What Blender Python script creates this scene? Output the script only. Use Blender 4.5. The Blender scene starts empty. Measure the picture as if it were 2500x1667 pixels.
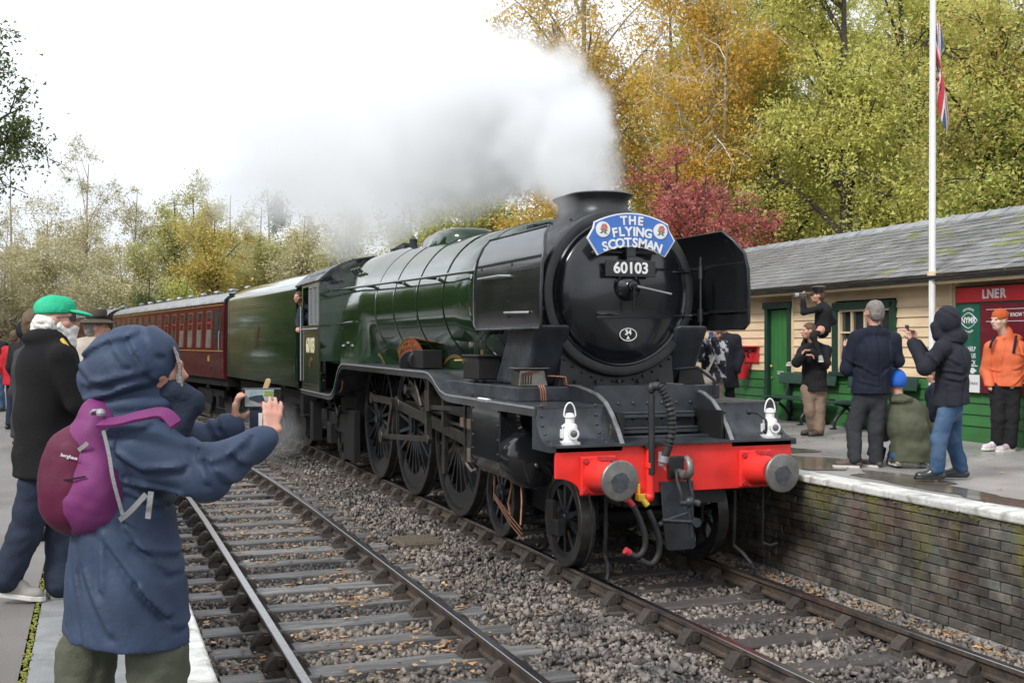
import bpy, bmesh, math, random
import numpy as np
from mathutils import Vector, Matrix, Euler
R = math.radians
random.seed(7); rng = np.random.default_rng(7)
SC = bpy.context.scene
COL = SC.collection

# ---------------------------------------------------------------- camera, sky, sun, exposure
cam_d = bpy.data.cameras.new('camera'); cam = bpy.data.objects.new('camera', cam_d); COL.objects.link(cam)
cam.location = (-5.31, 0.0, 2.28); cam.rotation_euler = (R(90.03), 0, R(-20.26))
cam_d.sensor_width = 36; cam_d.lens = 2761/2500*36; cam_d.clip_start = .1; cam_d.clip_end = 2000
SC.camera = cam
W = bpy.data.worlds.new('World'); SC.world = W; W.use_nodes = True
wn, wl = W.node_tree.nodes, W.node_tree.links; wn.clear()
w_out = wn.new('ShaderNodeOutputWorld'); w_bg = wn.new('ShaderNodeBackground')
w_sky = wn.new('ShaderNodeTexSky'); w_sky.sky_type = 'NISHITA'; w_sky.sun_disc = False
w_sky.sun_elevation = R(42); w_sky.sun_rotation = R(241.8); w_sky.dust_density = 4; w_sky.air_density = 1.0
w_hs = wn.new('ShaderNodeHueSaturation'); w_hs.inputs['Saturation'].default_value = .25; w_hs.inputs['Value'].default_value = .55
w_tc = wn.new('ShaderNodeTexCoord'); w_mp = wn.new('ShaderNodeMapping'); w_mp.inputs['Scale'].default_value = (1.3, 1.3, 3.2)
w_nz = wn.new('ShaderNodeTexNoise'); w_nz.inputs['Scale'].default_value = 2.1; w_nz.inputs['Detail'].default_value = 6; w_nz.inputs['Roughness'].default_value = .52
w_cr = wn.new('ShaderNodeValToRGB')
w_cr.color_ramp.elements[0].position = .40; w_cr.color_ramp.elements[0].color = (5.2, 5.55, 6.1, 1)
w_cr.color_ramp.elements[1].position = .78; w_cr.color_ramp.elements[1].color = (9.0, 9.1, 9.25, 1)
w_mx = wn.new('ShaderNodeMixRGB'); w_mx.inputs[0].default_value = .9
wl.new(w_tc.outputs['Generated'], w_mp.inputs[0]); wl.new(w_mp.outputs[0], w_nz.inputs['Vector']); wl.new(w_nz.outputs['Fac'], w_cr.inputs[0])
wl.new(w_sky.outputs[0], w_hs.inputs['Color']); wl.new(w_hs.outputs[0], w_mx.inputs[1]); wl.new(w_cr.outputs[0], w_mx.inputs[2])
wl.new(w_mx.outputs[0], w_bg.inputs['Color']); w_bg.inputs['Strength'].default_value = .108
wl.new(w_bg.outputs[0], w_out.inputs['Surface'])
sun_d = bpy.data.lights.new('sun', 'SUN'); sun_d.energy = 1.5; sun_d.angle = R(14); sun_d.color = (1, .97, .92)
sun = bpy.data.objects.new('sun', sun_d); COL.objects.link(sun); sun.rotation_euler = (R(47.9), 0, R(-61.8)); sun.location = (-20, -20, 30)
VS = SC.view_settings; VS.view_transform = 'Standard'; VS.look = 'None'; VS.gamma = 1; VS.use_curve_mapping = False; VS.exposure = 0.92
cy = SC.cycles
cy.use_denoising = True; cy.max_bounces = 7; cy.diffuse_bounces = 4; cy.glossy_bounces = 3; cy.transmission_bounces = 4
cy.transparent_max_bounces = 6; cy.volume_bounces = 4; cy.caustics_reflective = False; cy.caustics_refractive = False
cy.use_adaptive_sampling = True; cy.adaptive_threshold = .015; cy.volume_step_rate = 1.6; cy.volume_max_steps = 128

# ---------------------------------------------------------------- materials
M = {}
def pmat(name, col, rough=.6, metal=0, var=.18, vs=5, bump=0, bs=40, coat=0, rnd=0, col2=None, c2s=1.5, c2p=(.45, .6), stretch=(1, 1, 1), detail=5, rvar=0, obj=False, isl=0, spec=.5):
    m = bpy.data.materials.new(name); m.use_nodes = True; n, l = m.node_tree.nodes, m.node_tree.links
    b = n['Principled BSDF']; b.inputs['Roughness'].default_value = rough; b.inputs['Metallic'].default_value = metal
    b.inputs['Coat Weight'].default_value = coat; b.inputs['Coat Roughness'].default_value = .06; b.inputs['Specular IOR Level'].default_value = spec
    if obj: src = n.new('ShaderNodeTexCoord').outputs['Object']
    else: src = n.new('ShaderNodeNewGeometry').outputs['Position']
    mp = n.new('ShaderNodeMapping'); mp.inputs['Scale'].default_value = stretch; l.new(src, mp.inputs[0]); vec = mp.outputs[0]
    def noise(s, d=detail):
        t = n.new('ShaderNodeTexNoise'); t.inputs['Scale'].default_value = s; t.inputs['Detail'].default_value = d; l.new(vec, t.inputs['Vector']); return t.outputs['Fac']
    c = n.new('ShaderNodeRGB'); c.outputs[0].default_value = (*col, 1); cur = c.outputs[0]
    if col2 is not None:
        r = n.new('ShaderNodeValToRGB'); r.color_ramp.elements[0].position = c2p[0]; r.color_ramp.elements[1].position = c2p[1]; l.new(noise(c2s, 6), r.inputs[0])
        mx = n.new('ShaderNodeMixRGB'); mx.inputs[2].default_value = (*col2, 1); l.new(r.outputs[0], mx.inputs[0]); l.new(cur, mx.inputs[1]); cur = mx.outputs[0]
    val = None
    if var:
        mr = n.new('ShaderNodeMapRange'); mr.inputs[1].default_value = .3; mr.inputs[2].default_value = .7; mr.inputs[3].default_value = 1-var; mr.inputs[4].default_value = 1+var; l.new(noise(vs), mr.inputs[0]); val = mr.outputs[0]
    for amt, kind in ((rnd, 'o'), (isl, 'i')):
        if amt:
            o = n.new('ShaderNodeObjectInfo').outputs['Random'] if kind == 'o' else n.new('ShaderNodeNewGeometry').outputs['Random Per Island']
            mr = n.new('ShaderNodeMapRange'); mr.inputs[3].default_value = 1-amt; mr.inputs[4].default_value = 1+amt; l.new(o, mr.inputs[0])
            if val is None: val = mr.outputs[0]
            else:
                mm = n.new('ShaderNodeMath'); mm.operation = 'MULTIPLY'; l.new(val, mm.inputs[0]); l.new(mr.outputs[0], mm.inputs[1]); val = mm.outputs[0]
    if val is not None:
        hv = n.new('ShaderNodeHueSaturation'); l.new(val, hv.inputs['Value']); l.new(cur, hv.inputs['Color']); cur = hv.outputs[0]
    l.new(cur, b.inputs['Base Color'])
    if rvar:
        mr = n.new('ShaderNodeMapRange'); mr.inputs[1].default_value = .35; mr.inputs[2].default_value = .65; mr.inputs[3].default_value = max(.02, rough-rvar); mr.inputs[4].default_value = min(1, rough+rvar); l.new(noise(vs*.7), mr.inputs[0]); l.new(mr.outputs[0], b.inputs['Roughness'])
    if bump:
        bp = n.new('ShaderNodeBump'); bp.inputs['Strength'].default_value = min(1, bump); bp.inputs['Distance'].default_value = .02*max(1, bump); l.new(noise(bs, 4), bp.inputs['Height']); l.new(bp.outputs[0], b.inputs['Normal'])
    M[name] = m
    return m

def leafmat(name, cols, pos=None, trans=.3, rough=.55):
    m = bpy.data.materials.new(name); m.use_nodes = True; n, l = m.node_tree.nodes, m.node_tree.links
    b = n['Principled BSDF']; b.inputs['Roughness'].default_value = rough; b.inputs['Specular IOR Level'].default_value = .3
    g = n.new('ShaderNodeNewGeometry'); r = n.new('ShaderNodeValToRGB'); cr = r.color_ramp
    while len(cr.elements) < len(cols): cr.elements.new(.5)
    for i, c in enumerate(cols): cr.elements[i].position = (pos[i] if pos else i/(len(cols)-1)); cr.elements[i].color = (*c, 1)
    # patches of colour through the crown plus leaf to leaf variation
    t = n.new('ShaderNodeTexNoise'); t.inputs['Scale'].default_value = .55; t.inputs['Detail'].default_value = 3; l.new(g.outputs['Position'], t.inputs['Vector'])
    mr = n.new('ShaderNodeMapRange'); mr.inputs[1].default_value = .3; mr.inputs[2].default_value = .7; l.new(t.outputs['Fac'], mr.inputs[0])
    mx = n.new('ShaderNodeMath'); mx.operation = 'MULTIPLY_ADD'; l.new(g.outputs['Random Per Island'], mx.inputs[0]); mx.inputs[1].default_value = .55
    m2 = n.new('ShaderNodeMath'); m2.operation = 'MULTIPLY'; l.new(mr.outputs[0], m2.inputs[0]); m2.inputs[1].default_value = .45; l.new(m2.outputs[0], mx.inputs[2])
    l.new(mx.outputs[0], r.inputs[0]); l.new(r.outputs[0], b.inputs['Base Color'])
    tr = n.new('ShaderNodeBsdfTranslucent'); l.new(r.outputs[0], tr.inputs['Color'])
    ms = n.new('ShaderNodeMixShader'); ms.inputs[0].default_value = trans; l.new(b.outputs[0], ms.inputs[1]); l.new(tr.outputs[0], ms.inputs[2])
    l.new(ms.outputs[0], n['Material Output'].inputs['Surface'])
    M[name] = m; return m

# ---------------------------------------------------------------- mesh helpers
class MB:
    def __init__(s): s.v = []; s.f = []; s.mi = []; s.cur = 0
    def add(s, vs, fs):
        o = len(s.v); s.v += [tuple(v) for v in vs]; s.f += [tuple(i+o for i in f) for f in fs]; s.mi += [s.cur]*len(fs); return s
    def mat(s, i): s.cur = i; return s
    def box(s, c, d, rz=0, rx=0, ry=0, taper=1):
        m = Euler((rx, ry, rz)).to_matrix(); h = [x/2 for x in d]; vs = []
        for z in (-1, 1):
            k = taper if z > 0 else 1
            for x, y in ((-1, -1), (1, -1), (1, 1), (-1, 1)): vs.append(Vector(c)+m@Vector((x*h[0]*k, y*h[1]*k, z*h[2])))
        return s.add(vs, [(3, 2, 1, 0), (4, 5, 6, 7), (0, 1, 5, 4), (1, 2, 6, 5), (2, 3, 7, 6), (3, 0, 4, 7)])
    def rings(s, rs, cap=True, closed=True):
        n = len(rs[0]); vs = [p for r in rs for p in r]; fs = []
        for i in range(len(rs)-1):
            for j in range(n if closed else n-1):
                k = (j+1) % n; fs.append((i*n+j, i*n+k, (i+1)*n+k, (i+1)*n+j))
        if cap and closed: fs += [tuple(range(n-1, -1, -1)), tuple((len(rs)-1)*n+j for j in range(n))]
        return s.add(vs, fs)
    def tube(s, pts, r, n=8, cap=True):
        pts = [Vector(p) for p in pts]; rs = []; up = None
        for i, p in enumerate(pts):
            t = (pts[min(i+1, len(pts)-1)]-pts[max(i-1, 0)]).normalized()
            if up is None: up = Vector((0, 0, 1)) if abs(t.z) < .9 else Vector((1, 0, 0))
            a = t.cross(up)
            if a.length < 1e-4: a = t.orthogonal()
            a.normalize(); b = a.cross(t).normalized(); up = b; k = r[i] if hasattr(r, '__len__') else r
            rs.append([p+(a*math.cos(q)+b*math.sin(q))*k for q in [2*math.pi*j/n for j in range(n)]])
        return s.rings(rs, cap)
    def cyl(s, a, b, r, r2=None, n=20): return s.tube([a, b], [r, r if r2 is None else r2], n)
    def lathe(s, prof, c, axis=(0, 0, 1), n=28, sc=(1, 1), cap=True):
        ax = Vector(axis).normalized(); a = ax.orthogonal().normalized()
        if abs(ax.z) > .9: a = Vector((1, 0, 0))
        b = ax.cross(a); c = Vector(c)
        return s.rings([[c+ax*h+(a*math.cos(q)*sc[0]+b*math.sin(q)*sc[1])*max(r, 1e-4) for q in [2*math.pi*j/n for j in range(n)]] for r, h in prof], cap)
    def prism(s, poly, o, u, v, w, d):
        o, u, v, w = Vector(o), Vector(u), Vector(v), Vector(w); A = [o+u*x+v*y for x, y in poly]; B = [p+w*d for p in A]; n = len(poly)
        fs = [tuple(range(n-1, -1, -1)), tuple(range(n, 2*n))]+[(i, (i+1) % n, n+(i+1) % n, n+i) for i in range(n)]
        return s.add(A+B, fs)
    def sph(s, c, r, n=14, m=9, rz=0):
        r = r if hasattr(r, '__len__') else (r, r, r); q = Matrix.Rotation(rz, 3, 'Z')
        return s.rings([[Vector(c)+q@Vector((r[0]*math.sin(t)*math.cos(a), r[1]*math.sin(t)*math.sin(a), -r[2]*math.cos(t))) for a in [2*math.pi*j/n for j in range(n)]] for t in [max(.02, math.pi*i/m) if i < m else math.pi-.02 for i in range(m+1)]])
    def mesh(s, name, smooth=None):
        me = bpy.data.meshes.new(name); me.from_pydata(s.v, [], s.f)
        if max(s.mi, default=0): me.polygons.foreach_set('material_index', s.mi)
        bm = bmesh.new(); bm.from_mesh(me); bmesh.ops.recalc_face_normals(bm, faces=bm.faces); bm.to_mesh(me); bm.free()
        if smooth: me.shade_smooth(); me.set_sharp_from_angle(angle=R(smooth))
        me.update(); return me

def mats_of(m): return [M[x] if isinstance(x, str) else x for x in (m if isinstance(m, (list, tuple)) else [m])]
def obj(name, mb, m, parent=None, smooth=None, bev=0, loc=None, rot=None, seg=2):
    me = mb.mesh(name, smooth) if isinstance(mb, MB) else mb
    if not me.materials:
        for x in mats_of(m): me.materials.append(x)
    o = bpy.data.objects.new(name, me); COL.objects.link(o)
    if parent is not None: o.parent = parent
    if loc is not None: o.location = loc
    if rot is not None: o.rotation_euler = rot
    if bev:
        b = o.modifiers.new('bevel', 'BEVEL'); b.width = bev; b.segments = seg; b.limit_method = 'ANGLE'; b.angle_limit = R(40); b.harden_normals = False
    return o
def tag(o, label, cat, group=None):
    o['label'] = label; o['category'] = cat
    if group: o['group'] = group
    return o
def thing(name, label, cat, loc=(0, 0, 0), rz=0, group=None):
    o = bpy.data.objects.new(name, None); COL.objects.link(o); o.empty_display_size = .2; o.location = loc; o.rotation_euler = (0, 0, rz)
    return tag(o, label, cat, group)
def struct(o): o['kind'] = 'structure'; return o
def stuff(o): o['kind'] = 'stuff'; return o
def npmesh(name, V, F, nper, mat, smooth=False):
    """V (n,3) float, F flat vertex indices, nper corners per face"""
    me = bpy.data.meshes.new(name); V = np.asarray(V, np.float32); F = np.asarray(F, np.int32).ravel(); nf = len(F)//nper
    me.vertices.add(len(V)); me.vertices.foreach_set('co', V.ravel()); me.loops.add(len(F)); me.loops.foreach_set('vertex_index', F)
    me.polygons.add(nf); me.polygons.foreach_set('loop_start', np.arange(nf, dtype=np.int32)*nper)
    me.update(calc_edges=True)
    if smooth: me.shade_smooth()
    for x in mats_of(mat): me.materials.append(x)
    return me
FONT = bpy.data.fonts.get('Bfont') or None
def text(name, s, size, m, parent, loc, rot, ext=.004, sx=1, bold=0, spc=1.0, align='CENTER'):
    """lettering as a real mesh (converted from a curve)"""
    cu = bpy.data.curves.new(name, 'FONT'); cu.body = s; cu.size = size; cu.align_x = align; cu.align_y = 'CENTER'; cu.extrude = ext; cu.offset = bold; cu.space_character = spc; cu.resolution_u = 3
    t = bpy.data.objects.new(name+'_curve', cu); COL.objects.link(t)
    dg = bpy.context.evaluated_depsgraph_get(); me = bpy.data.meshes.new_from_object(t.evaluated_get(dg)); bpy.data.objects.remove(t); bpy.data.curves.remove(cu)
    me.name = name; me.materials.clear()
    o = obj(name, me, m, parent, loc=loc, rot=rot); o.scale = (sx, 1, 1); return o
# ================================================================ GROUND, TRACKS, PLATFORMS
pmat('soil', (.05, .045, .03), .95, var=.4, vs=1.2, bump=.6, bs=9, col2=(.06, .075, .025), c2s=.5)
pmat('ballast_bed', (.13, .115, .10), .9, var=.5, vs=30, bump=1, bs=45)
pmat('stone', (.215, .183, .155), .8, var=.2, vs=14, isl=.7, col2=(.085, .078, .078), c2s=1.1, c2p=(.42, .66), bump=.3, bs=120)
pmat('rail_side', (.07, .05, .037), .7, var=.35, vs=25, bump=.3, bs=80, col2=(.035, .03, .028), c2s=4)
pmat('rail_top', (.42, .42, .43), .24, metal=1, var=.06, vs=6)
pmat('rail_chair', (.045, .036, .03), .75, var=.35, vs=30, bump=.4, bs=70, rnd=.3)
pmat('sleeper', (.165, .16, .155), .36, var=.28, vs=5, bump=.45, bs=30, rnd=.3, stretch=(.6, 6, 3), col2=(.09, .088, .09), c2s=3, rvar=.15)
pmat('sleeper_dark', (.07, .062, .058), .6, var=.3, vs=6, bump=.5, bs=30, rnd=.3, stretch=(.6, 6, 3))
pmat('dead_leaf', (.36, .24, .13), .7, var=.2, isl=.6, col2=(.30, .15, .06), c2s=9)
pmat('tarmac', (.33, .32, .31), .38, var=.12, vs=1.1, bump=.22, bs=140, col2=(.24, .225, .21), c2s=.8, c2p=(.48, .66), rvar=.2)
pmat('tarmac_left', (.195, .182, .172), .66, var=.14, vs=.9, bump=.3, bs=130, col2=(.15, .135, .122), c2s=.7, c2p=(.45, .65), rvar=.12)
pmat('wet', (.15, .13, .11), .12, var=.4, vs=1.4, bump=.06, bs=6, stretch=(1.2, .7, 1), rvar=.05)
pmat('white_edge', (.60, .60, .57), .65, var=.22, vs=9, bump=.5, bs=60, col2=(.20, .19, .15), c2s=6, c2p=(.52, .70), rnd=.08)
pmat('kerb_stone', (.235, .24, .24), .7, var=.2, vs=8, bump=.3, bs=70, rnd=.12)
pmat('moss', (.19, .20, .03), .95, var=.4, vs=20, bump=.8, bs=60)
pmat('mortar', (.05, .045, .038), .95, var=.4, vs=12, bump=.5, bs=60)
pmat('brick', (.135, .098, .075), .7, var=.3, vs=9, bump=.5, bs=70, rnd=.3, col2=(.115, .12, .105), c2s=1.7, c2p=(.42, .6))
pmat('brick_grey', (.125, .112, .092), .7, var=.3, vs=9, bump=.5, bs=70, rnd=.3, col2=(.09, .08, .07), c2s=2.2, c2p=(.45, .65))
pmat('brick_moss', (.17, .165, .045), .9, var=.35, vs=9, bump=.6, bs=60, rnd=.25, col2=(.10, .09, .06), c2s=4, c2p=(.5, .7))

def mossify(name):
    m = M[name]; n, l = m.node_tree.nodes, m.node_tree.links; b = n['Principled BSDF']; src = b.inputs['Base Color'].links[0].from_socket
    g = n.new('ShaderNodeNewGeometry'); mp = n.new('ShaderNodeMapping'); mp.inputs['Scale'].default_value = (1, 2.6, .55); l.new(g.outputs['Position'], mp.inputs[0])
    t = n.new('ShaderNodeTexNoise'); t.inputs['Scale'].default_value = 1.5; t.inputs['Detail'].default_value = 5; l.new(mp.outputs[0], t.inputs['Vector'])
    t2 = n.new('ShaderNodeTexNoise'); t2.inputs['Scale'].default_value = 26; t2.inputs['Detail'].default_value = 4; l.new(g.outputs['Position'], t2.inputs['Vector'])
    sx = n.new('ShaderNodeSeparateXYZ'); l.new(g.outputs['Position'], sx.inputs[0]); zr = n.new('ShaderNodeMapRange'); zr.inputs[1].default_value = -.2; zr.inputs[2].default_value = .85; zr.inputs[3].default_value = -.12; zr.inputs[4].default_value = .13; l.new(sx.outputs['Z'], zr.inputs[0])
    a = n.new('ShaderNodeMath'); a.operation = 'ADD'; l.new(t.outputs['Fac'], a.inputs[0]); l.new(zr.outputs[0], a.inputs[1])
    a2 = n.new('ShaderNodeMath'); a2.operation = 'MULTIPLY_ADD'; l.new(t2.outputs['Fac'], a2.inputs[0]); a2.inputs[1].default_value = .22; l.new(a.outputs[0], a2.inputs[2])
    r = n.new('ShaderNodeMapRange'); r.inputs[1].default_value = .69; r.inputs[2].default_value = .84; r.inputs[4].default_value = .75; l.new(a2.outputs[0], r.inputs[0])
    dn = n.new('ShaderNodeTexNoise'); dn.inputs['Scale'].default_value = 2.1; dn.inputs['Detail'].default_value = 7; dn.inputs['Roughness'].default_value = .65; l.new(g.outputs['Position'], dn.inputs['Vector'])
    dr_ = n.new('ShaderNodeMapRange'); dr_.inputs[1].default_value = .40; dr_.inputs[2].default_value = .60; dr_.inputs[3].default_value = .42; dr_.inputs[4].default_value = 1.15; l.new(dn.outputs['Fac'], dr_.inputs[0])
    dm = n.new('ShaderNodeHueSaturation'); l.new(dr_.outputs[0], dm.inputs['Value']); l.new(src, dm.inputs['Color']); src = dm.outputs[0]
    mx = n.new('ShaderNodeMixRGB'); mx.inputs[2].default_value = (.14, .135, .03, 1); l.new(r.outputs[0], mx.inputs[0]); l.new(src, mx.inputs[1]); l.new(mx.outputs[0], b.inputs['Base Color'])
for q_ in ('brick', 'brick_grey', 'mortar'): mossify(q_)

def xA(y): return -max(0, y-20)**2/330            # the locomotive's line
def xB(y): return -3.22-max(0, y-14)**2/330       # the near empty line
def heading(fn, y): return math.atan2(-(fn(y+.05)-fn(y-.05))/.1, 1)

g = MB(); NX, NY = 40, 44
def gz(x, y):
    if y > 30: far = min(1, (y-30)/30)
    else: far = 0
    h = -.42
    if x > 9: h = .5+min(11, (x-9)*.26)+.6*math.sin(x*.3+y*.2)*min(1, (x-9)/6)
    edge = xA(max(y, 0))+3.5
    if x > edge and y > 26: h = max(h, -.42+min(9, (x-edge)*.2)*min(1, (y-26)/12))
    if x < -22: h = .4
    return h
xs = [-260, -140, -80, -50, -36, -26, -18, -14, -10, -6, -3, 0, 2, 4, 6, 7, 8, 9, 10, 12, 14, 17, 20, 24, 28, 34, 42, 55, 75, 110, 180, 300]
ys = [-120, -70, -40, -20, -8, 0, 5, 10, 15, 20, 23, 26, 28, 30, 33, 36, 40, 45, 50, 56, 62, 70, 80, 95, 120, 160, 240, 400, 700]
g.add([(x, y, gz(x, y)) for y in ys for x in xs], [(j*len(xs)+i, j*len(xs)+i+1, (j+1)*len(xs)+i+1, (j+1)*len(xs)+i) for j in range(len(ys)-1) for i in range(len(xs)-1)])
struct(obj('ground', g, 'soil', smooth=60))

# ballast bed under the two tracks
g = MB(); L = [(xB(y)-1.45 if y < 30 else xB(y)-2.2) for y in range(-6, 101, 2)]; Rr = [(1.5 if y < 24 else xA(y)+1.9) for y in range(-6, 101, 2)]
yy = list(range(-6, 101, 2)); n = 9; vs = []
for k, y in enumerate(yy):
    for i in range(n): t = i/(n-1); vs.append((L[k]*(1-t)+Rr[k]*t, y, -.235+.03*math.sin(i*2.1+k)*.4))
g.add(vs, [(k*n+i, k*n+i+1, (k+1)*n+i+1, (k+1)*n+i) for k in range(len(yy)-1) for i in range(n-1)])
bed = struct(obj('ballast_bed', g, 'ballast_bed'))

# stones: real geometry, joined (nobody could count them)
phi = (1+5**.5)/2
ICO = np.array([(-1, phi, 0), (1, phi, 0), (-1, -phi, 0), (1, -phi, 0), (0, -1, phi), (0, 1, phi), (0, -1, -phi), (0, 1, -phi), (phi, 0, -1), (phi, 0, 1), (-phi, 0, -1), (-phi, 0, 1)])/1.9
ICF = np.array([(0, 11, 5), (0, 5, 1), (0, 1, 7), (0, 7, 10), (0, 10, 11), (1, 5, 9), (5, 11, 4), (11, 10, 2), (10, 7, 6), (7, 1, 8), (3, 9, 4), (3, 4, 2), (3, 2, 6), (3, 6, 8), (3, 8, 9), (4, 9, 5), (2, 4, 11), (6, 2, 10), (8, 6, 7), (9, 8, 1)])
def rots(n):
    q = rng.normal(size=(n, 4)); q /= np.linalg.norm(q, axis=1)[:, None]; w, x, y, z = q.T
    return np.stack([np.stack([1-2*(y*y+z*z), 2*(x*y-z*w), 2*(x*z+y*w)], -1), np.stack([2*(x*y+z*w), 1-2*(x*x+z*z), 2*(y*z-x*w)], -1), np.stack([2*(x*z-y*w), 2*(y*z+x*w), 1-2*(x*x+y*y)], -1)], 1)
SLP = .72
def sleeper_ys(off): return [off+SLP*i for i in range(-2, 48)]
SA, SB = sleeper_ys(4.42), sleeper_ys(4.85)
P = []
for y0, y1, dens in ((4, 9, 620), (9, 13, 480), (13, 18, 300), (18, 34, 90)):
    n = int((y1-y0)*6.2*dens*1.12); P.append(np.stack([rng.uniform(-4.65, 1.5, n), rng.uniform(y0, y1, n)], -1))
P = np.concatenate(P)
P[:, 0] += np.where(P[:, 0] < -1.6, -np.maximum(0, P[:, 1]-14)**2/330, -np.maximum(0, P[:, 1]-20)**2/330)
cA = -np.maximum(0, P[:, 1]-20)**2/330; cB = -3.22-np.maximum(0, P[:, 1]-14)**2/330
dA, dB = np.abs(P[:, 0]-cA), np.abs(P[:, 0]-cB)
fA = np.abs((P[:, 1]-4.42+SLP/2) % SLP-SLP/2); fB = np.abs((P[:, 1]-4.85+SLP/2) % SLP-SLP/2)
kill = ((dB < 1.22) & (fB < .15) & (rng.random(len(P)) < .975)) | ((dA < .95) & (fA < .13) & (rng.random(len(P)) < .62))
P = P[~kill]; dA, dB, fA, fB = dA[~kill], dB[~kill], fA[~kill], fB[~kill]
z = np.full(len(P), -.222)+rng.uniform(-.012, .018, len(P))
z += np.where((dA > 1.0) & (dB > 1.25), .05, 0)+np.where((dA < 1.2) & (P[:, 1] < 9), .02, 0)
CUB = np.array([(x, y, z) for z in (-1, 1) for x, y in ((-1, -1), (1, -1), (1, 1), (-1, 1))])*.72; CUF = np.array([(3, 2, 1), (3, 1, 0), (4, 5, 6), (4, 6, 7), (0, 1, 5), (0, 5, 4), (1, 2, 6), (1, 6, 5), (2, 3, 7), (2, 7, 6), (3, 0, 4), (3, 4, 7)])
V0 = CUB[None]*rng.uniform(.45, 1.3, (len(P), 8, 1))+rng.normal(0, .12, (len(P), 8, 3)); sc = rng.lognormal(-.05, .3, (len(P), 1, 1))*np.array([.027, .0205, .0155])
V0 = np.einsum('nij,nkj->nki', rots(len(P)), V0*sc); V0 += np.concatenate([P, z[:, None]], 1)[:, None, :]
F0 = (CUF[None]+(np.arange(len(P))*8)[:, None, None])
stuff(tag(obj('ballast', npmesh('ballast', V0.reshape(-1, 3), F0, 3, 'stone'), 'stone'), 'grey crushed stone ballast lying between and around the rails', 'ballast'))

# fallen leaves
def leaves_on(n, xr, yr, zf, name, label, clump=True):
    cx = rng.uniform(*xr, n); cyy = rng.uniform(*yr, n)
    if clump:
        k = rng.integers(0, n//7+1, n); cx = cx[k]+rng.normal(0, .11, n); cyy = cyy[k]+rng.normal(0, .08, n); cx = np.clip(cx, *xr)
    s = rng.uniform(.022, .05, n)
    base = np.array([(-1, 0, .25), (-.2, .55, .1), (.35, .4, .35), (1.1, 0, .1), (.3, -.45, .4), (-.3, -.5, .05)])
    V = base[None]*s[:, None, None]*rng.uniform(.6, 1.1, (n, 6, 1)); a = rng.uniform(0, 6.28, n); ca, sa = np.cos(a), np.sin(a)
    V = np.stack([V[..., 0]*ca[:, None]-V[..., 1]*sa[:, None], V[..., 0]*sa[:, None]+V[..., 1]*ca[:, None], V[..., 2]*rng.uniform(.2, 1.3, (n, 1))], -1)
    V += np.stack([cx, cyy, zf(cx, cyy)], -1)[:, None]
    F = np.array([(0, 1, 2), (0, 2, 3), (0, 3, 4), (0, 4, 5)])[None]+(np.arange(n)*6)[:, None, None]
    return stuff(tag(obj(name, npmesh(name, V.reshape(-1, 3), F, 3, 'dead_leaf'), 'dead_leaf'), label, 'leaves'))
leaves_on(1600, (-4.6, -2.05), (4.5, 21), lambda x, y: -.185+rng.uniform(0, .03, len(x)), 'fallen_leaves', 'brown autumn leaves scattered over the empty near track')
leaves_on(260, (-2.0, 1.2), (4.5, 13), lambda x, y: -.17+rng.uniform(0, .025, len(x)), 'fallen_leaves', 'few brown leaves on the stones around the locomotive track')
leaves_on(900, (1.0, 1.47), (4.5, 12), lambda x, y: -.18+rng.uniform(0, .04, len(x)), 'fallen_leaves', 'band of brown leaves along the foot of the brick platform wall')
leaves_on(70, (2.0, 6.0), (8, 17), lambda x, y: .925+0*x, 'fallen_leaves', 'stray pale leaves on the far wet platform', False)
leaves_on(40, (-9, -5.3), (4, 14), lambda x, y: .795+0*x, 'fallen_leaves', 'stray pale leaves on the near platform', False)

# tracks: rails, chairs, sleepers
RAILP = [(-.035, -.004), (-.03, 0), (.03, 0), (.035, -.004), (.035, -.035), (.012, -.05), (.012, -.105), (.035, -.12), (.035, -.14), (-.035, -.14), (-.035, -.12), (-.012, -.105), (-.012, -.05), (-.035, -.035)]
def chair_mesh():
    m = MB(); m.box((0, 0, -.155), (.34, .20, .05), taper=.85)
    m.prism([(.04, -.13), (.17, -.13), (.15, -.09), (.075, -.035), (.04, -.05)], (0, -.06, 0), (1, 0, 0), (0, 0, 1), (0, 1, 0), .12)
    m.prism([(-.04, -.13), (-.17, -.13), (-.15, -.09), (-.09, -.02), (-.04, -.03)], (0, -.06, 0), (1, 0, 0), (0, 0, 1), (0, 1, 0), .12)
    m.box((-.055, 0, -.075), (.05, .17, .06), rz=.06)
    for s in (-1, 1): m.cyl((s*.135, .05*s, -.14), (s*.135, .05*s, -.115), .022, n=6)
    me = m.mesh('rail_chair', 30); me.materials.append(M['rail_chair']); return me
CH = chair_mesh()
def sleeper_mesh(mat, k):
    m = MB(); r = random.Random(k); ns = 10; rings = []
    for i in range(ns+1):
        x = -1.27+2.54*i/ns; d = r.uniform(-.006, .006); e = r.uniform(-.004, .004)
        rings.append([(x, -.125+d, -.30), (x, .125+d, -.30), (x, .125+d+e, -.19+e), (x, .115+d, -.178+e), (x, -.115+d, -.178-e), (x, -.125+d, -.19)])
    m.rings(rings); me = m.mesh('sleeper'); me.materials.append(M[mat]); return me
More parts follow.
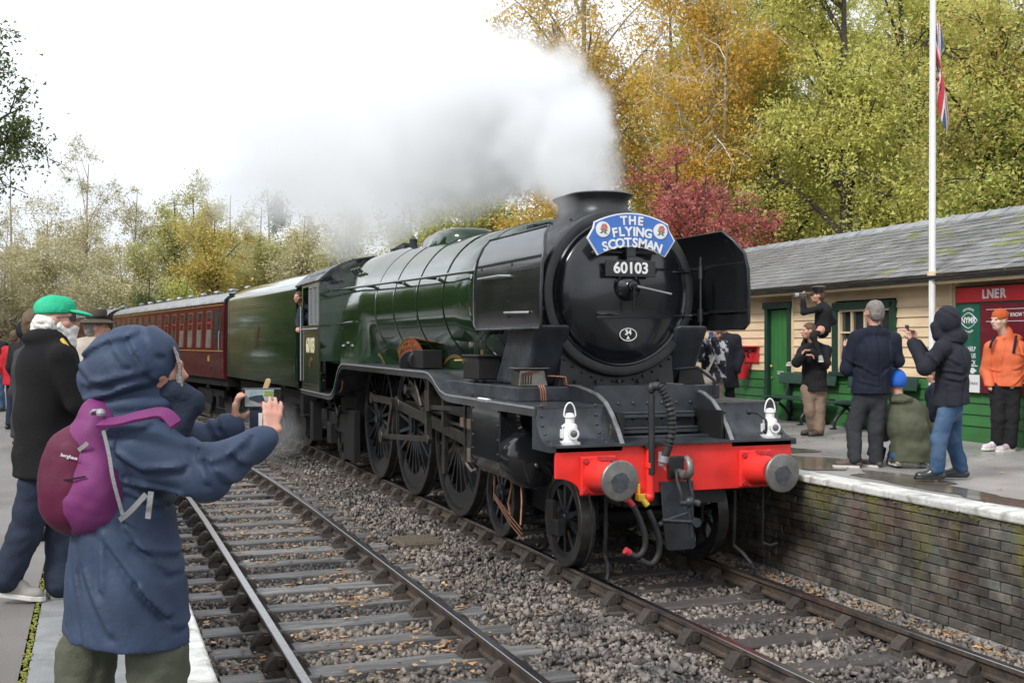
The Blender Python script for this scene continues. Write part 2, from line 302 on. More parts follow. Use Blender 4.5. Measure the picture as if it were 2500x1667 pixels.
def track(fn, SY, name, label, smat):
    root = bpy.data.objects.new(name, None); COL.objects.link(root); struct(root); root['label'] = label
    for s in (-1, 1):
        m = MB(); rs = []
        for y in [-4, 0, 5, 10, 13, 15, 17]+list(range(19, 100, 3)):
            h = heading(fn, y); x = fn(y); u = Vector((math.cos(h), math.sin(h), 0)); c = Vector((x, y, 0))+u*s*.7525
            rs.append([c+u*a+Vector((0, 0, b)) for a, b in RAILP])
        m.rings(rs); n = len(RAILP); k = len(rs)-1
        m.mi = [1 if (i % n) in (0, 1, 2) and i < k*n else 0 for i in range(len(m.f))]
        obj('rail', m, ['rail_side', 'rail_top'], root)
    sm = [sleeper_mesh(smat, i) for i in range(4)]
    for i, y in enumerate(SY):
        h = heading(fn, y)
        obj('sleeper', sm[i % 4], smat, root, loc=(fn(y)+random.uniform(-.04, .04), y, random.uniform(-.004, .004)), rot=(0, 0, h+random.uniform(-.015, .015)))
        if y < 32:
            for s in (-1, 1): obj('rail_chair', CH, 'rail_chair', root, loc=(fn(y)+s*.7525*math.cos(h), y+s*.7525*math.sin(h), 0), rot=(0, 0, h+(math.pi if s > 0 else 0)))
    return root
track(xA, SA, 'railway_track', 'railway line carrying the locomotive beside the far platform', 'sleeper_dark')
track(xB, SB, 'railway_track', 'empty railway line beside the near platform', 'sleeper')
# drain cover between the tracks
pmat('drain', (.12, .095, .07), .7, var=.2, vs=20, bump=.3, bs=60)
d = thing('drain_cover', 'rusty brown ribbed cover lying in the ballast between the tracks', 'cover', (-1.62, 13.35, -.15), .04)
m = MB(); m.box((0, 0, 0), (.52, .62, .05)); obj('cover_plate', m, 'drain', d, bev=.008)
m = MB()
for i in range(14): m.box((-.23+.0354*i, 0, .028), (.018, .56, .012))
obj('cover_ribs', m, 'drain', d)
# small yellow box beyond the phone, in the ballast
pmat('yellow', (.62, .42, .03), .55, var=.15, vs=12)
m = MB(); m.box((0, 0, .13), (.34, .3, .26)); m.box((0, 0, .275), (.38, .34, .03)); m.cyl((-.1, -.15, .14), (-.1, -.19, .14), .04, n=10)
tag(obj('point_box', m, 'yellow', loc=(-2.35, 25.6, -.2), rot=(0, 0, .2), bev=.015), 'small yellow box in the ballast beyond the phone', 'box')

# ---------------- right platform
g = MB(); PE = 1.52
vs = []; YS = [-4, 0, 4, 7, 10, 13, 16, 19, 22, 26, 30, 36, 42, 50, 60, 75]
def pe(y): return xA(y)+PE if y > 20 else PE
for y in YS: vs += [(pe(y)+.30, y, .915), (9 if y < 26 else pe(y)+5, y, .915)]
k = len(YS); g.add(vs, [(2*i, 2*i+1, 2*i+3, 2*i+2) for i in range(k-1)])
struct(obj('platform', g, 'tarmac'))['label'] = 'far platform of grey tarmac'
# puddles: thin sheets of water along the edge
def puddle(c, rx, ry, seed, label, m='wet'):
    r = random.Random(seed); mm = MB(); n = 34; pts = []
    ph = [r.uniform(0, 6.28) for _ in range(4)]
    for i in range(n):
        a = 2*math.pi*i/n; k = 1+.22*math.sin(2*a+ph[0])+.16*math.sin(3*a+ph[1])+.10*math.sin(5*a+ph[2])+.06*math.sin(9*a+ph[3])
        pts.append((c[0]+rx*k*math.cos(a), c[1]+ry*k*math.sin(a), c[2]))
    mm.add(pts, [tuple(range(n))]); return struct(tag(obj('puddle', mm, m), label, 'puddle'))
for i, (x, y, rx, ry) in enumerate(((2.12, 7.2, .27, .9), (2.2, 9.0, .3, .95), (2.28, 10.9, .42, .8), (2.6, 12.6, .55, .7), (2.05, 5.4, .22, .7))):
    puddle((x, y, .919+.0012*i), rx, ry, 30+i, 'rain puddle by the white edge of the far platform, %s the camera' % ('second nearest', 'third nearest', 'fourth nearest', 'farthest from', 'nearest')[i])
# coping stones
cop = bpy.data.objects.new('platform_edge', None); COL.objects.link(cop); struct(cop); cop['label'] = 'white painted coping along the far platform'
y = 3.2
while y < 26:
    ln = random.uniform(.86, .98); h = heading(xA, y+ln/2) if y > 20 else 0; m = MB(); m.box((0, 0, 0), (.30, ln-.006, .075)); x = pe(y+ln/2)+.15+random.uniform(-.006, .006)
    obj('coping_stone', m, 'white_edge', cop, bev=.018, loc=(x, y+ln/2, .915-.0345+random.uniform(-.003, .003)), rot=(0, 0, h)); y += ln
# brick wall
wallr = thing('platform_wall', 'mossy weathered brick wall under the white edge of the far platform', 'wall', (PE+.04, 0, 0))
m = MB(); m.box((.19, 10.5, .3), (.3, 30, 1.1)); m.box((.19, 50, .3), (.3, 49, 1.1)) if False else None
obj('mortar', m, 'mortar', wallr)
def brick_mesh(seed):
    r = random.Random(seed); m = MB(); L2, H2, D = .1135, .0385, .05; ch = .007
    j = lambda a: a+r.uniform(-.003, .003)
    o = [(-L2, -H2), (L2, -H2), (L2, H2), (-L2, H2)]
    back = [(D, j(y), j(z)) for y, z in o]; mid = [(ch+.004, j(y), j(z)) for y, z in o]; fr = [(r.uniform(-.005, .004), j(y-math.copysign(ch, y)), j(z-math.copysign(ch, z))) for y, z in o]
    m.rings([back, mid, fr]); return m.mesh('brick')
BM = {}
for k in ('brick', 'brick_grey', 'brick_moss'):
    for i in range(4):
        me = brick_mesh(hash(k) % 97+i if False else {'brick': 1, 'brick_grey': 11, 'brick_moss': 21}[k]+i); me.materials.append(M[k]); BM[k, i] = me
allb = []
for c in range(12):
    z = .838-.0365-.083*c; y = 5.2+(.118 if c % 2 else 0)
    while y < 15.5: allb.append((y, z)); y += .236
rb = random.Random(3)
STREAK = (7.35, 8.35, 9.2, 6.6, 9.9)
def bkind(y, z):
    top = max(0, (z-.35)/.45)
    p = .75*top*(.4+.6*math.exp(-min((y-q)**2 for q in STREAK)/.02))+ (.5 if min(abs(y-q) for q in STREAK[:2]) < .14 and z > 0 else 0)
    if rb.random() < 0: return 'brick_moss'
    return 'brick_grey' if rb.random() < (.75 if z < .25 else .35) else 'brick'
allb.sort(key=lambda b: b[0]); far = MB()
for i, (y, z) in enumerate(allb):
    if abs(y-6.55) < .11 and -.1 < z < .2: continue
    if i < 296:
        o = obj('brick', BM[bkind(y, z), rb.randrange(4)], 'brick', wallr, loc=(-.012+rb.uniform(-.006, .006), y+rb.uniform(-.004, .004), z), rot=(0, 0, rb.uniform(-.02, .02)))
    else: far.box((.02, y, z), (.07, .224, .073))
stuff(obj('brick_courses', far, 'brick_grey', wallr))
# sloping concrete footing and tufts of moss under the coping
m = MB(); m.prism([(-.05, -.4), (.06, -.4), (.06, -.14), (-.01, -.16)], (0, 3, 0), (1, 0, 0), (0, 0, 1), (0, 1, 0), 18); obj('footing', m, 'kerb_stone', wallr)
n = 2400; yv = rng.uniform(5.5, 13, n); yv = yv[np.clip((np.sin(yv*5)+np.sin(yv*13.7)+1.4)/3, .05, 1) > rng.random(n)]; n = len(yv); s = rng.uniform(.004, .011, n); V = ICO[None]*rng.uniform(.6, 1.2, (n, 12, 1))*s[:, None, None]*np.array([1, 1.8, .8])
V += np.stack([rng.uniform(-.022, .004, n), yv, .840-rng.exponential(.012, n)], -1)[:, None]
stuff(obj('moss_tufts', npmesh('moss_tufts', V.reshape(-1, 3), ICF[None]+(np.arange(n)*12)[:, None, None], 3, 'moss'), 'moss', wallr))

# ---------------- left platform
LZ = .78; LE = -4.79
def le(y): return LE+(xB(y)-xB(0) if y > 14 else 0)
g = MB(); vs = []
for y in YS: vs += [(-60, y, LZ), (le(y)-.84, y, LZ)]
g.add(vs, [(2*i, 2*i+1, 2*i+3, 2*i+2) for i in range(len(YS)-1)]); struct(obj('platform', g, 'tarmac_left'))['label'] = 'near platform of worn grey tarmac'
edge = bpy.data.objects.new('platform_edge', None); COL.objects.link(edge); struct(edge); edge['label'] = 'slabs and white coping along the near platform'
y = 1.2; i = 0
while y < 34:
    ln = random.uniform(.86, .95); x = le(y+ln/2); h = heading(xB, y+ln/2)
    m = MB(); m.box((0, 0, 0), (.25, ln-.01, .14)); obj('coping_stone', m, 'white_edge', edge, bev=.03, loc=(x-.125, y+ln/2, LZ-.066), rot=(0, 0, h), seg=3)
    m = MB(); m.box((0, 0, 0), (.55, ln-.012, .12)); obj('paving_slab', m, 'kerb_stone', edge, bev=.006, loc=(x-.53, y+ln/2, LZ-.058+random.uniform(-.002, .002)), rot=(0, 0, h)); y += ln
n = 1500; yv = rng.uniform(3, 14, n); V = ICO[None]*rng.uniform(.6, 1.2, (n, 12, 1))*rng.uniform(.004, .010, n)[:, None, None]*np.array([1, 2.2, .5])
V += np.stack([LE-.82+rng.normal(0, .008, n), yv, np.full(n, LZ+.004)], -1)[:, None]
stuff(tag(obj('moss_line', npmesh('moss_line', V.reshape(-1, 3), ICF[None]+(np.arange(n)*12)[:, None, None], 3, 'moss'), 'moss'), 'yellow-green moss growing in the joint of the near platform slabs', 'moss'))
m = MB(); vs = []
for y in YS: vs += [(le(y)-.03, y, LZ-.12), (le(y)-.03, y, -.4)]
m.add(vs, [(2*i, 2*i+1, 2*i+3, 2*i+2) for i in range(len(YS)-1)]); tag(obj('platform_wall', m, 'mortar'), 'dark wall below the near platform coping', 'wall')
# ================================================================ LOCOMOTIVE
pmat('loco_green', (.0105, .031, .012), .12, var=.12, vs=2.5, coat=1, bump=.012, bs=3, rvar=.05)
pmat('loco_black', (.012, .013, .015), .2, var=.2, vs=3, coat=.6, bump=.012, bs=3, rvar=.06)
pmat('smokebox_black', (.020, .022, .025), .40, var=.25, vs=4, bump=.05, bs=30, rvar=.12, col2=(.032, .031, .030), c2s=2.5, c2p=(.5, .7))
pmat('door_black', (.010, .012, .015), .22, var=.15, vs=3, coat=.35, rvar=.05)
pmat('plate_grey', (.038, .044, .052), .36, var=.3, vs=5, bump=.08, bs=40, rvar=.16, col2=(.022, .022, .022), c2s=3.5, c2p=(.5, .72))
pmat('under_black', (.007, .0065, .0065), .6, var=.35, vs=7, bump=.2, bs=40)
pmat('wheel_dark', (.011, .0125, .015), .3, coat=.35, var=.3, vs=8, bump=.1, bs=50)
pmat('tyre', (.06, .057, .055), .4, metal=.6, var=.3, vs=10)
pmat('motion', (.14, .128, .115), .3, metal=.85, var=.3, vs=9, bump=.1, bs=60)
pmat('beam_red', (.80, .038, .030), .42, var=.08, vs=3, coat=.1, col2=(.62, .026, .022), c2s=3.2, c2p=(.45, .75), bump=.05, bs=25, rvar=.1)
pmat('buffer_steel', (.20, .195, .185), .45, metal=.6, var=.25, vs=12, bump=.15, bs=60)
pmat('grease', (.06, .065, .075), .35, var=.4, vs=20)
pmat('white_paint', (.78, .78, .76), .4, var=.06, vs=12)
pmat('copper', (.26, .13, .085), .42, metal=.7, var=.25, vs=20)
pmat('brass', (.62, .46, .18), .3, metal=.9, var=.15, vs=20)
pmat('dull_steel', (.22, .225, .23), .4, metal=.5, var=.2, vs=10)
pmat('grey_line', (.36, .375, .39), .35, metal=.4, var=.1, vs=10)
pmat('line_orange', (.05, .024, .012), .4, var=0)
pmat('lining_faint', (.02, .03, .012), .3, var=0)
pmat('head_blue', (.055, .17, .52), .38, var=.06, vs=10)
pmat('cream_letter', (.85, .77, .52), .45, var=0)
pmat('nameplate_red', (.32, .02, .02), .4, var=.1)
pmat('rubber', (.022, .022, .023), .6, var=.2, vs=20)
pmat('dull_red', (.42, .03, .04), .5, var=.2, vs=20)
pmat('glass_dark', (.03, .035, .035), .05, var=.2, vs=4, coat=1)
pmat('lens', (.10, .11, .12), .08, var=.2, vs=30, coat=1)
LO = thing('steam_locomotive', 'dark green steam locomotive with black smokebox, red buffer beam and blue headboard', 'locomotive', (0, 9.73, 0))
X3, Y3, Z3 = (1, 0, 0), (0, 1, 0), (0, 0, 1)
def sides(fn):
    for s in (-1, 1): fn(s)
# --- buffer beam
cut = [(-1.04-.28*math.cos(a)*1, .835+.17*math.sin(a)) for a in [math.pi/2*i/6 for i in range(7)]]
cut = [(-1.285+.26*math.sin(a), 1.005-.17*(1-math.cos(a))) for a in [math.pi/2*i/7 for i in range(8)]]
poly = [(-1.285, 1.295)]+cut+[(-x, z) for x, z in reversed(cut)]+[(1.285, 1.295)]
beam = obj('buffer_beam', MB().prism(poly, (0, 0, 0), X3, Z3, Y3, .045), 'beam_red', LO, bev=.006)
m = MB(); m.box((0, .2, 1.307), (2.6, .5, .022)); obj('beam_top', m, 'plate_grey', LO)
def buffer(s):
    x = s*.855-.01; z = 1.03
    m = MB(); m.box((x, -.025, z), (.36, .05, .36)); h = obj('buffer', m, 'beam_red', LO, bev=.012)
    m = MB().lathe([(.165, -.05), (.155, -.09), (.148, -.16), (.135, -.28), (.128, -.36), (.13, -.37), (.10, -.37)], (x, 0, z), Y3); obj('housing', m, 'beam_red', h, smooth=40)
    m = MB()
    for a in (-1, 1):
        for b in (-1, 1): m.cyl((x+a*.14, -.05, z+b*.14), (x+a*.14, -.075, z+b*.14), .026, n=6)
    m.box((x+.02, -.14, z+.165), (.11, .1, .03)); obj('bolts', m, 'dull_red', h)
    m = MB().lathe([(.06, -.36), (.06, -.46), (.15, -.475), (.184, -.485), (.186, -.505), (.175, -.515), (.10, -.525), (.001, -.53)], (x, 0, z), Y3, n=40); obj('buffer_head', m, 'buffer_steel', h, smooth=30)
    r = random.Random(5+s); ng = 40
    m = MB().add([(x-.01+.085*(1+.05*math.sin(3*a+s)+.06*math.sin(7*a)+.06*math.sin(11*a))*math.cos(a), -.5315, z-.01+.085*(1+.08*math.sin(2*a)+.03*math.cos(5*a+s)+.05*math.sin(3*a))*math.sin(a)) for a in [2*math.pi*i/ng for i in range(ng)]], [tuple(range(ng))]); obj('grease_patch', m, 'grease', h)
sides(buffer)
# --- front platform: curved end panels, frame arcs, inner wall with ledges
CP = [(.0, 1.312), (.10, 1.318), (.19, 1.345), (.27, 1.40), (.325, 1.48), (.35, 1.57), (.355, 1.665)]
def endpanel(s):
    m = MB(); x0, x1 = s*.60, s*1.345
    m.rings([[(x, y, z) for y, z in CP]+[(x, .45, 1.665), (x, .45, 1.25), (x, 0, 1.25)] for x in (x0, x1)]); pn = obj('curved_panel', m, 'plate_grey', LO, smooth=40)
    m = MB()
    for x in (s*.72, s*1.29):
        for k in range(1, 7):
            y, z = CP[k]; m.sph((x, y-.006, z), .016, 8, 5)
    obj('rivets', m, 'plate_grey', pn, smooth=60)
    arc = [(-.005, 1.295), (.09, 1.42), (.22, 1.56), (.38, 1.68), (.57, 1.75), (.80, 1.785), (1.05, 1.815), (1.35, 1.82)]
    m = MB(); m.rings([[(x, y, z) for y, z in arc]+[(x, 1.35, 1.29)] for x in (s*.588, s*.612)]); fr = obj('frame_plate', m, 'smokebox_black', LO)
    m = MB(); m.rings([[(s*.578, y, z), (s*.622, y, z), (s*.622, y-.006, z+.016), (s*.578, y-.006, z+.016)] for y, z in arc]); obj('frame_edge', m, 'dull_steel', fr)
sides(endpanel)
m = MB(); m.box((0, .66, 1.56), (1.18, .03, .54)); wl_ = obj('inner_wall', m, 'plate_grey', LO)
m = MB()
for z, y in ((1.56, .60), (1.41, .53)): m.box((.02, y, z), (.92, .14, .03)); m.box((.02, y-.06, z-.02), (.92, .02, .05))
m.box((0, .5, 1.33), (1.16, .3, .03)); obj('ledges', m, 'plate_grey', wl_, bev=.006)
m = MB()
for i in range(7):
    for z in (1.5, 1.66): m.sph((-.5+i*.165, .64, z), .016, 8, 5)
obj('rivets', m, 'plate_grey', wl_, smooth=60)
m = MB(); m.prism([(-.55, 1.66), (.55, 1.66), (.55, 1.84), (-.55, 1.84)], (0, .66, 0), X3, Z3, Y3, .03); obj('front_step', m, 'plate_grey', LO)
# --- running plate both sides
RP = [(.35, 1.66), (3.1, 1.66), (3.3, 1.668), (3.5, 1.70), (3.68, 1.765), (3.85, 1.845), (4.02, 1.895), (4.2, 1.91), (9.2, 1.92), (9.42, 1.905), (9.6, 1.85), (9.76, 1.74), (9.9, 1.6), (10.05, 1.46), (10.25, 1.365), (10.5, 1.335), (13.45, 1.33)]
def plate(s):
    m = MB(); m.rings([[(s*a, y, z+b) for a, b in ((1.36, 0), (1.36, -.022), (.62, -.022), (.62, 0))] for y, z in RP]); rp = obj('running_plate', m, 'plate_grey', LO, smooth=40)
    m = MB(); m.rings([[(s*a, y+(.0 if y < 9 else .0), z+b) for a, b in ((1.352, -.023), (1.352, -.095), (1.335, -.095), (1.335, -.023))] for y, z in RP]); obj('valance', m, 'loco_black', rp, smooth=40)
    m = MB(); m.rings([[(s*1.362, y, z+.001), (s*1.362, y, z-.02), (s*1.366, y, z-.02), (s*1.366, y, z+.001)] for y, z in RP]); obj('plate_edge', m, 'grey_line', rp)
    m = MB(); m.box((s*.9, 2.62, 1.735), (.60, 2.75, .15)); m.prism([(3.99, 1.66), (4.3, 1.9), (3.99, 1.81)], (s*.6, 0, 0), Y3, Z3, X3, s*.6); obj('step_box', m, 'plate_grey', rp, bev=.01)
sides(plate)
# --- smokebox, door, saddle, chimney
SZ = 2.81
m = MB().lathe([(.80, 1.275), (.845, 1.268), (.886, 1.278), (.904, 1.31), (.906, 1.36), (.895, 1.37), (.895, 3.02)], (0, 0, SZ), Y3, n=64)
sb = obj('smokebox', m, 'smokebox_black', LO, smooth=35)
m = MB()
for i in range(40):
    a = 2*math.pi*i/40
    for y in (1.45, 2.9): m.sph((.888*math.cos(a), y, SZ+.888*math.sin(a)), .014, 6, 4)
obj('rivets', m, 'smokebox_black', sb, smooth=60)
m = MB().lathe([(.79, 1.30), (.79, 1.262), (.775, 1.25), (.755, 1.262), (.745, 1.272), (.735, 1.25), (.72, 1.232), (.62, 1.195), (.45, 1.155), (.25, 1.13), (.001, 1.12)], (0, 0, SZ), Y3, n=64)
door = obj('smokebox_door', m, 'door_black', LO, smooth=38)
m = MB().lathe([(.155, 1.13), (.15, 1.10), (.12, 1.06), (.07, 1.04), (.05, 1.02), (.05, .97), (.001, .965)], (.0, 0, SZ+.06), Y3, n=28); m.cyl((0, .99, SZ+.06), (0, .93, SZ+.055), .028, n=10)
obj('door_boss', m, 'door_black', door, smooth=40)
m = MB(); m.tube([(.0, .96, SZ+.06), (.36, .80, SZ-.03)], [.016, .012], 8); obj('door_handle', m, 'dull_steel', door, smooth=60)
m = MB(); m.tube([(.0, .95, SZ+.05), (0, .96, SZ-.22)], .014, 8); obj('door_handle', m, 'door_black', door, smooth=60)
m = MB()
for z, x0 in ((.23, -.30), (-.24, -.34)):
    m.rings([[(x, 1.135+.16*(x/.78)**2-.02*b, SZ+z+h) for b, h in ((0, -.04), (1, -.035), (1, .035), (0, .04))] for x in [x0+(.9-x0)*i/8 for i in range(9)]]); m.cyl((.93, 1.2, SZ+z-.07), (.93, 1.2, SZ+z+.07), .035, n=10)
    m.tube([(x0, 1.1, SZ+z-.0), (.85, 1.24, SZ+z)], .011, 6)
m.cyl((.93, 1.2, SZ-.42), (.93, 1.2, SZ+.4), .017, n=8); m.sph((-.56, 1.2, SZ+.02), .022, 10, 6); m.tube([(-.33, 1.09, SZ+.42), (.33, 1.09, SZ+.42)], .016, 8); m.sph((-.40, 1.1, SZ+.40), .035, 8, 6)
obj('hinge_straps', m, 'door_black', door, smooth=40)
# number plate, shed plate
m = MB(); m.box((.0, 1.045, SZ+.245), (.58, .03, .175)); np_ = obj('number_plate', m, 'smokebox_black', LO, bev=.006)
text('lettering', '60103', .165, 'white_paint', np_, (.0, 1.027, SZ+.245), (R(90), 0, 0), ext=.004, sx=1.0, bold=.004)
m = MB().lathe([(1, 0), (1, .012), (.001, .014)], (.02, 1.155, SZ-.45), (0, -1, 0), n=30, sc=(.10, .068)); sp = obj('shed_plate', m, 'door_black', LO)
for nm, k in (('rim', 1),):
    m = MB(); n = 36; m.rings([[(.02+(.098+d)*math.cos(a), 1.14-e, SZ-.45+(.066+d)*math.sin(a)) for d, e in ((-.004, 0), (.004, 0), (.004, .006), (-.004, .006))] for a in [2*math.pi*i/n for i in range(n+1)]], cap=False); obj(nm, m, 'white_paint', sp)
text('lettering', '34', .075, 'white_paint', sp, (.02, 1.138, SZ-.43), (R(90), 0, 0), bold=.002); text('lettering', 'A', .05, 'white_paint', sp, (.02, 1.138, SZ-.487), (R(90), 0, 0), bold=.002)
m = MB(); n = 24
top = [(.66*math.cos(a), SZ-.0+.66*math.sin(a)) for a in [math.pi+math.pi*i/n for i in range(n+1)]]
m.prism([(-.70, 1.66), (-.66, 2.1), (-.80, 2.45), (.80, 2.45), (.66, 2.1), (.70, 1.66)], (0, 1.36, 0), X3, Z3, Y3, 1.5); sd = obj('saddle', m, 'smokebox_black', LO)
m = MB()
for i in range(24):
    a = math.pi+math.pi*(i+.5)/24
    if abs(math.cos(a)) < .85: m.sph((.95*math.cos(a), 1.35, SZ+.95*math.sin(a)), .016, 6, 4)
for i in range(5): m.cyl((-.5+i*.25, 1.35, 1.86), (-.5+i*.25, 1.31, 1.86), .022, n=6)
obj('bolts', m, 'smokebox_black', sd, smooth=50)
def stad(r, h, z, c=2.02, n=12):
    return [(r*math.cos(a), c+h+r*math.sin(a), z) for a in [math.pi*i/n for i in range(n+1)]]+[(r*math.cos(a), c-h+r*math.sin(a), z) for a in [math.pi+math.pi*i/n for i in range(n+1)]]
m = MB()
rs = [stad(r, .20, z) for r, z in ((.56, 3.42), (.47, 3.56), (.385, 3.655), (.34, 3.70), (.318, 3.76), (.315, 3.83), (.33, 3.87), (.375, 3.905), (.38, 3.915), (.36, 3.93), (.30, 3.935), (.27, 3.92), (.26, 3.6))]
m.rings(rs, cap=False); ch = obj('chimney', m, 'smokebox_black', LO, smooth=40)
m = MB()
for i in range(0, 26, 2):
    p = stad(.415, .20, 3.63)[i]; m.sph(p, .014, 6, 4)
obj('rivets', m, 'smokebox_black', ch)
m = MB(); m.box((-.40, 2.75, 3.62), (.16, .2, .1)); m.box((.1, 2.7, 3.72), (.3, .2, .08)); obj('lifting_lug', m, 'smokebox_black', sb, bev=.01)
# --- smoke deflectors
def deflector(s):
    prof = [(1.165, 2.42), (1.18, 2.48), (1.185, 2.8), (1.175, 3.05), (1.14, 3.22), (1.08, 3.36), (1.00, 3.46)]
    def yr(z, k):     # front and rear edges as functions of height
        if k: return .62 if z < 3.2 else .62+(z-3.2)*.9
        return 2.72 if z < 3.3 else 2.72-(z-3.3)*.25
    m = MB(); rs = []
    for x, z in prof:
        f, b = yr(z, 1), yr(z, 0)
        if z < 2.45: f += .07; b -= .07
        rs.append([(s*x, y, z) for y in [f+(b-f)*i/8 for i in range(9)]])
    no = len(rs); inner = [[(p[0]-s*.018, p[1], p[2]) for p in r] for r in rs]
    A = [p for r in rs for p in r]; B = [p for r in inner for p in r]; k = 9; N = len(A); fs = []
    for i in range(no-1):
        for j in range(k-1): q = (i*k+j, i*k+j+1, (i+1)*k+j+1, (i+1)*k+j); fs += [q, tuple(N+t for t in reversed(q))]
    bd = [j for j in range(k)]+[i*k+k-1 for i in range(1, no)]+[(no-1)*k+j for j in range(k-2, -1, -1)]+[i*k for i in range(no-2, 0, -1)]
    for a, b in zip(bd, bd[1:]+bd[:1]): fs.append((a, b, N+b, N+a))
    m.add(A+B, fs); d = obj('smoke_deflector', m, 'loco_black', LO, smooth=50)
    edge = [A[i] for i in bd]; m = MB(); m.tube([(p[0]+s*.004, p[1], p[2]) for p in edge]+[(edge[0][0]+s*.004, edge[0][1], edge[0][2])], .013, 6); obj('edge_beading', m, 'smokebox_black' if s > 0 else 'plate_grey', d, smooth=60)
    m = MB()
    m.tube([(s*1.19, 2.45, 2.98), (s*1.235, 2.42, 2.99), (s*1.235, 1.7, 2.99), (s*1.19, 1.45, 2.975)], .014, 8); m.tube([(s*1.185, 1.60, 2.58), (s*1.22, 1.58, 2.59), (s*1.22, .98, 2.58), (s*1.185, .95, 2.58)], .014, 8)
    obj('handrail', m, 'grey_line', d, smooth=60)
    m = MB(); r = random.Random(4)
    for i in range(7): m.sph((s*1.192, .75+i*.13, 3.02), .011, 6, 4)
    for z in (2.55, 2.7, 2.85): m.sph((s*1.192, 1.55, z), .011, 6, 4)
    obj('rivets', m, 'loco_black', d)
    m = MB()
    for y, z in ((1.5, 3.1), (2.5, 3.1), (1.4, 2.6), (2.4, 2.6)): m.tube([(s*1.17, y, z), (s*.84, y, z-.03)], .018, 6)
    for z in (2.6, 3.12): m.rings([[(s*1.163, y, z), (s*1.163, y, z+.03), (s*1.14, y, z+.03), (s*1.14, y, z)] for y in (.65, 2.65)])
    obj('stays', m, 'under_black', d)
    # casing of the outside steam pipe
    m = MB(); m.rings([[(s*x, y, z) for y, z in ((1.55, 1.81), (2.48, 1.81), (1.98, 2.46), (1.15, 2.46))] for x in (1.02, .62)]); obj('steam_pipe_casing', m, 'plate_grey', LO, bev=.05, seg=3)
sides(deflector)
# --- boiler, dome, firebox
BZ = 2.84
def ring_boil(y, r, n=64, fb=0, sq=0):
    pts = []
    for i in range(n):
        a = 2*math.pi*i/n; x, z = r*math.sin(a), r*math.cos(a)
        if fb:
            zz = max(z, -.2) if z > 0 else z
            if z < 0:
                t = -z/r; xs = math.copysign(r*(1-.02*t)+.04*t, x) if abs(x) > 1e-6 else 0
                ztarget = -.98*t; k = min(1, abs(x)/r*1.0+.0)
                # sides run straight down, bottom closes flat
                w = r+.02; xx = x/r; q = math.copysign(min(1, abs(xx)*2.6), xx)*w; xz = -.96 if abs(xx) < .385 else -.96*(1-(abs(xx)-.385)/.615)**.9
                x = x*(1-fb)+q*fb; z = z*(1-fb)+xz*fb
        pts.append((x, y, BZ+z))
    return pts
bl = [(3.0, .905), (3.05, .945), (4.3, .955), (6.3, 1.0), (8.2, 1.055)]
m = MB(); m.rings([ring_boil(y, r) for y, r in bl]); bo = obj('boiler', m, 'loco_green', LO, smooth=40)
m = MB(); m.rings([ring_boil(y, r, fb=f) for y, r, f in ((8.2, 1.056, 0), (8.45, 1.066, .12), (8.7, 1.076, .4), (8.9, 1.087, .72), (9.08, 1.097, .93), (9.25, 1.105, 1), (11.6, 1.10, 1))]); fb = obj('firebox', m, 'loco_green', LO, smooth=50)
m = MB()
for y, r in ((3.62, .956), (4.75, .972), (5.95, .998), (7.15, 1.028), (8.2, 1.058)):
    m.rings([ring_boil(y+d, r+e) for d, e in ((-.03, -.004), (-.03, .0012), (.03, .0012), (.03, -.004))], cap=False)
obj('boiler_bands', m, 'loco_green', bo, smooth=40)
m = MB()
for y, r in ((4.75, .975), (5.95, 1.0), (7.15, 1.03)):
    for e in (-.03,): m.rings([ring_boil(y+e+d, r+q) for d, q in ((-.0025, -.004), (-.0025, .0015), (.0025, .0015), (.0025, -.004))], cap=False)
obj('lining', m, 'lining_faint', bo)
# dome: flat topped, tapering to the rear
m = MB(); rs = []
for y, w, h in ((6.15, .16, .12), (6.22, .32, .22), (6.36, .42, .27), (6.6, .48, .29), (7.0, .50, .29), (7.5, .46, .26), (8.0, .34, .20), (8.5, .14, .14)):
    rs.append([(w*math.copysign(abs(math.cos(a))**.6, math.cos(a)), y, BZ+.88+h*max(0, math.sin(a))**.6+(-.25 if math.sin(a) < 0 else 0)) for a in [2*math.pi*i/20 for i in range(20)]])
m.rings(rs); obj('dome', m, 'loco_green', LO, smooth=60)
m = MB()
for x in (-.14, .14): m.cyl((x, 9.2, 3.85), (x, 9.2, 4.06), .06, .07, 12)
m.tube([(-.3, 9.9, 3.9), (-.1, 10.0, 4.02), (.25, 10.1, 4.0)], .05, 8); m.box((0, 9.9, 3.93), (.5, 1.0, .09)); obj('safety_valves', m, 'smokebox_black', fb, bev=.01)
def handrail(s):
    m = MB(); m.tube([(s*1.04, 2.95, 3.13), (s*1.08, 6, 3.17), (s*1.13, 9, 3.21), (s*1.16, 11.2, 3.24)], .02, 8)
    for y in (3.4, 5.1, 6.8, 8.5, 10.0): m.tube([(s*(.90+.018*(y-3)), y, 3.13+.012*(y-3)), (s*(1.04+.0155*(y-3)), y, 3.13+.0135*(y-3))], [.03, .024], 8)
    obj('handrail', m, 'loco_green', bo, smooth=60)
    m = MB(); m.tube([(s*1.17, 9.3, 2.62), (s*1.2, 9.5, 2.62), (s*1.2, 10.6, 2.60), (s*1.15, 10.75, 2.6)], .018, 8)
    for y, z in ((9.55, 2.2), (9.9, 2.25), (10.3, 2.2)): m.sph((s*1.12, y, z), .05, 10, 6)
    m.cyl((s*.9, 9.8, 3.5), (s*.98, 9.8, 3.58), .03, n=8); m.cyl((s*.9, 10.05, 3.5), (s*.98, 10.05, 3.58), .03, n=8); m.cyl((s*.9, 10.3, 3.5), (s*.98, 10.3, 3.58), .03, n=8)
    obj('washout_plugs', m, 'loco_green', fb, smooth=50)
sides(handrail)
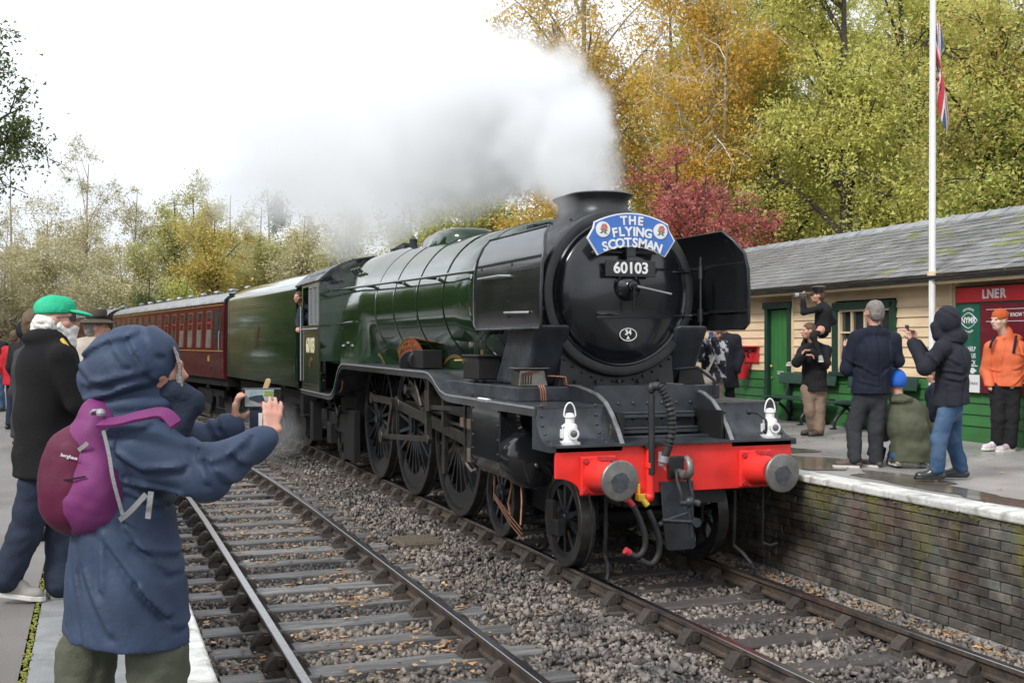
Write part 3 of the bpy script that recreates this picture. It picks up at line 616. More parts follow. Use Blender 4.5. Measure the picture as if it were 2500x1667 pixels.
# --- cab
CX = 1.365
roofp = [(CX+.03, 3.44), (1.30, 3.53), (1.18, 3.64), (.98, 3.75), (.7, 3.85), (.35, 3.91), (0, 3.93)]
roofp = roofp+[(-x, z) for x, z in reversed(roofp[:-1])]
m = MB(); m.rings([[(x, y, z) for x, z in roofp]+[(x*.985, y, z-.03) for x, z in reversed(roofp)] for y in (11.28, 13.95)]); rf = obj('cab_roof', m, 'plate_grey', LO, smooth=40)
m = MB()
for x, z in roofp[2:9:2]:
    for i in range(7): m.sph((x, 11.5+i*.36, z+.008), .016, 6, 4)
m.box((-1.22, 12.3, 3.60), (.02, 1.4, .05), ry=.8); obj('roof_rivets', m, 'smokebox_black', rf)
def cabside(s):
    x = s*CX; y0, y1, y2 = 11.35, 12.35, 13.25
    def sheet(a, b, z0, z1): m_.box((x-s*.012, (a+b)/2, (z0+z1)/2), (.024, b-a, z1-z0))
    m_ = MB(); sheet(y0, y2, 1.33, 2.60); sheet(y0, y0+.12, 2.60, 3.47); sheet(y0+.12, y2, 3.36, 3.47); sheet(y2-.1, y2, 2.6, 3.36); c = obj('cab_side', m_, 'loco_green', LO)
    for a, b in ((y0+.14, y0+.58), (y0+.60, y0+1.05)):
        m_ = MB()
        for q in (a+.02, b-.02): m_.box((x+s*.004, q, 2.98), (.03, .035, .76))
        for z in (2.62, 3.34): m_.box((x+s*.004, (a+b)/2, z), (.03, b-a, .035))
        w = obj('cab_window', m_, 'grey_line', c); m_ = MB(); m_.box((x-s*.01, (a+b)/2, 2.98), (.006, b-a-.06, .7)); obj('pane', m_, 'glass_dark', w)
    m_ = MB(); m_.tube([(x+s*.01, y0+.1, 2.53), (x+s*.05, y0+.16, 2.53), (x+s*.05, y2-.3, 2.53), (x+s*.01, y2-.24, 2.53)], .016, 8); m_.tube([(x+s*.02, y2+.02, 1.5), (x+s*.02, y2+.02, 3.0)], .018, 8); obj('handrail', m_, 'grey_line', c, smooth=60)
    m_ = MB()
    for a, b, z0, z1 in ((y0+.1, y2-.1, 1.45, 1.462), (y0+.1, y2-.1, 2.44, 2.452), (y0+.1, y0+.112, 1.45, 2.45), (y2-.112, y2-.1, 1.45, 2.45)): m_.box((x+s*.001, (a+b)/2, (z0+z1)/2), (.004, b-a, z1-z0))
    obj('lining', m_, 'line_orange', c)
    text('lettering', '60103', .40, 'cream_letter', c, (x+s*.004, (y0+y2)/2, 2.2), (R(90), 0, R(-90) if s < 0 else R(90)), ext=.002, sx=.9, bold=.010)
    m_ = MB().lathe([(1, 0), (1, .015), (.001, .018)], (x, (y0+y2)/2-.02, 1.88), (s, 0, 0), n=24, sc=(.085, .13)); obj('works_plate', m_, 'copper', c)
sides(cabside)
m = MB(); m.prism([(-CX, 1.92), (-CX, 3.44)]+[(x*.99, z-.02) for x, z in reversed(roofp)]+[(CX, 3.44), (CX, 1.92)], (0, 11.36, 0), X3, Z3, Y3, .03); cf = obj('cab_front', m, 'loco_green', LO)
def spect(s):
    m = MB(); pts = [(.98, 3.25), (1.26, 3.28), (1.24, 3.44), (1.12, 3.58), (.98, 3.66)]; m.prism([(s*a, b) for a, b in pts], (0, 11.345, 0), X3, Z3, Y3, .01); obj('front_window', m, 'glass_dark', cf)
sides(spect)
m = MB(); m.box((0, 12.3, 1.3), (2.6, 2.4, .1)); m.box((0, 12.9, 2.2), (1.9, .05, 1.7)); m.box((0, 13.9, 2.2), (2.3, .03, 2.2)); obj('cab_floor', m, 'under_black', LO)
# --- splashers, nameplate
def splash(s):
    for k, y in enumerate((4.5, 6.71, 8.92)):
        m = MB(); r0 = 1.10; a0 = math.asin(.86/r0)
        arc = [a0+(math.pi-2*a0)*i/16 for i in range(17)]
        m.prism([(r0*math.cos(a), 1.016+r0*math.sin(a)) for a in arc], (s*.86, y, 0), Y3, Z3, X3, -s*.30); sp_ = obj('splasher', m, 'loco_green', LO, smooth=40)
        m = MB(); m.rings([[(s*q, y+(r0+e)*math.cos(a), 1.016+(r0+e)*math.sin(a)) for q, e in ((.862, -.045), (.868, -.045), (.868, .004), (.862, .004))] for a in arc]); obj('splasher_beading', m, 'brass' if k else 'brass', sp_, smooth=40)
        if k == 1:
            m = MB(); r1, r2 = 1.13, 1.33; b0 = math.radians(58); ar = [b0+(math.pi-2*b0)*i/16 for i in range(17)]
            def band(ra, rb, x, t): return MB().rings([[(s*(x+p*t), y+q*math.cos(a), 1.016+q*math.sin(a)) for p, q in ((0, ra), (1, ra), (1, rb), (0, rb))] for a in ar])
            n_ = obj('nameplate', band(r1, r2, .86, .02), 'nameplate_red', LO)
            mm = band(r1-.005, r1+.015, .878, .012); q = band(r2-.015, r2+.008, .878, .012); mm.add(q.v, q.f); obj('rim', mm, 'brass', n_)
            S = 'FLYING SCOTSMAN'
            for i, chh in enumerate(S):
                if chh == ' ': continue
                a = b0+(math.pi-2*b0)*(.05+.9*(i+.5)/len(S)); a = a if s > 0 else a
                ang = (math.pi-b0)-(a-b0)
                yy_ = y+1.23*math.cos(a if s > 0 else a)*(1 if s > 0 else 1)
                # on the left side the word reads from rear (screen left) to front
                aa = (math.pi-b0)-(math.pi-2*b0)*(.05+.9*(i+.5)/len(S))
                if s > 0: aa = math.pi-aa
                text('lettering', chh, .15, 'brass', n_, (s*.892, y+1.225*math.cos(aa), 1.016+1.225*math.sin(aa)), (R(90), 0 if False else 0, R(-90) if s < 0 else R(90)), ext=.004, bold=.003).rotation_euler = ((Euler((R(90), 0, R(-90) if s < 0 else R(90))).to_matrix().to_4x4() @ Matrix.Rotation(aa-math.pi/2 if s > 0 else math.pi/2-aa, 4, 'Z')).to_euler())
splash(-1)
m = MB()
for y in (4.5, 6.71, 8.92): m.prism([(1.1*math.cos(a), 1.016+1.1*math.sin(a)) for a in [.9+1.34*i/12 for i in range(13)]], (.86, y, 0), Y3, Z3, X3, -.3)
obj('splasher', m, 'loco_green', LO)
# --- lubricators and pipes on the running plate
m = MB(); m.box((-1.08, 2.75, 1.98), (.28, .55, .26)); m.box((-1.08, 2.75, 2.12), (.32, .6, .03)); m.cyl((-1.08, 3.12, 1.95), (-1.08, 3.02, 1.95), .1, n=14)
lb = obj('lubricator', m, 'under_black', LO, bev=.015)
m = MB()
for i in range(6):
    x, y = -1.16+.05*(i % 3), 2.5+.09*i; m.tube([(x, y, 1.7), (x, y, 2.3), (x+.1, y, 2.42)], .007, 6)
for i in range(5): m.sph((-1.0, 2.3+.09*i, 2.4+.02*(i % 2)), .035, 8, 6)
obj('oil_pipes', m, 'under_black', lb)
m = MB(); m.cyl((-1.08, 2.7, 2.13), (-1.08, 2.7, 2.19), .028, n=10); m.tube([(-1.2, 3.1, 2.06), (-1.3, 3.12, 2.06)], .015, 6); obj('filler_cap', m, 'brass', lb)
m = MB(); m.cyl((-1.12, 5.55, 2.02), (-1.12, 5.35, 2.02), .13, n=16); m.box((-1.05, 5.15, 2.05), (.28, .5, .25)); m.cyl((-1.2, 5.5, 2.0), (-1.2, 5.56, 2.0), .15, n=16); obj('lubricator', m, 'under_black', LO, bev=.01)
m = MB(); m.box((-.95, 1.55, 1.90), (.34, .25, .18), taper=.8); m.box((-.95, 1.55, 2.0), (.36, .3, .02)); obj('relief_valve', m, 'motion', LO, bev=.01)
m = MB(); m.box((.95, 1.55, 1.90), (.34, .25, .18), taper=.8); m.tube([(.7, 1.4, 1.98), (.95, 1.3, 2.0), (1.1, 1.2, 1.86), (1.1, 1.2, 1.7)], .02, 8); obj('relief_valve', m, 'under_black', LO, bev=.01)
m = MB()
for k in range(4):
    m.tube([(-1.1+.03*k, 1.35, 1.84), (-1.12+.03*k, 1.28, 1.95), (-1.02+.03*k, 1.36, 1.97), (-.95, 1.5, 1.95)], .008, 6); m.tube([(-.8+.02*k, 1.4, 1.92), (-.64, 1.34-.02*k, 1.91), (-.63, 1.32-.02*k, 1.82)], .007, 6)
for k in range(3): m.tube([(-.98+.025*k, 1.19, 1.83), (-.97+.025*k, 1.17, 1.79), (-.96+.025*k, 1.17, 1.67)], .010, 6)
obj('copper_pipes', m, 'copper', LO, smooth=60)
# --- frames and undergear
m = MB()
for s in (-1, 1): m.box((s*.55, 6.2, 1.15), (.03, 12.2, .9))
m.box((0, 6.6, 1.62), (1.1, 11.7, .04)); m.box((0, 1.9, 1.1), (1.5, 1.1, .9)); m.box((0, 10.75, 1.0), (1.9, 1.3, 1.2)); m.box((0, .5, .95), (1.1, .9, .5)); m.box((0, 5.5, .9), (1.0, 8, .8)); obj('frames', m, 'under_black', LO)
# --- cylinders
def cylinder(s):
    m = MB(); pr = [(.78, 1.64), (1.30, 1.64), (1.335, 1.60), (1.335, 1.02), (1.30, .92), (1.22, .84), (1.08, .80), (.78, .80)]
    m.prism([(s*a, b) for a, b in pr], (0, 1.42, 0), X3, Z3, Y3, .92); c = obj('cylinder', m, 'loco_black', LO, bev=.012)
    m = MB().lathe([(.31, 1.42), (.31, 1.24), (.29, 1.2), (.2, 1.17), (.001, 1.16)], (s*1.02, 0, 1.06), Y3, n=30); m.lathe([(.18, 1.42), (.18, 1.28), (.15, 1.25), (.001, 1.24)], (s*1.02, 0, 1.48), Y3, n=20); obj('cylinder_cover', m, 'loco_black', c, smooth=40)
    m = MB()
    for y in (1.46, 2.30):
        for z in (.95, 1.1, 1.25, 1.4, 1.55): m.sph((s*1.337, y, z), .014, 6, 4)
    m.box((s*1.32, 2.38, 1.3), (.03, .04, .8)); m.sph((s*1.02, 1.15, 1.0), .03, 8, 5); obj('bolts', m, 'motion', c)
    m = MB(); m.cyl((s*1.33, 1.75, 1.645), (s*1.33, 2.1, 1.645), .028, n=8); obj('oil_cup', m, 'white_paint', c)
    m = MB()
    for k in range(3): m.tube([(s*1.14, 2.1+.02*k, .8), (s*1.15, 2.12, .6-.02*k), (s*1.18, 1.5, .44-.045*k), (s*1.2, 1.12-.03*k, .36-.05*k)], .0085, 8)
    m.tube([(s*1.12, 1.35, .80), (s*1.13, 1.3, .62), (s*1.2, 1.15, .4)], .011, 8); m.tube([(s*1.12, 1.6, .80), (s*1.15, 1.65, .55), (s*1.18, 1.5, .45)], .014, 8); obj('drain_pipes', m, 'copper', LO, smooth=60)
sides(cylinder)
# --- wheels
def wheel(name, y, r, s, nsp, par, hub=.16, x=.765, crank=None, rim='wheel_dark', boss=0):
    X = s*x; w = MB().lathe([(r-.075, -.065), (r-.005, -.065), (r, -.06), (r+.004, .04), (r+.028, .05), (r+.028, .075), (r-.075, .075), (r-.075, -.065)], (X, y, r), (-s, 0, 0), n=56, cap=False)
    root = obj(name, w, 'tyre', par, smooth=35)
    m = MB(); n = 56
    m.rings([[(X+s*q, y+p*math.cos(a), r+p*math.sin(a)) for p, q in ((r-.14, .045), (r-.075, .058), (r-.075, -.06), (r-.14, -.045))] for a in [2*math.pi*i/n for i in range(n+1)]], cap=False)
    obj('rim', m, rim, root, smooth=35)
    m = MB()
    for i in range(nsp):
        a = 2*math.pi*(i+.5)/nsp; d = Vector((0, math.cos(a), math.sin(a))); t = Vector((0, -math.sin(a), math.cos(a))); c = Vector((X, y, r))
        a1, a2 = c+d*hub*.8, c+d*(r-.12); e = Vector((s, 0, 0))
        m.rings([[p+t*u*w_+e*q*.04 for u, q in ((-1, 1), (1, 1), (1, -1), (-1, -1))] for p, w_ in ((a1, .030), (a2, .022))])
    obj('spokes', m, rim, root)
    m = MB().lathe([(hub, -.05), (hub, .07), (hub*.6, .08), (hub*.6, .1), (.001, .1)], (X, y, r), (s, 0, 0), n=24)
    if crank: m.cyl((X, y+crank[0], r+crank[1]), (X+s*.1, y+crank[0], r+crank[1]), .13, n=20); m.box((X+s*.03, y+crank[0]/2, r+crank[1]/2), (.12, .2, .3), rx=math.atan2(-crank[0], crank[1]))
    if boss: # balance weight in the lower part of the wheel
        arc = [math.pi*1.5-.75+1.5*i/10 for i in range(11)]; m.prism([((r-.10)*math.cos(a), (r-.10)*math.sin(a)) for a in arc]+[((r-.36)*math.cos(a), (r-.30)*math.sin(a)) for a in reversed(arc)], (X-s*.05, y, r), Y3, Z3, X3, s*.10)
    obj('hub', m, rim, root, smooth=35); return root
CR = (.10, .33)
for s in (-1, 1):
    for y in (4.5, 6.71, 8.92): wheel('driving_wheel', y, 1.016, s, 20, LO, crank=CR, boss=1)
    for y in (.92, 2.825): wheel('bogie_wheel', y, .4826, s, 10, LO, hub=.13)
    wheel('trailing_wheel', 11.82, .56, s, 10, LO, hub=.14)
m = MB()
for y in (4.5, 6.71, 8.92): m.cyl((-.75, y, 1.016), (.75, y, 1.016), .09, n=12)
for y in (.92, 2.825): m.cyl((-.75, y, .4826), (.75, y, .4826), .08, n=12)
obj('axles', m, 'under_black', LO)
m = MB()
for s in (-1, 1): m.box((s*.60, 1.87, .55), (.04, 2.6, .3)); m.box((s*.95, .92, .50), (.06, .16, .36)); m.box((s*.93, .80, .42), (.1, .2, .16))
m.box((0, 1.87, .7), (1.2, 1.0, .15)); obj('bogie_frame', m, 'under_black', LO, bev=.01)
m = MB()
for s in (-1, 1): m.box((s*.98, 11.8, .78), (.08, 2.4, .35)); m.box((s*1.03, 11.82, .55), (.14, .36, .4)); [m.cyl((s*1.05, 11.82+q, .75), (s*1.05, 11.82+q, .98), .09, n=10) for q in (-.5, .5)]; m.box((s*.98, 10.3, .62), (.12, .9, .9)); m.box((s*1.1, 13.1, .7), (.2, .3, .8)); m.tube([(s*1.2, 10.7, 1.2), (s*1.2, 10.4, .95), (s*1.2, 10.25, 1.15)], .03, 8)
obj('trailing_frame', m, 'under_black', LO, bev=.01)
m = MB(); m.tube([(-1.25, 9.75, 1.62), (-1.25, 9.85, 1.44), (-1.25, 10.1, 1.4), (-1.25, 10.2, 1.5)], .022, 8); obj('copper_pipes', m, 'copper', LO, smooth=60)
# --- rods and valve gear
def rod(m, a, b, x, h, t, s):
    a, b = Vector((0, *a)), Vector((0, *b)); d = (b-a).normalized(); u = Vector((0, -d.z, d.y))*h/2; e = Vector((s, 0, 0)); p = Vector((s*x, 0, 0))
    m.rings([[p+q+u+e*t/2, p+q-u+e*t/2, p+q-u-e*t/2, p+q+u-e*t/2] for q in (a, b)])
    for q in (a, b): m.cyl(p+q-e*t*.7, p+q+e*t*.7, h*.85, n=16)
def gear(s):
    pins = [(y+CR[0], 1.016+CR[1]) for y in (4.5, 6.71, 8.92)]
    m = MB(); rod(m, pins[0], pins[1], .90, .12, .05, s); rod(m, pins[1], pins[2], .90, .12, .05, s); obj('coupling_rod', m, 'motion', LO, bev=.008)
    m = MB(); rod(m, pins[1], (3.15, 1.06), 1.02, .15, .06, s); obj('connecting_rod', m, 'motion', LO, bev=.008)
    m = MB(); m.box((s*1.03, 3.1, 1.08), (.16, .36, .34)); m.cyl((s*1.03, 3.0, 1.06), (s*1.03, 2.3, 1.06), .04, n=12); m.box((s*1.03, 3.1, 1.32), (.12, .5, .08)); obj('crosshead', m, 'dull_red' if False else 'motion', LO, bev=.015)
    m = MB(); m.box((s*1.03, 3.2, 1.42), (.14, 1.9, .10)); m.box((s*1.03, 3.2, 1.25), (.05, 1.8, .04)); m.box((s*1.0, 4.12, 1.45), (.30, .06, .50)); obj('slide_bars', m, 'motion', LO, bev=.006)
    m = MB(); e = (6.71+CR[0]+.28, .80+.05); rod(m, pins[1], e, 1.12, .10, .04, s); obj('return_crank', m, 'motion', LO)
    m = MB(); rod(m, e, (4.66, 1.0), 1.17, .075, .04, s); m.cyl((s*1.13, e[0], e[1]), (s*1.24, e[0], e[1]), .10, n=18); obj('eccentric_rod', m, 'motion', LO, bev=.006)
    m = MB(); m.rings([[(s*1.19, 4.66+.05*math.cos(t)+w_, 1.02+.62*k), (s*1.11, 4.66+.05*math.cos(t)+w_, 1.02+.62*k), (s*1.11, 4.74+.05*math.cos(t)+w_*0+.02, 1.02+.62*k), (s*1.19, 4.74+.05*math.cos(t)+.02, 1.02+.62*k)] for k, t, w_ in ((0, 0, 0), (.35, .5, .02), (.7, .5, .02), (1, 0, 0))]); m.box((s*1.10, 4.62, 1.62), (.2, .1, .5)); m.box((s*.98, 4.55, 1.2), (.06, .12, 1.3)); m.tube([(s*1.2, 5.3, 1.85), (s*1.2, 4.9, 1.42)], .025, 8); m.cyl((s*1.05, 5.6, 1.62), (s*1.25, 5.6, 1.62), .07, n=12); m.box((s*1.15, 5.25, 1.55), (.06, .8, .18), rx=.35); obj('expansion_link', m, 'motion', LO, bev=.006)
    m = MB(); rod(m, (4.7, 1.42), (2.5, 1.5), 1.15, .06, .03, s); m.box((s*1.2, 3.0, 1.2), (.03, .05, .75)); rod(m, (3.0, .86), (3.2, .98), 1.2, .05, .03, s); obj('radius_rod', m, 'motion', LO)
    m = MB(); m.box((s*1.16, 2.95, .95), (.06, .3, .16)); m.tube([(s*1.2, 3.1, .9), (s*1.2, 2.75, .78), (s*1.2, 2.6, .82)], .02, 6); m.box((s*1.15, 2.9, 1.32), (.08, .7, .12)); obj('drop_link', m, 'drain', LO, bev=.01)
sides(gear)
# --- beam fittings: standpipe and hose, hook, screw coupling, hoses, guard irons
m = MB(); m.cyl((-.32, -.06, 1.02), (-.32, -.06, 1.78), .032, n=12); m.sph((-.32, -.06, 1.84), (.04, .04, .055)); m.box((-.32, -.03, 1.28), (.12, .06, .03)); vp = obj('vacuum_pipe', m, 'smokebox_black', LO, smooth=40)
pts = [(-.31, -.08, 1.86), (-.26, -.12, 1.85), (-.21, -.15, 1.75), (-.17, -.17, 1.60), (-.16, -.17, 1.45), (-.19, -.16, 1.30), (-.22, -.14, 1.20)]
def spl(P, n=8):
    P = [Vector(p) for p in P]; out = []
    for i in range(len(P)-1):
        p0, p1, p2, p3 = P[max(i-1, 0)], P[i], P[i+1], P[min(i+2, len(P)-1)]
        for k in range(n):
            t = k/n; out.append(.5*((2*p1)+(p2-p0)*t+(2*p0-5*p1+4*p2-p3)*t*t+(3*p1-p0-3*p2+p3)*t**3))
    return out+[P[-1]]
q = spl(pts, 14); m = MB(); m.tube(q, [.040+.007*(1 if (i//2) % 2 else -1) if 10 < i < len(q)-14 else .042 for i in range(len(q))], 12); obj('hose', m, 'rubber', vp, smooth=50)
m = MB(); m.cyl((-.225, -.135, 1.20), (-.235, -.13, 1.14), .05, n=12); m.box((-.25, -.12, 1.17), (.03, .05, .13)); m.tube([(-.23, -.13, 1.14), (-.21, -.14, 1.06), (-.25, -.13, 1.1), (-.21, -.12, 1.08)], .005, 5); obj('hose_clip', m, 'grey_line', vp)
m = MB(); m.cyl((-.32, -.03, .80), (-.32, -.03, 1.29), .042, n=14); m.cyl((-.32, -.035, 1.08), (-.32, -.035, 1.13), .052, n=14); m.sph((-.33, -.03, .80), .05); m.cyl((-.33, -.03, .80), (-.4, .05, .79), .045, n=12); obj('steam_pipe', m, 'beam_red', LO, smooth=40)
m = MB(); m.box((-.04, -.02, 1.07), (.17, .04, .22)); hp = obj('coupling_plate', m, 'smokebox_black', LO, bev=.01)
hk = [(-.04, .0, 1.02), (-.04, -.14, 1.02), (-.04, -.22, 1.01), (-.04, -.29, 1.04), (-.04, -.30, 1.11), (-.04, -.26, 1.17), (-.04, -.21, 1.18)]
m = MB(); m.tube(spl(hk, 5), [.042]*10+[.04]*8+[.036]*6+[.03]*4+[.022, .015, .01], 10); obj('draw_hook', m, 'buffer_steel', hp, smooth=60)
m = MB(); m.prism([(-.21, .94), (.15, .94), (.16, .45), (.18, .30), (.15, .27), (-.12, .27), (-.15, .30)], (0, -.03, 0), X3, Z3, Y3, .02); gp = obj('guard_plate', m, 'plate_grey', LO, bev=.008)
m = MB()
for dx in (-.10, .02): m.tube(spl([(dx, -.15, 1.05), (dx, -.17, .95), (dx+.02, -.2, .84), (dx+.03, -.2, .76)], 4), .018, 8)
m.cyl((-.1, -.2, .75), (.10, -.2, .75), .028, n=10); m.sph((.01, -.2, .76), .05); m.cyl((.01, -.19, .70), (.06, -.17, .42), .022, n=10); m.sph((.10, -.2, .74), .035)
m.tube([(-.28, -.2, .60), (.08, -.19, .56)], .018, 8); m.tube([(-.22, -.2, .60), (.03, -.18, .66)], .014, 8); m.tube([(-.24, -.17, .575), (.06, -.15, .55)], .013, 8); m.cyl((.08, -.23, .56), (.08, -.15, .56), .045, n=14); m.sph((-.30, -.2, .565), .025)
obj('screw_coupling', m, 'plate_grey', hp, smooth=50)
def hose(px, colm, pts, name='brake_hose'):
    m = MB(); m.box((px, -.02, .80), (.07, .09, .07)); m.cyl((px, -.03, .80), (px+.06, -.06, .72), .03, n=10); m.box((px-.02, -.03, .87), (.02, .03, .12)); h = obj(name, m, colm, LO, bev=.006)
    m = MB(); m.tube(spl(pts, 6), .030, 10); obj('hose', m, 'rubber', h, smooth=60); m = MB(); m.cyl(pts[-1], Vector(pts[-1])+Vector((-.05, 0, .03)), .036, n=10); obj('coupling_head', m, colm if colm != 'yellow' else 'rubber', h)
hose(-.57, 'dull_red', [(-.51, -.06, .72), (-.46, -.09, .6), (-.42, -.12, .45), (-.43, -.12, .32), (-.5, -.12, .26), (-.57, -.1, .29)])
hose(-.42, 'yellow', [(-.36, -.07, .68), (-.31, -.1, .55), (-.27, -.12, .4), (-.28, -.12, .26), (-.35, -.12, .18), (-.43, -.11, .2)])
m = MB()
for s in (-1, 1): m.rings([[(s*a, y, z) for a, y in ((.695, b), (.725, b), (.725, b+.02), (.695, b+.02))] for b, z in ((.12, .8), (.13, .4), (.15, .22))]); m.tube([(s*.71, .15, .24), (s*.74, .02, .18), (s*.78, -.06, .10), (s*.80, -.08, .05)], .018, 6)
m.box((.95, .0, .55), (.012, .02, .6)); m.tube([(.95, 0, .28), (1.02, -.03, .25), (1.1, -.03, .27)], .015, 6); obj('guard_irons', m, 'under_black', LO)
m = MB(); m.box((-.60, .21, 1.425), (.075, .004, .21), rz=R(-75)); st = obj('warning_label', m, 'white_paint', LO); m = MB()
for z in (1.46, 1.405, 1.36): m.box((-.603, .205, z), (.06, .004, .04), rz=R(-75))
obj('warning_panel', m, 'yellow', st)
m = MB(); m.tube([(.93, .2, 1.57), (.95, .08, 1.56), (1.02, .05, 1.50), (1.03, .06, 1.40)], .012, 6); m.sph((.93, .22, 1.57), .03, 8, 6); m.sph((1.03, .08, 1.38), .025, 8, 6); obj('lamp_bracket', m, 'smokebox_black', LO)
# --- headboard
pmat('rose_pink', (.50, .17, .15), .5, var=.1); pmat('thistle', (.13, .17, .13), .5, var=.1)
HB = thing('headboard', 'blue curved headboard lettered in white on top of the smokebox door', 'sign', (.0, 10.745, SZ))
def hb_poly(k=0):
    top = [(x, .83-.11*(x/.44)**2-k) for x in [-.43+.86*i/14 for i in range(15)]]
    top = [(x*(1-k), z) for x, z in top]
    bot = [(x*(1-k*2), .475-.105*(x/.4)**2+k) for x in [.395-.79*i/14 for i in range(15)]]
    return top+[(.445-k, .66), (.515-k*1.4, .55)]+bot+[(-.515+k*1.4, .55), (-.445+k, .66)]
m = MB().prism(hb_poly(), (0, 0, 0), X3, Z3, Y3, .02); obj('rim', m, 'white_paint', HB)
m = MB().prism(hb_poly(.014), (0, -.006, 0), X3, Z3, Y3, .01); obj('board', m, 'head_blue', HB)
for word, rad, cz, size, spread in (('THE', 1.1, .745, .125, .100), ('FLYING', 1.2, .628, .132, .090), ('SCOTSMAN', 1.0, .512, .135, .087)):
    WD = {'I': .45, 'M': 1.15, 'N': 1.05, 'G': 1.08, 'O': 1.12, 'L': .85, 'F': .88, 'E': .9, 'S': .9}; cum = 0; tot = sum(WD.get(c_, 1) for c_ in word)
    for i, c_ in enumerate(word):
        u = (cum+WD.get(c_, 1)/2-tot/2)*spread; cum += WD.get(c_, 1); th_ = u/rad
        text('lettering', c_, size, 'white_paint', HB, (rad*math.sin(th_), -.008, cz-rad*(1-math.cos(th_))), (R(90), th_, 0), ext=.004, bold=.0045)
for s in (-1, 1):
    m = MB().lathe([(.082, 0), (.082, .006), (.001, .008)], (s*.335, -.006, .645), (0, -1, 0), n=28); rd = obj('roundel', m, 'white_paint', HB)
    m = MB()
    for i in range(6): a = i*math.pi/3; m.lathe([(.016, 0), (.016, .003), (.001, .004)], (s*.335+.012+.022*math.cos(a), -.014, .67+.022*math.sin(a)), (0, -1, 0), n=10)
    obj('rose', m, 'rose_pink', rd)
    m = MB()
    for a, l_ in ((.4, .055), (-.5, .05), (2.4, .06), (3.5, .05)): m.prism([(0, 0), (.02, .011), (l_, 0), (.02, -.011)], (s*.335+.005, -.0145, .62), (math.cos(a), 0, math.sin(a)), (-math.sin(a), 0, math.cos(a)), (0, 1, 0), .003)
    obj('foliage', m, 'thistle', rd)
m = MB(); m.box((0, .03, .44), (.1, .05, .14)); m.box((0, .04, .6), (.06, .06, .4)); obj('bracket', m, 'smokebox_black', HB)
# --- headlamps: things standing on the beam
def lamp(x, label):
    t = thing('head_lamp', label, 'lamp', (x, 9.83, 1.318), R(-4), group='white lamps on the buffer beam')
    m = MB(); m.box((0, 0, .012), (.155, .155, .024)); m.lathe([(.070, .02), (.072, .17), (.06, .19), (.045, .195), (.045, .25), (.056, .252), (.056, .262), (.046, .264), (.035, .29), (.001, .297)], (0, 0, 0), Z3, n=24); obj('lamp_body', m, 'white_paint', t, smooth=40)
    m = MB().lathe([(.045, .055), (.050, .10), (.055, .105), (.055, .115), (.045, .115)], (.0, 0, .105), (.0, -1, 0), n=22); rim = obj('lens_rim', m, 'white_paint', t, smooth=40)
    m = MB().lathe([(.046, .108), (.03, .118), (.001, .122)], (0, 0, .105), (0, -1, 0), n=20); obj('lens', m, 'lens', rim, smooth=60)
    m = MB(); m.tube([(.058*math.cos(a), 0, .265+.125*math.sin(a)*1.0) for a in [math.pi*i/14 for i in range(15)]], .0075, 8); obj('handle', m, 'white_paint', t, smooth=60)
    m = MB(); m.box((-.08, .0, .1), (.02, .05, .08)); m.cyl((-.06, -.03, .17), (-.09, -.03, .17), .012, n=8); obj('side_bracket', m, 'white_paint', t)
    return t
lamp(-1.10, 'white oil lamp on the buffer beam, the one nearer the empty track'); lamp(1.10, 'white oil lamp on the buffer beam, the one nearer the station building')
# ================================================================ TENDER AND COACHES
pmat('coal', (.012, .012, .013), .5, var=.4, vs=15, bump=1, bs=25)
pmat('maroon', (.085, .013, .015), .25, var=.12, vs=1.5, coat=.5, bump=.01, bs=3, rvar=.06)
pmat('roof_grey', (.24, .25, .26), .35, var=.2, vs=3, col2=(.18, .185, .19), c2s=2.5, rvar=.12, bump=.05, bs=30)
pmat('gold_line', (.55, .36, .10), .4, var=0)
pmat('window_frame', (.25, .07, .05), .4, var=.1)
pmat('coach_glass_pale', (.23, .27, .25), .15, var=.25, vs=2.2, coat=1)  # paler pane colour for the first windows of the first coach
pmat('coach_glass', (.05, .07, .07), .06, var=.4, vs=1.1, coat=1)
pmat('gangway', (.016, .016, .017), .7, var=.2)
TA = R(3.25)
TE = thing('tender', 'dark green corridor tender lined in orange, coupled behind the locomotive cab', 'tender', (0.02, 24.05, 0), TA)
def tring(y, top=1):
    p = [(-1.335, 1.33), (-1.335, 3.38), (-1.32, 3.46), (-1.27, 3.54), (-1.16, 3.64), (-.98, 3.74), (-.80, 3.80)]
    return p
def tside(s):
    p = [(s*x, z) for x, z in tring(0)]; q = [(s*(abs(x)-.02), z-.005) for x, z in tring(0)]
    m = MB(); m.rings([[(x, y, z) for x, z in p]+[(x, y, z) for x, z in reversed(q)] for y in (.02, 8.55)]); t = obj('tender_side', m, 'loco_green', TE, smooth=40)
    m = MB()
    for a, b, z0, z1 in ((.35, 8.3, 1.55, 1.562), (.35, 8.3, 1.60, 1.607), (.35, 8.3, 3.12, 3.132), (.35, 8.3, 3.18, 3.187), (.35, .362, 1.55, 3.19), (8.29, 8.302, 1.55, 3.19)): m.box((s*1.337, (a+b)/2, (z0+z1)/2), (.004, b-a, z1-z0))
    obj('lining', m, 'line_orange', t)
    m = MB()
    for i in range(4): m.box((s*1.338, 4.3, 2.22+i*.09), (.004, .9-(.25 if i in (0, 3) else 0), .02))
    m.lathe([(1, 0), (1, .004), (.001, .005)], (s*1.338, 4.3, 2.4), (s, 0, 0), n=20, sc=(.12, .38)); obj('crest', m, 'line_orange', t)
    m = MB(); m.tube([(s*1.36, -.02, 1.45), (s*1.36, -.02, 2.75)], .018, 8); m.box((s*1.32, -.06, 2.1), (.03, .12, 1.55)); obj('handrail', m, 'loco_green', t, smooth=50)
sides(tside)
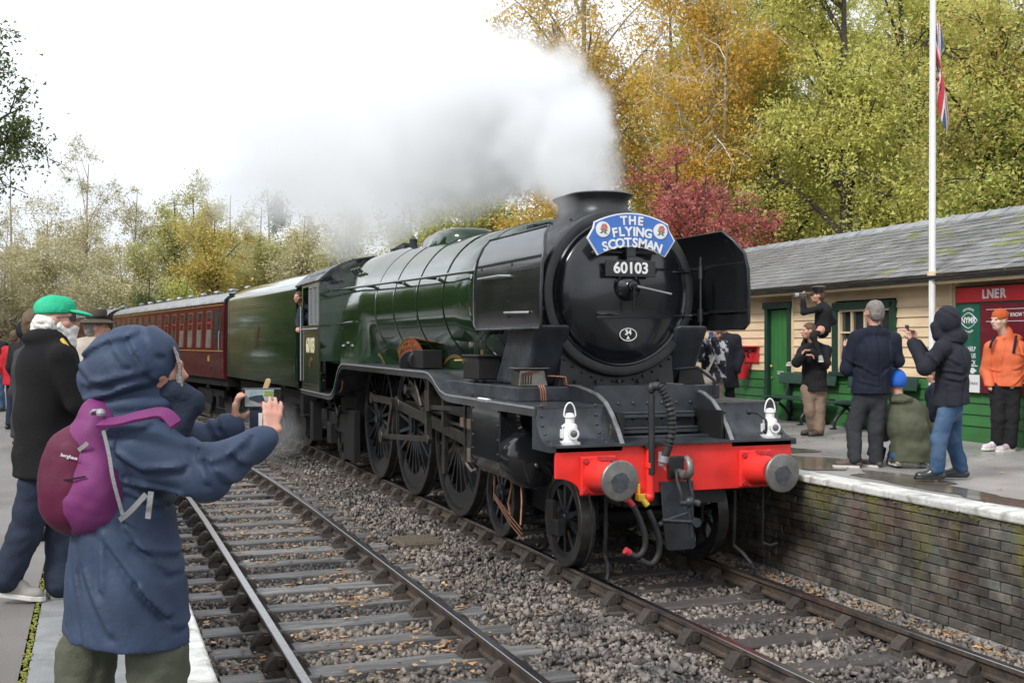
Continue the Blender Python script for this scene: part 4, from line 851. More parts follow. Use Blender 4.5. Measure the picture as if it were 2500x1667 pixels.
m = MB(); m.box((0, 4.3, 1.36), (2.62, 8.5, .1)); m.box((0, .15, 2.3), (2.5, .04, 2.0)); m.box((0, 8.52, 2.5), (2.62, .04, 2.3)); m.box((0, 4.5, 2.3), (2.5, 7.9, 1.9)); obj('tank', m, 'under_black', TE)
m = MB(); arc = [(1.335*math.cos(a), 3.40+.52*math.sin(a)) for a in [math.pi*i/20 for i in range(21)]]; m.prism(arc, (0, 8.45, 0), X3, Z3, Y3, .1)
m.prism([(x*.9, z*1.0) for x, z in arc], (0, 5.9, 0), X3, Z3, Y3, .05); obj('rear_bulkhead', m, 'gangway', TE)
rr = random.Random(2); m = MB()
for i in range(260): m.sph((rr.uniform(-.9, .9), rr.uniform(.6, 5.5), 3.35+rr.uniform(0, .3)), (rr.uniform(.06, .14), rr.uniform(.06, .14), rr.uniform(.05, .1)), 5, 4)
stuff(obj('coal', m, 'coal', TE))
for s in (-1, 1):
    for i, y in enumerate((1.1, 3.15, 5.2, 7.25)): wheel('tender_wheel', y, .635, s, 12, TE, hub=.13)
m = MB()
for s in (-1, 1):
    m.box((s*1.0, 4.2, .95), (.05, 8.2, .55))
    for y in (1.1, 3.15, 5.2, 7.25): m.box((s*1.06, y, .66), (.16, .34, .36)); m.box((s*1.06, y, .98), (.1, .9, .12)); m.box((s*1.04, y+1.0, .62), (.04, .1, .5))
    m.box((s*1.05, .1, .8), (.3, .3, .7))
obj('tender_frame', m, 'under_black', TE, bev=.01)
m = MB()
for i in range(5): m.tube([(-.95-.04*i, -.3, 1.1-.1*i), (-.9, .1, .9-.1*i), (-1.0, .5, .7)], .03, 6)
m.box((-1.1, -.25, .55), (.25, .3, .35)); m.box((-1.1, -.25, .75), (.35, .4, .03)); obj('pipes', m, 'under_black', TE)

def coach(y0, L, label, detail=True):
    y1 = y0+L; x0, x1 = xA(y0), xA(y1); h = math.atan2(-(x1-x0), L)
    t = thing('railway_coach', label, 'coach', (x0+.10, y0, 0), h, 'maroon coaches behind the tender')
    side = [(-1.36, 1.22), (-1.385, 1.6), (-1.39, 2.2), (-1.375, 2.9), (-1.34, 3.40), (-1.33, 3.46)]
    sec = side+[(-x, z) for x, z in reversed(side)]
    m = MB(); m.rings([[(x, y, z) for x, z in sec] for y in (0, L)]); b = obj('coach_body', m, 'maroon', t, smooth=50)
    roof = [(-1.35, 3.44), (-1.33, 3.50), (-1.25, 3.57), (-1.05, 3.69), (-.7, 3.79), (-.35, 3.835), (0, 3.85)]; roof = roof+[(-x, z) for x, z in reversed(roof[:-1])]
    m = MB(); m.rings([[(x, y, z) for x, z in roof] for y in (-.02, L+.02)]); rf_ = obj('roof', m, 'roof_grey', t, smooth=50)
    m = MB()
    for y in (0, L): m.rings([[(x*1.012, y+d, z+.012) for x, z in roof] for d in (-.04, .04)])
    obj('roof_end', m, 'gangway', rf_)
    for i in range(int(L/1.9)):
        for sx in (-.28, .28):
            m = MB().lathe([(.08, 0), (.11, .05), (.13, .08), (.11, .12), (.03, .15), (.001, .15)], (sx*1.3, 1.1+i*1.9, 3.82), Z3, n=10); obj('roof_vent', m, 'roof_grey', rf_)
    n = int((L-2.6)/1.18) if detail else 9
    for i in range(n):
        y = 1.75+i*(L-3.3)/(n-1)
        m = MB(); w, zb, zt, x = .60, 2.12, 3.20, -1.392
        tilt = -.06
        for d in (-1, 1): m.box((x+.012, y+d*w/2, (zb+zt)/2), (.03, .045, zt-zb), ry=.05)
        for z in (zb, zt, 2.86): m.box((x+.012+(z-2.6)*.05, y, z), (.03, w, .045))
        wd = obj('window', m, 'window_frame', b); 
        m = MB(); m.box((x+.018, y, (zb+zt)/2), (.012, w, zt-zb), ry=.05); obj('pane', m, 'coach_glass_pale' if i in (0, 1, 2, 3) and detail else 'coach_glass', wd)
        m = MB(); m.box((x+.012+.4*.05, y, 3.02), (.02, w-.06, .27)); obj('ventilator', m, 'coach_glass', wd)
    m = MB()
    m.box((-1.395, L/2, 2.02), (.006, L-.1, .016)); m.box((-1.385, L/2, 3.36), (.006, L-.1, .012)); obj('lining', m, 'gold_line', b)
    for y in ((.75,) if detail else ())+(L-.75,):
        m = MB(); m.box((-1.392, y-.32, 2.3), (.012, .015, 2.1)); m.box((-1.392, y+.32, 2.3), (.012, .015, 2.1)); m.box((-1.395, y, 2.75), (.02, .34, .8)); d_ = obj('door', m, 'coach_glass', b); m = MB(); m.tube([(-1.41, y-.36, 2.0), (-1.43, y-.36, 2.1), (-1.43, y-.36, 2.5), (-1.41, y-.36, 2.6)], .014, 6); obj('handle', m, 'grey_line', d_)
    if detail: text('lettering', '68', .26, 'gold_line', b, (-1.402, 1.75, 1.78), (R(90), 0, R(-90)), ext=.002)
    m = MB(); m.box((0, -.3, 2.3), (1.3, .6, 2.1)); m.box((0, -.1, 2.45), (2.55, .2, 2.3)); obj('gangway', m, 'gangway', t)
    m = MB(); m.box((0, L/2, 1.1), (2.5, L, .22)); m.box((0, L/2, .75), (1.8, 5.5, .5)); m.box((-1.28, 1.0, 1.02), (.05, .7, .04)); obj('underframe', m, 'under_black', t)
    for yb in (3.0, L-3.0):
        m = MB()
        for s in (-1, 1):
            m.box((s*1.0, yb, .72), (.08, 3.4, .22)); m.box((s*1.05, yb-1.3, .5), (.18, .3, .34)); m.box((s*1.05, yb+1.3, .5), (.18, .3, .34)); m.cyl((s*1.06, yb-.25, .4), (s*1.06, yb-.25, .8), .1, n=8); m.cyl((s*1.06, yb+.25, .4), (s*1.06, yb+.25, .8), .1, n=8)
        bg = obj('bogie', m, 'under_black', t)
        for s in (-1, 1):
            for d in (-1.3, 1.3):
                m = MB().lathe([(.46, -.06), (.46, .05), (.49, .06), (.49, .08), (.001, .08)], (s*.75, yb+d, .46), (-s, 0, 0), n=24); obj('coach_wheel', m, 'wheel_dark', bg)
coach(33.6, 19.6, 'maroon coach with grey roof next behind the green tender')
coach(54.2, 19.6, 'second maroon coach from the tender, partly behind the brown hat', False)
coach(74.6, 19.6, 'farthest maroon coach, curving away at the left edge behind the crowd', False)
# ================================================================ STATION BUILDING
pmat('cream', (.74, .57, .37), .6, col2=(.66, .50, .325), c2s=2.2, c2p=(.45, .7), var=.12, vs=1.6, bump=.05, bs=40, rnd=.05, stretch=(1, 1, 4))
pmat('green_paint', (.045, .175, .05), .5, var=.12, vs=3, bump=.06, bs=40, rnd=.07, col2=(.035, .12, .04), c2s=1.5)
pmat('dark_green', (.012, .045, .030), .42, var=.15, vs=5, bump=.04, bs=30)
pmat('door_green', (.04, .17, .045), .4, var=.12, vs=2.5, bump=.03, bs=20, stretch=(1, 6, 1))
pmat('slate', (.185, .183, .186), .5, var=.22, vs=4, bump=.25, bs=30, rnd=.28, rvar=.15, col2=(.14, .14, .14), c2s=1.3)
pmat('slate_moss', (.145, .16, .06), .8, var=.3, vs=6, bump=.4, bs=30, rnd=.25)
pmat('ridge', (.27, .28, .285), .6, var=.2, vs=6, bump=.2, bs=40, rnd=.15)
pmat('cream_trim', (.72, .57, .38), .5, var=.05, vs=6)
pmat('blind', (.22, .23, .22), .5, var=.1, vs=5)
pmat('dark_inside', (.02, .02, .02), .9, var=0)
pmat('sign_red', (.62, .028, .04), .35, var=.05)
pmat('poster_green', (.012, .10, .065), .3, var=.1, vs=2, coat=.4)
pmat('poster_maroon', (.13, .012, .022), .3, var=.1, vs=2, coat=.4)
pmat('poster_white', (.72, .72, .74), .35, var=.04)
BA = R(-2.024)
BO = Vector((6.04, 12.65, .915))
SB_ = thing('station_building', 'cream and green weatherboarded station building with a slate roof', 'building', BO, BA)
# local frame: y runs along the wall away from the camera (s), x points away from the platform, z up from the platform
S0, S1, DEP = -4.0, 10.4, 5.1
EH = 2.33                                   # eave height above platform
openings = [(4.28, 5.10, 0, 1.97), (1.40, 2.97, .86, 1.94)]     # door, window (s0,s1,z0,z1)
m = MB(); m.box((DEP/2+.06, (S0+S1)/2, EH/2), (DEP, S1-S0-.02, EH-.02)); core = obj('wall_core', m, 'dark_inside', SB_)
def seg(z0, z1):
    """intervals of the wall left free by the openings at this height"""
    iv = [(S0, S1)]
    for a, b, c, d in openings:
        if z1 > c+.02 and z0 < d-.02:
            iv = [q for i in iv for q in ((i[0], min(i[1], a)), (max(i[0], b), i[1])) if q[1]-q[0] > .01]
    return iv
def boards(z0, z1, h, mat):
    z = z0; bm_ = {}
    while z < z1-.01:
        hh = min(h, z1-z)
        cuts = [S0, -1.2, .15, 4.25, 6.7, 8.35, S1]
        for a, b in seg(z, z+hh):
            pts = [a]+[c for c in cuts if a+.05 < c < b-.05]+[b]
            for p, q in zip(pts, pts[1:]):
                m = MB(); m.prism([(-.032, 0), (.05, 0), (.05, hh+.012), (-.008, hh+.012)], (0, p+.003, z), X3, Z3, Y3, q-p-.006)
                obj('weatherboard', m, mat, SB_)
        z += hh
boards(.06, .85, .158, 'green_paint'); boards(.85, EH+.02, .148, 'cream')
m = MB(); m.box((-.035, (S0+S1)/2, .035), (.06, S1-S0, .07)); obj('plinth', m, 'green_paint', SB_)
for s in (4.22, .15): 
    m = MB(); m.box((-.03, s, 1.58), (.045, .05, EH-.78)); obj('cover_strip', m, 'cream_trim', SB_, bev=.005)
m = MB(); m.box((-.05, 8.35, 1.15), (.10, .10, 2.3)); obj('corner_post', m, 'dark_green', SB_, bev=.01)
# door
a, b, c, d = openings[0]
m = MB()
for q in (a+.015, b-.05): m.box((-.03, q, d/2), (.10, .10, d+.0))
m.box((-.03, (a+b)/2, d+.05), (.12, b-a+.12, .12)); df = obj('door_frame', m, 'dark_green', SB_, bev=.008)
dr = bpy.data.objects.new('door', None); COL.objects.link(dr); dr.parent = SB_
nb = 5
for i in range(nb):
    w = (b-a-.18)/nb; m = MB(); m.box((.015, a+.075+w*(i+.5), d/2-.01), (.03, w-.006, d-.04)); obj('door_plank', m, 'door_green', dr, bev=.003)
m = MB(); m.sph((-.03, b-.17, .93), .03, 10, 6); m.box((-.005, b-.17, .93), (.012, .05, .1)); m.sph((-.02, b-.17, .72), .022, 8, 5); obj('door_knob', m, 'brass', dr)
m = MB(); m.box((-.007, 4.66, .80), (.01, .22, .085)); ps = obj('private_sign', m, 'poster_white', dr, bev=.004); m = MB(); m.box((-.014, 4.66, .80), (.006, .20, .066)); obj('sign_panel', m, 'dark_inside', ps)
text('lettering', 'PRIVATE', .05, 'poster_white', ps, (-.019, 4.66, .80), (R(90), 0, R(-90)), ext=.001, sx=.95, bold=.001)
# window with frame, shutter-like board at the right, sash and blind
a, b, c, d = openings[1]
wn_ = bpy.data.objects.new('window', None); COL.objects.link(wn_); wn_.parent = SB_
m = MB()
for q in (a+.03, b-.04): m.box((-.03, q, (c+d)/2), (.10, .12, d-c+.12))
m.box((-.03, (a+b)/2, d+.01), (.10, b-a+.0, .12)); m.box((-.05, (a+b)/2, c-.01), (.16, b-a+.08, .07)); obj('window_frame', m, 'dark_green', wn_, bev=.008)
m = MB()
for q in (a+.115, b-.125): m.box((-.005, q, (c+d)/2), (.06, .05, d-c-.06))
for z in (c+.05, d-.06): m.box((-.005, (a+b)/2, z), (.06, b-a-.2, .05))
nb = 4
for i in range(1, nb): m.box((-.0, a+.1+(b-a-.2)*i/nb, (c+d)/2), (.045, .026, d-c-.1))
m.box((.0, (a+b)/2, c+.66), (.045, b-a-.2, .026)); obj('sash', m, 'cream_trim', wn_)
for i in range(nb):
    for z0, z1 in ((c+.06, c+.65), (c+.67, d-.07)):
        m = MB(); w = (b-a-.2)/nb; m.box((.02, a+.1+w*(i+.5), (z0+z1)/2), (.006, w-.02, z1-z0)); obj('pane', m, 'glass_dark', wn_)
m = MB()
for i in range(30): m.box((.045, (a+b)/2, c+.08+i*.031), (.012, b-a-.22, .016), ry=.6)
stuff(obj('blind', m, 'blind', wn_))
# roof: battens by slates
RX0, RZ0 = -.38, EH-.03; RX1, RZ1 = 2.35, EH+1.12
pitch = math.atan2(RZ1-RZ0, RX1-RX0); SL = math.hypot(RX1-RX0, RZ1-RZ0)
m = MB(); m.prism([(RX0, RZ0-.03), (RX1, RZ1-.03), (RX1+2.75, RZ0-.03), (RX1+2.7, RZ0-.1), (RX1, RZ1-.1), (RX0, RZ0-.09)], (0, S0, 0), X3, Z3, Y3, S1-S0+.2); rfb = obj('roof', m, 'slate', SB_)
m = MB(); m.box((-.33, (S0+S1)/2, EH-.10), (.03, S1-S0+.2, .12)); m.box((-.2, (S0+S1)/2, EH-.02), (.3, S1-S0, .02)); obj('fascia', m, 'cream_trim', SB_)
m = MB(); n = 8; gp_ = [(-.055*math.cos(a_), -.05*math.sin(a_)) for a_ in [math.pi*i/n for i in range(n+1)]]; gi = [(-.047*math.cos(a_), -.042*math.sin(a_)) for a_ in [math.pi-math.pi*i/n for i in range(n+1)]]
m.prism(gp_+gi, (-.41, S0, EH-.055), X3, Z3, Y3, S1-S0+.2); obj('gutter', m, 'smokebox_black', SB_)
m = MB(); m.tube([(-.41, 8.2, EH-.1), (-.3, 8.2, EH-.2), (-.09, 8.2, EH-.35), (-.09, 8.2, .0)], .035, 8); obj('downpipe', m, 'dark_green', SB_, smooth=50)
def slate_mesh(sd, w, mat):
    r = random.Random(sd); j = lambda: r.uniform(-.006, .006); m = MB()
    pts = [(-w/2, j()), (w/2, j()), (w/2-.004, .34), (-w/2+.004, .34)]; m.rings([[(y, u, .018 if u < .1 else .003) for y, u in pts], [(y, u, .008 if u < .1 else -.004) for y, u in pts]])
    V_ = [(u*math.cos(pitch)-h*math.sin(pitch), y, u*math.sin(pitch)+h*math.cos(pitch)) for y, u, h in m.v]; q = MB(); q.add(V_, m.f); me = q.mesh('slate'); me.materials.append(M[mat]); return me
SLM = [slate_mesh(i, .295, 'slate') for i in range(6)]+[slate_mesh(20+i, .295, 'slate_moss') for i in range(2)]
EXP = .205; allS = []
for rI in range(int(SL/EXP)+1):
    u = rI*EXP; y = -2.6+(.15 if rI % 2 else 0)
    while y < S1: allS.append((y, u)); y += .30
allS.sort(key=lambda q: q[0]); rs_ = random.Random(9); rest = MB()
vis = [q for q in allS if q[0] > -2.2]
for i, (y, u) in enumerate(vis):
    p = (RX0+u*math.cos(pitch), y, RZ0+u*math.sin(pitch))
    mi = rs_.randrange(6) if rs_.random() > .07+.10*(y/10)*(u/SL) else 6+rs_.randrange(2)
    if i < 298: obj('slate_tile', SLM[mi], 'slate', rfb, loc=(p[0], p[1]+rs_.uniform(-.004, .004), p[2]+rs_.uniform(0, .006)), rot=(rs_.uniform(-.012, .012), 0, 0))
    else:
        me = SLM[rs_.randrange(8) if rs_.random() < .5 else rs_.randrange(6)]; rest.add([(v.co.x+p[0], v.co.y+p[1], v.co.z+p[2]+rs_.uniform(0, .005)) for v in me.vertices], [tuple(q.vertices) for q in me.polygons])
stuff(obj('slate_courses', rest, 'slate', rfb))
y = -2.4
rm = MB(); rm.prism([(-.17, -.085), (0, .02), (.17, -.085), (.17, -.06), (0, .05), (-.17, -.06)], (0, -.22, 0), X3, Z3, Y3, .44); rm.prism([(-.185, -.09), (0, .025), (.185, -.09), (.185, -.055), (0, .066), (-.185, -.055)], (0, .17, 0), X3, Z3, Y3, .06); rme = rm.mesh('ridge_tile'); rme.materials.append(M['ridge'])
while y < S1: obj('ridge_tile', rme, 'ridge', rfb, loc=(RX1, y, RZ1+.02+random.uniform(-.006, .006)), rot=(random.uniform(-.02, .02), random.uniform(-.02, .02), 0)); y += .43
n = 420; V = ICO[None]*rng.uniform(.6, 1.2, (n, 12, 1))*rng.uniform(.008, .03, n)[:, None, None]*np.array([1, 1.4, .5]); uu = rng.beta(1.5, 1.2, n)*SL; yv = rng.uniform(-1, S1, n)
uu = np.round(uu/EXP)*EXP+rng.normal(0, .01, n)
V += np.stack([RX0+uu*math.cos(pitch), yv, RZ0+uu*math.sin(pitch)+.015], -1)[:, None]
stuff(obj('roof_moss', npmesh('roof_moss', V.reshape(-1, 3), ICF[None]+(np.arange(n)*12)[:, None, None], 3, 'moss'), 'moss', rfb))
# notice board on the wall (things hung on the wall stay top-level)
def onwall(x, s, z): return BO+Matrix.Rotation(BA, 3, 'Z')@Vector((x, s, z))
NB = thing('notice_board', 'poster board with a red header and two tall posters on the station wall', 'notice board', onwall(-.03, 0, 0), BA)
m = MB(); m.box((-.02, -1.0, 1.42), (.05, 2.04, 1.44)); obj('board_frame', m, 'dark_green', NB, bev=.006)
m = MB(); m.box((-.05, -1.0, 2.01), (.02, 1.96, .20)); hd = obj('header', m, 'sign_red', NB, bev=.004)
for i, c_ in enumerate('LNER'): text('lettering', c_, .17, 'white_paint', hd, (-.064, -.575-i*.115, 2.005), (R(90), 0, R(-90)), ext=.003, bold=.006)
m = MB(); m.box((-.05, -.24, 1.28), (.012, .48, 1.20)); pg_ = obj('poster', m, 'poster_green', NB); m = MB(); m.box((-.05, -1.22, 1.28), (.012, 1.45, 1.20)); pm_ = obj('poster', m, 'poster_maroon', NB)
m = MB(); m.box((-.06, -.24, .80), (.01, .48, .24)); obj('poster_foot', m, 'poster_white', pg_)
text('lettering', 'NYMR', .115, 'poster_white', pg_, (-.06, -.26, 1.66), (R(90), 0, R(-90)), ext=.001, sx=.9, bold=.003)
m = MB(); el = []
for k in range(2):
    pts = [(.0, -.26+(.17*math.cos(a_)), 1.66+(.105*(1-abs(math.cos(a_))**1.6)*(1 if math.sin(a_) >= 0 else -1))) for a_ in [2*math.pi*i/40 for i in range(41)]]
m.tube([(-.058, p[1], p[2]) for p in pts], .006, 5); obj('emblem_outline', m, 'poster_white', pg_)
for word, r0, sg in (('NORTH YORKSHIRE', .22, 1), ('MOORS RAILWAY', .22, -1)):
    for i, c_ in enumerate(word):
        if c_ == ' ': continue
        t_ = (i-(len(word)-1)/2)*.083; yy2 = -.26-r0*math.sin(t_)*.80; zz = 1.66+sg*(r0*math.cos(t_)*.72)
        text('lettering', c_, .042, 'poster_white', pg_, (-.058, yy2, zz), ((Euler((R(90), 0, R(-90))).to_matrix()@Matrix.Rotation(-t_*sg*.8, 3, 'Z')).to_euler()), ext=.001, sx=.8)
for i, w_ in enumerate(('PLEASE HELP', 'KEEP US', 'ON TRACK')): text('lettering', w_, .088, 'poster_white', pg_, (-.058, -.40, 1.27-i*.095), (R(90), 0, R(-90)), ext=.001, sx=.78, bold=.001, align='RIGHT')
text('lettering', 'NYMR.CO.UK/TRACK', .05, 'dark_inside', pg_, (-.067, -.25, .80), (R(90), 0, R(-90)), ext=.001, sx=.85)
m = MB()
for sx in (-.10, .10):
    for dz, w_ in ((0, .16),): m.prism([(-w_/2, 0), (0, .045), (w_/2, 0), (0, -.045)], (-.06, -.24+sx, .975+dz), Y3, Z3, X3, .004)
m.box((-.058, -.24, 1.04), (.004, .4, .012)); obj('emblem_pattern', m, 'poster_white', pg_)
text('lettering', 'DID YOU KNOW THAT', .075, 'poster_white', pm_, (-.058, -1.1, 1.72), (R(90), 0, R(-90)), ext=.001, sx=.85)
m = MB(); m.box((-.058, -1.2, 1.80), (.004, 1.2, .006)); m.box((-.058, -1.2, 1.64), (.004, 1.2, .006)); m.box((-.058, -1.2, .84), (.004, .6, .02)); obj('poster_rules', m, 'poster_white', pm_)
# fire bucket rack and bucket
FR = thing('bucket_rack', 'red painted board with hooks on the wall beside the green door', 'rack', onwall(-.04, 5.72, 0), BA)
m = MB(); m.box((-.01, -.0, 1.14), (.03, .74, .30)); obj('back_board', m, 'sign_red', FR, bev=.006); m = MB(); m.box((-.07, 0, 1.285), (.14, .78, .02)); obj('top_shelf', m, 'sign_red', FR)
for q in (-.26, 0, .26):
    m = MB(); m.tube(spl([(-.03, q, 1.20), (-.12, q, 1.20), (-.14, q+.05, 1.12), (-.1, q+.06, 1.08)], 4), .016, 6); obj('hook', m, 'under_black', FR)
FB = thing('fire_bucket', 'red bucket marked FIRE hanging below the red rack', 'bucket', onwall(-.17, 5.73, .68), BA)
m = MB().lathe([(.10, 0), (.102, .01), (.155, .28), (.162, .285), (.15, .28), (.10, .03), (.001, .03)], (0, 0, 0), Z3, n=24); obj('bucket_body', m, 'sign_red', FB, smooth=40)
m = MB(); m.tube([(0, .155*math.cos(a_), .28+.10*math.sin(a_)) for a_ in [math.pi*i/12 for i in range(13)]], .006, 6); obj('handle', m, 'under_black', FB)
for i, c_ in enumerate('FIRE'):
    a_ = (i-1.5)*.42; text('lettering', c_, .10, 'dark_inside', FB, (-.145*math.cos(a_)+.006, -.145*math.sin(a_), .15), (R(90), 0, R(-90)+a_), ext=.002, sx=.9, bold=.002)
# benches
def bench(s, label):
    t = thing('bench', label, 'bench', onwall(-.36, s, 0), BA, 'dark green benches along the station wall')
    m = MB(); m.box((.24, 0, .74), (.03, 1.7, .2), ry=.2); obj('backrest', m, 'dark_green', t, bev=.02)
    for i in range(3): m = MB(); m.box((-.16+.16*i, 0, .42-.01*(i % 2)), (.14, 1.7, .035)); obj('seat_slat', m, 'dark_green', t, bev=.008)
    for q in (-.55, .55):
        m = MB(); m.tube(spl([(-.22, q, .0), (-.2, q, .15), (.0, q, .34), (.1, q, .4)], 5), .026, 8); m.tube(spl([(.26, q, .0), (.2, q, .16), (.02, q, .32), (-.14, q, .4)], 5), .026, 8); m.tube([(.18, q, .4), (.22, q, .66), (.27, q, .8)], .022, 8); m.box((.0, q, .39), (.42, .05, .03))
        for xx in (-.22, .26): m.box((xx-.02, q, .012), (.10, .06, .02))
        obj('leg', m, 'smokebox_black', t, smooth=50)
bench(3.65, 'dark green bench nearest the green door, behind the man in khaki trousers'); bench(1.62, 'dark green bench under the window, behind the kneeling person')
# litter bin by the far end
m = MB(); m.box((0, 0, .45), (.55, .5, .9), taper=1.06); m.prism([(-.31, .9), (.31, .9), (.2, 1.08), (-.2, 1.08)], (0, -.28, 0), X3, Z3, Y3, .56); m.box((-.30, 0, .93), (.02, .3, .1))
tag(obj('litter_bin', m, 'dark_green', loc=onwall(-1.0, 7.5, 0), rot=(0, 0, BA), bev=.02), 'dark green litter bin in front of the station wall, behind the smokebox', 'bin')
# flagpole and flag
FP = onwall(-.38, .12, 0)
fp = thing('flagpole', 'tall white flagpole bracketed to the eave of the station', 'flagpole', FP)
m = MB(); m.tube([(0, 0, 0), (0, 0, 3), (.012, 0, 6), (.02, 0, 8.2)], [.05, .046, .042, .036], 14); obj('pole', m, 'white_paint', fp, smooth=50)
m = MB(); m.box((.20, -.02, 2.32), (.42, .05, .05)); m.cyl((0, 0, 2.29), (0, 0, 2.35), .07, n=14); obj('bracket', m, 'cream_trim', fp)
m = MB(); m.tube([(-.045, -.02, 1.3), (-.046, -.02, 6.5)], .004, 5); m.box((-.06, -.02, 1.2), (.02, .02, .14)); obj('halyard', m, 'poster_white', fp)
pmat('flag_blue', (.075, .125, .25), .75, var=.1, vs=8, bump=.1, bs=90); pmat('flag_red', (.50, .045, .06), .75, var=.08, vs=8, bump=.1, bs=90); pmat('flag_white', (.66, .64, .62), .75, var=.06, vs=8, bump=.1, bs=90)
def uj(u, v):
    x, y = (u-.5)*2, v-.5           # 2:1 flag
    if abs(x) < .1 or abs(y) < .1: return 1
    if abs(x) < .167 or abs(y) < .167: return 2
    for sg in (1, -1):
        dd = (y-sg*x*.5)/math.sqrt(1.25)
        if abs(dd) < .034 : return 1
        if abs(dd) < .10: return 2
    return 0
m = MB(); nu, nv = 84, 56; vs = []
for i in range(nu+1):
    for j in range(nv+1):
        u, v = i/nu, j/nv
        # limp flag: the fly hangs straight down beside the pole, gathered in folds
        drop = u; fold = .05*math.sin(v*8+u*2.2)*(.3+.7*u)+.018*math.sin(v*19+u*5)
        x = .06+.15*min(1, u*2.5)*(.55+.45*math.sin(v*5+1.1))+fold*.9; y = -.04+fold*.9+.04*math.sin(u*6+v*3)
        z = 4.0-(1-v)*.85*(1-.25*u)-drop*1.0-.06*math.sin(v*6)*u
        vs.append((x, y, z))
fs = []; mi = []
for i in range(nu):
    for j in range(nv): fs.append((i*(nv+1)+j, (i+1)*(nv+1)+j, (i+1)*(nv+1)+j+1, i*(nv+1)+j+1)); mi.append(uj((i+.5)/nu, (j+.5)/nv))
m.add(vs, fs); m.mi = mi
fl = obj('flag', m, ['flag_blue', 'flag_red', 'flag_white'], loc=FP+Vector((0, 0, 1.90)), smooth=80); tag(fl, 'limp red, white and blue flag hanging beside the white pole', 'flag')
# ================================================================ TREES
pmat('bark', (.055, .045, .034), .9, var=.35, vs=6, bump=.6, bs=25, stretch=(1, 1, .3))
pmat('bark_light', (.21, .19, .15), .85, var=.3, vs=5, bump=.4, bs=20)
pmat('birch_bark', (.55, .53, .49), .75, var=.15, vs=6, col2=(.06, .055, .05), c2s=5, c2p=(.57, .66), stretch=(1, 1, 2.5), bump=.2, bs=30)
pmat('twig_tan', (.33, .28, .21), .85, var=.25, vs=3)  # twig colour lightened too, standing in for haze beyond the train
leafmat('leaf_birch', [(.50, .40, .10), (.72, .50, .10), (.80, .52, .12), (.46, .43, .12), (.66, .42, .09)], trans=.48)
leafmat('leaf_green', [(0.275, 0.296, 0.108), (0.412, 0.441, 0.13), (0.615, 0.598, 0.153), (0.339, 0.36, 0.115), (0.761, 0.634, 0.144)], trans=.35)
leafmat('leaf_lime', [(0.333, 0.367, 0.131), (0.551, 0.57, 0.164), (0.72, 0.671, 0.182), (0.45, 0.469, 0.144), (0.821, 0.654, 0.164)], trans=.38)
leafmat('leaf_cherry', [(0.321, 0.388, 0.12), (0.478, 0.533, 0.142), (0.523, 0.533, 0.142), (0.635, 0.455, 0.153), (0.366, 0.444, 0.131)], trans=.38)
leafmat('leaf_red', [(.30, .09, .11), (.56, .14, .16), (.48, .19, .11), (.60, .15, .19), (.26, .12, .09)], trans=.4)
leafmat('leaf_orange', [(0.67, 0.23, 0.092), (0.77, 0.355, 0.105), (0.582, 0.13, 0.092), (0.645, 0.405, 0.092), (0.795, 0.305, 0.13)], trans=.35)
leafmat('leaf_dark', [(0.059, 0.09, 0.029), (0.09, 0.127, 0.035), (0.14, 0.171, 0.047), (0.077, 0.109, 0.032), (0.178, 0.178, 0.054)], trans=.28)
leafmat('leaf_alder', [(.07, .11, .03), (.12, .16, .05), (.16, .19, .06), (.09, .13, .035), (.20, .20, .07)], trans=.35)
leafmat('leaf_tan', [(0.448, 0.403, 0.279), (0.587, 0.524, 0.33), (0.518, 0.498, 0.279), (0.691, 0.602, 0.348), (0.431, 0.429, 0.262)], trans=.3)  # tan lightened so the haze over the far trees is in the leaf colour
leafmat('leaf_olive', [(0.323, 0.352, 0.177), (0.473, 0.477, 0.21), (0.572, 0.525, 0.227), (0.407, 0.427, 0.185), (0.671, 0.559, 0.193)], trans=.35)
leafmat('leaf_yellow', [(0.284, 0.358, 0.13), (0.593, 0.512, 0.142), (0.712, 0.512, 0.142), (0.355, 0.405, 0.136), (0.64, 0.417, 0.142)], trans=.38)
def wpos(px, depth, z=0):
    u = (px-1250)/2761*depth; return (-5.31+depth*.3463+u*.9381, depth*.9381-u*.3463, z)
def zat(py, depth): return 2.28+(835-py)*depth/2761
def leaf_cloud(C, size, mat, droop=0, name='crown', aspect=.6):
    n = len(C); a = rng.normal(size=(n, 3)); a[:, 2] = a[:, 2]*(1-.4*droop)-droop*1.1; a /= np.linalg.norm(a, axis=1)[:, None]
    b = np.cross(a, rng.normal(size=(n, 3))); b /= np.linalg.norm(b, axis=1)[:, None]+1e-6
    L = (size*np.clip(rng.lognormal(-.1, .4, n), .4, 1.55))[:, None]; w = L*aspect*.5
    V = np.stack([C-a*L*.45+b*w, C-a*L*.25-b*w*1.1, C+a*L*.55], 1)
    return npmesh(name, V.reshape(-1, 3), np.arange(n*3), 3, mat)
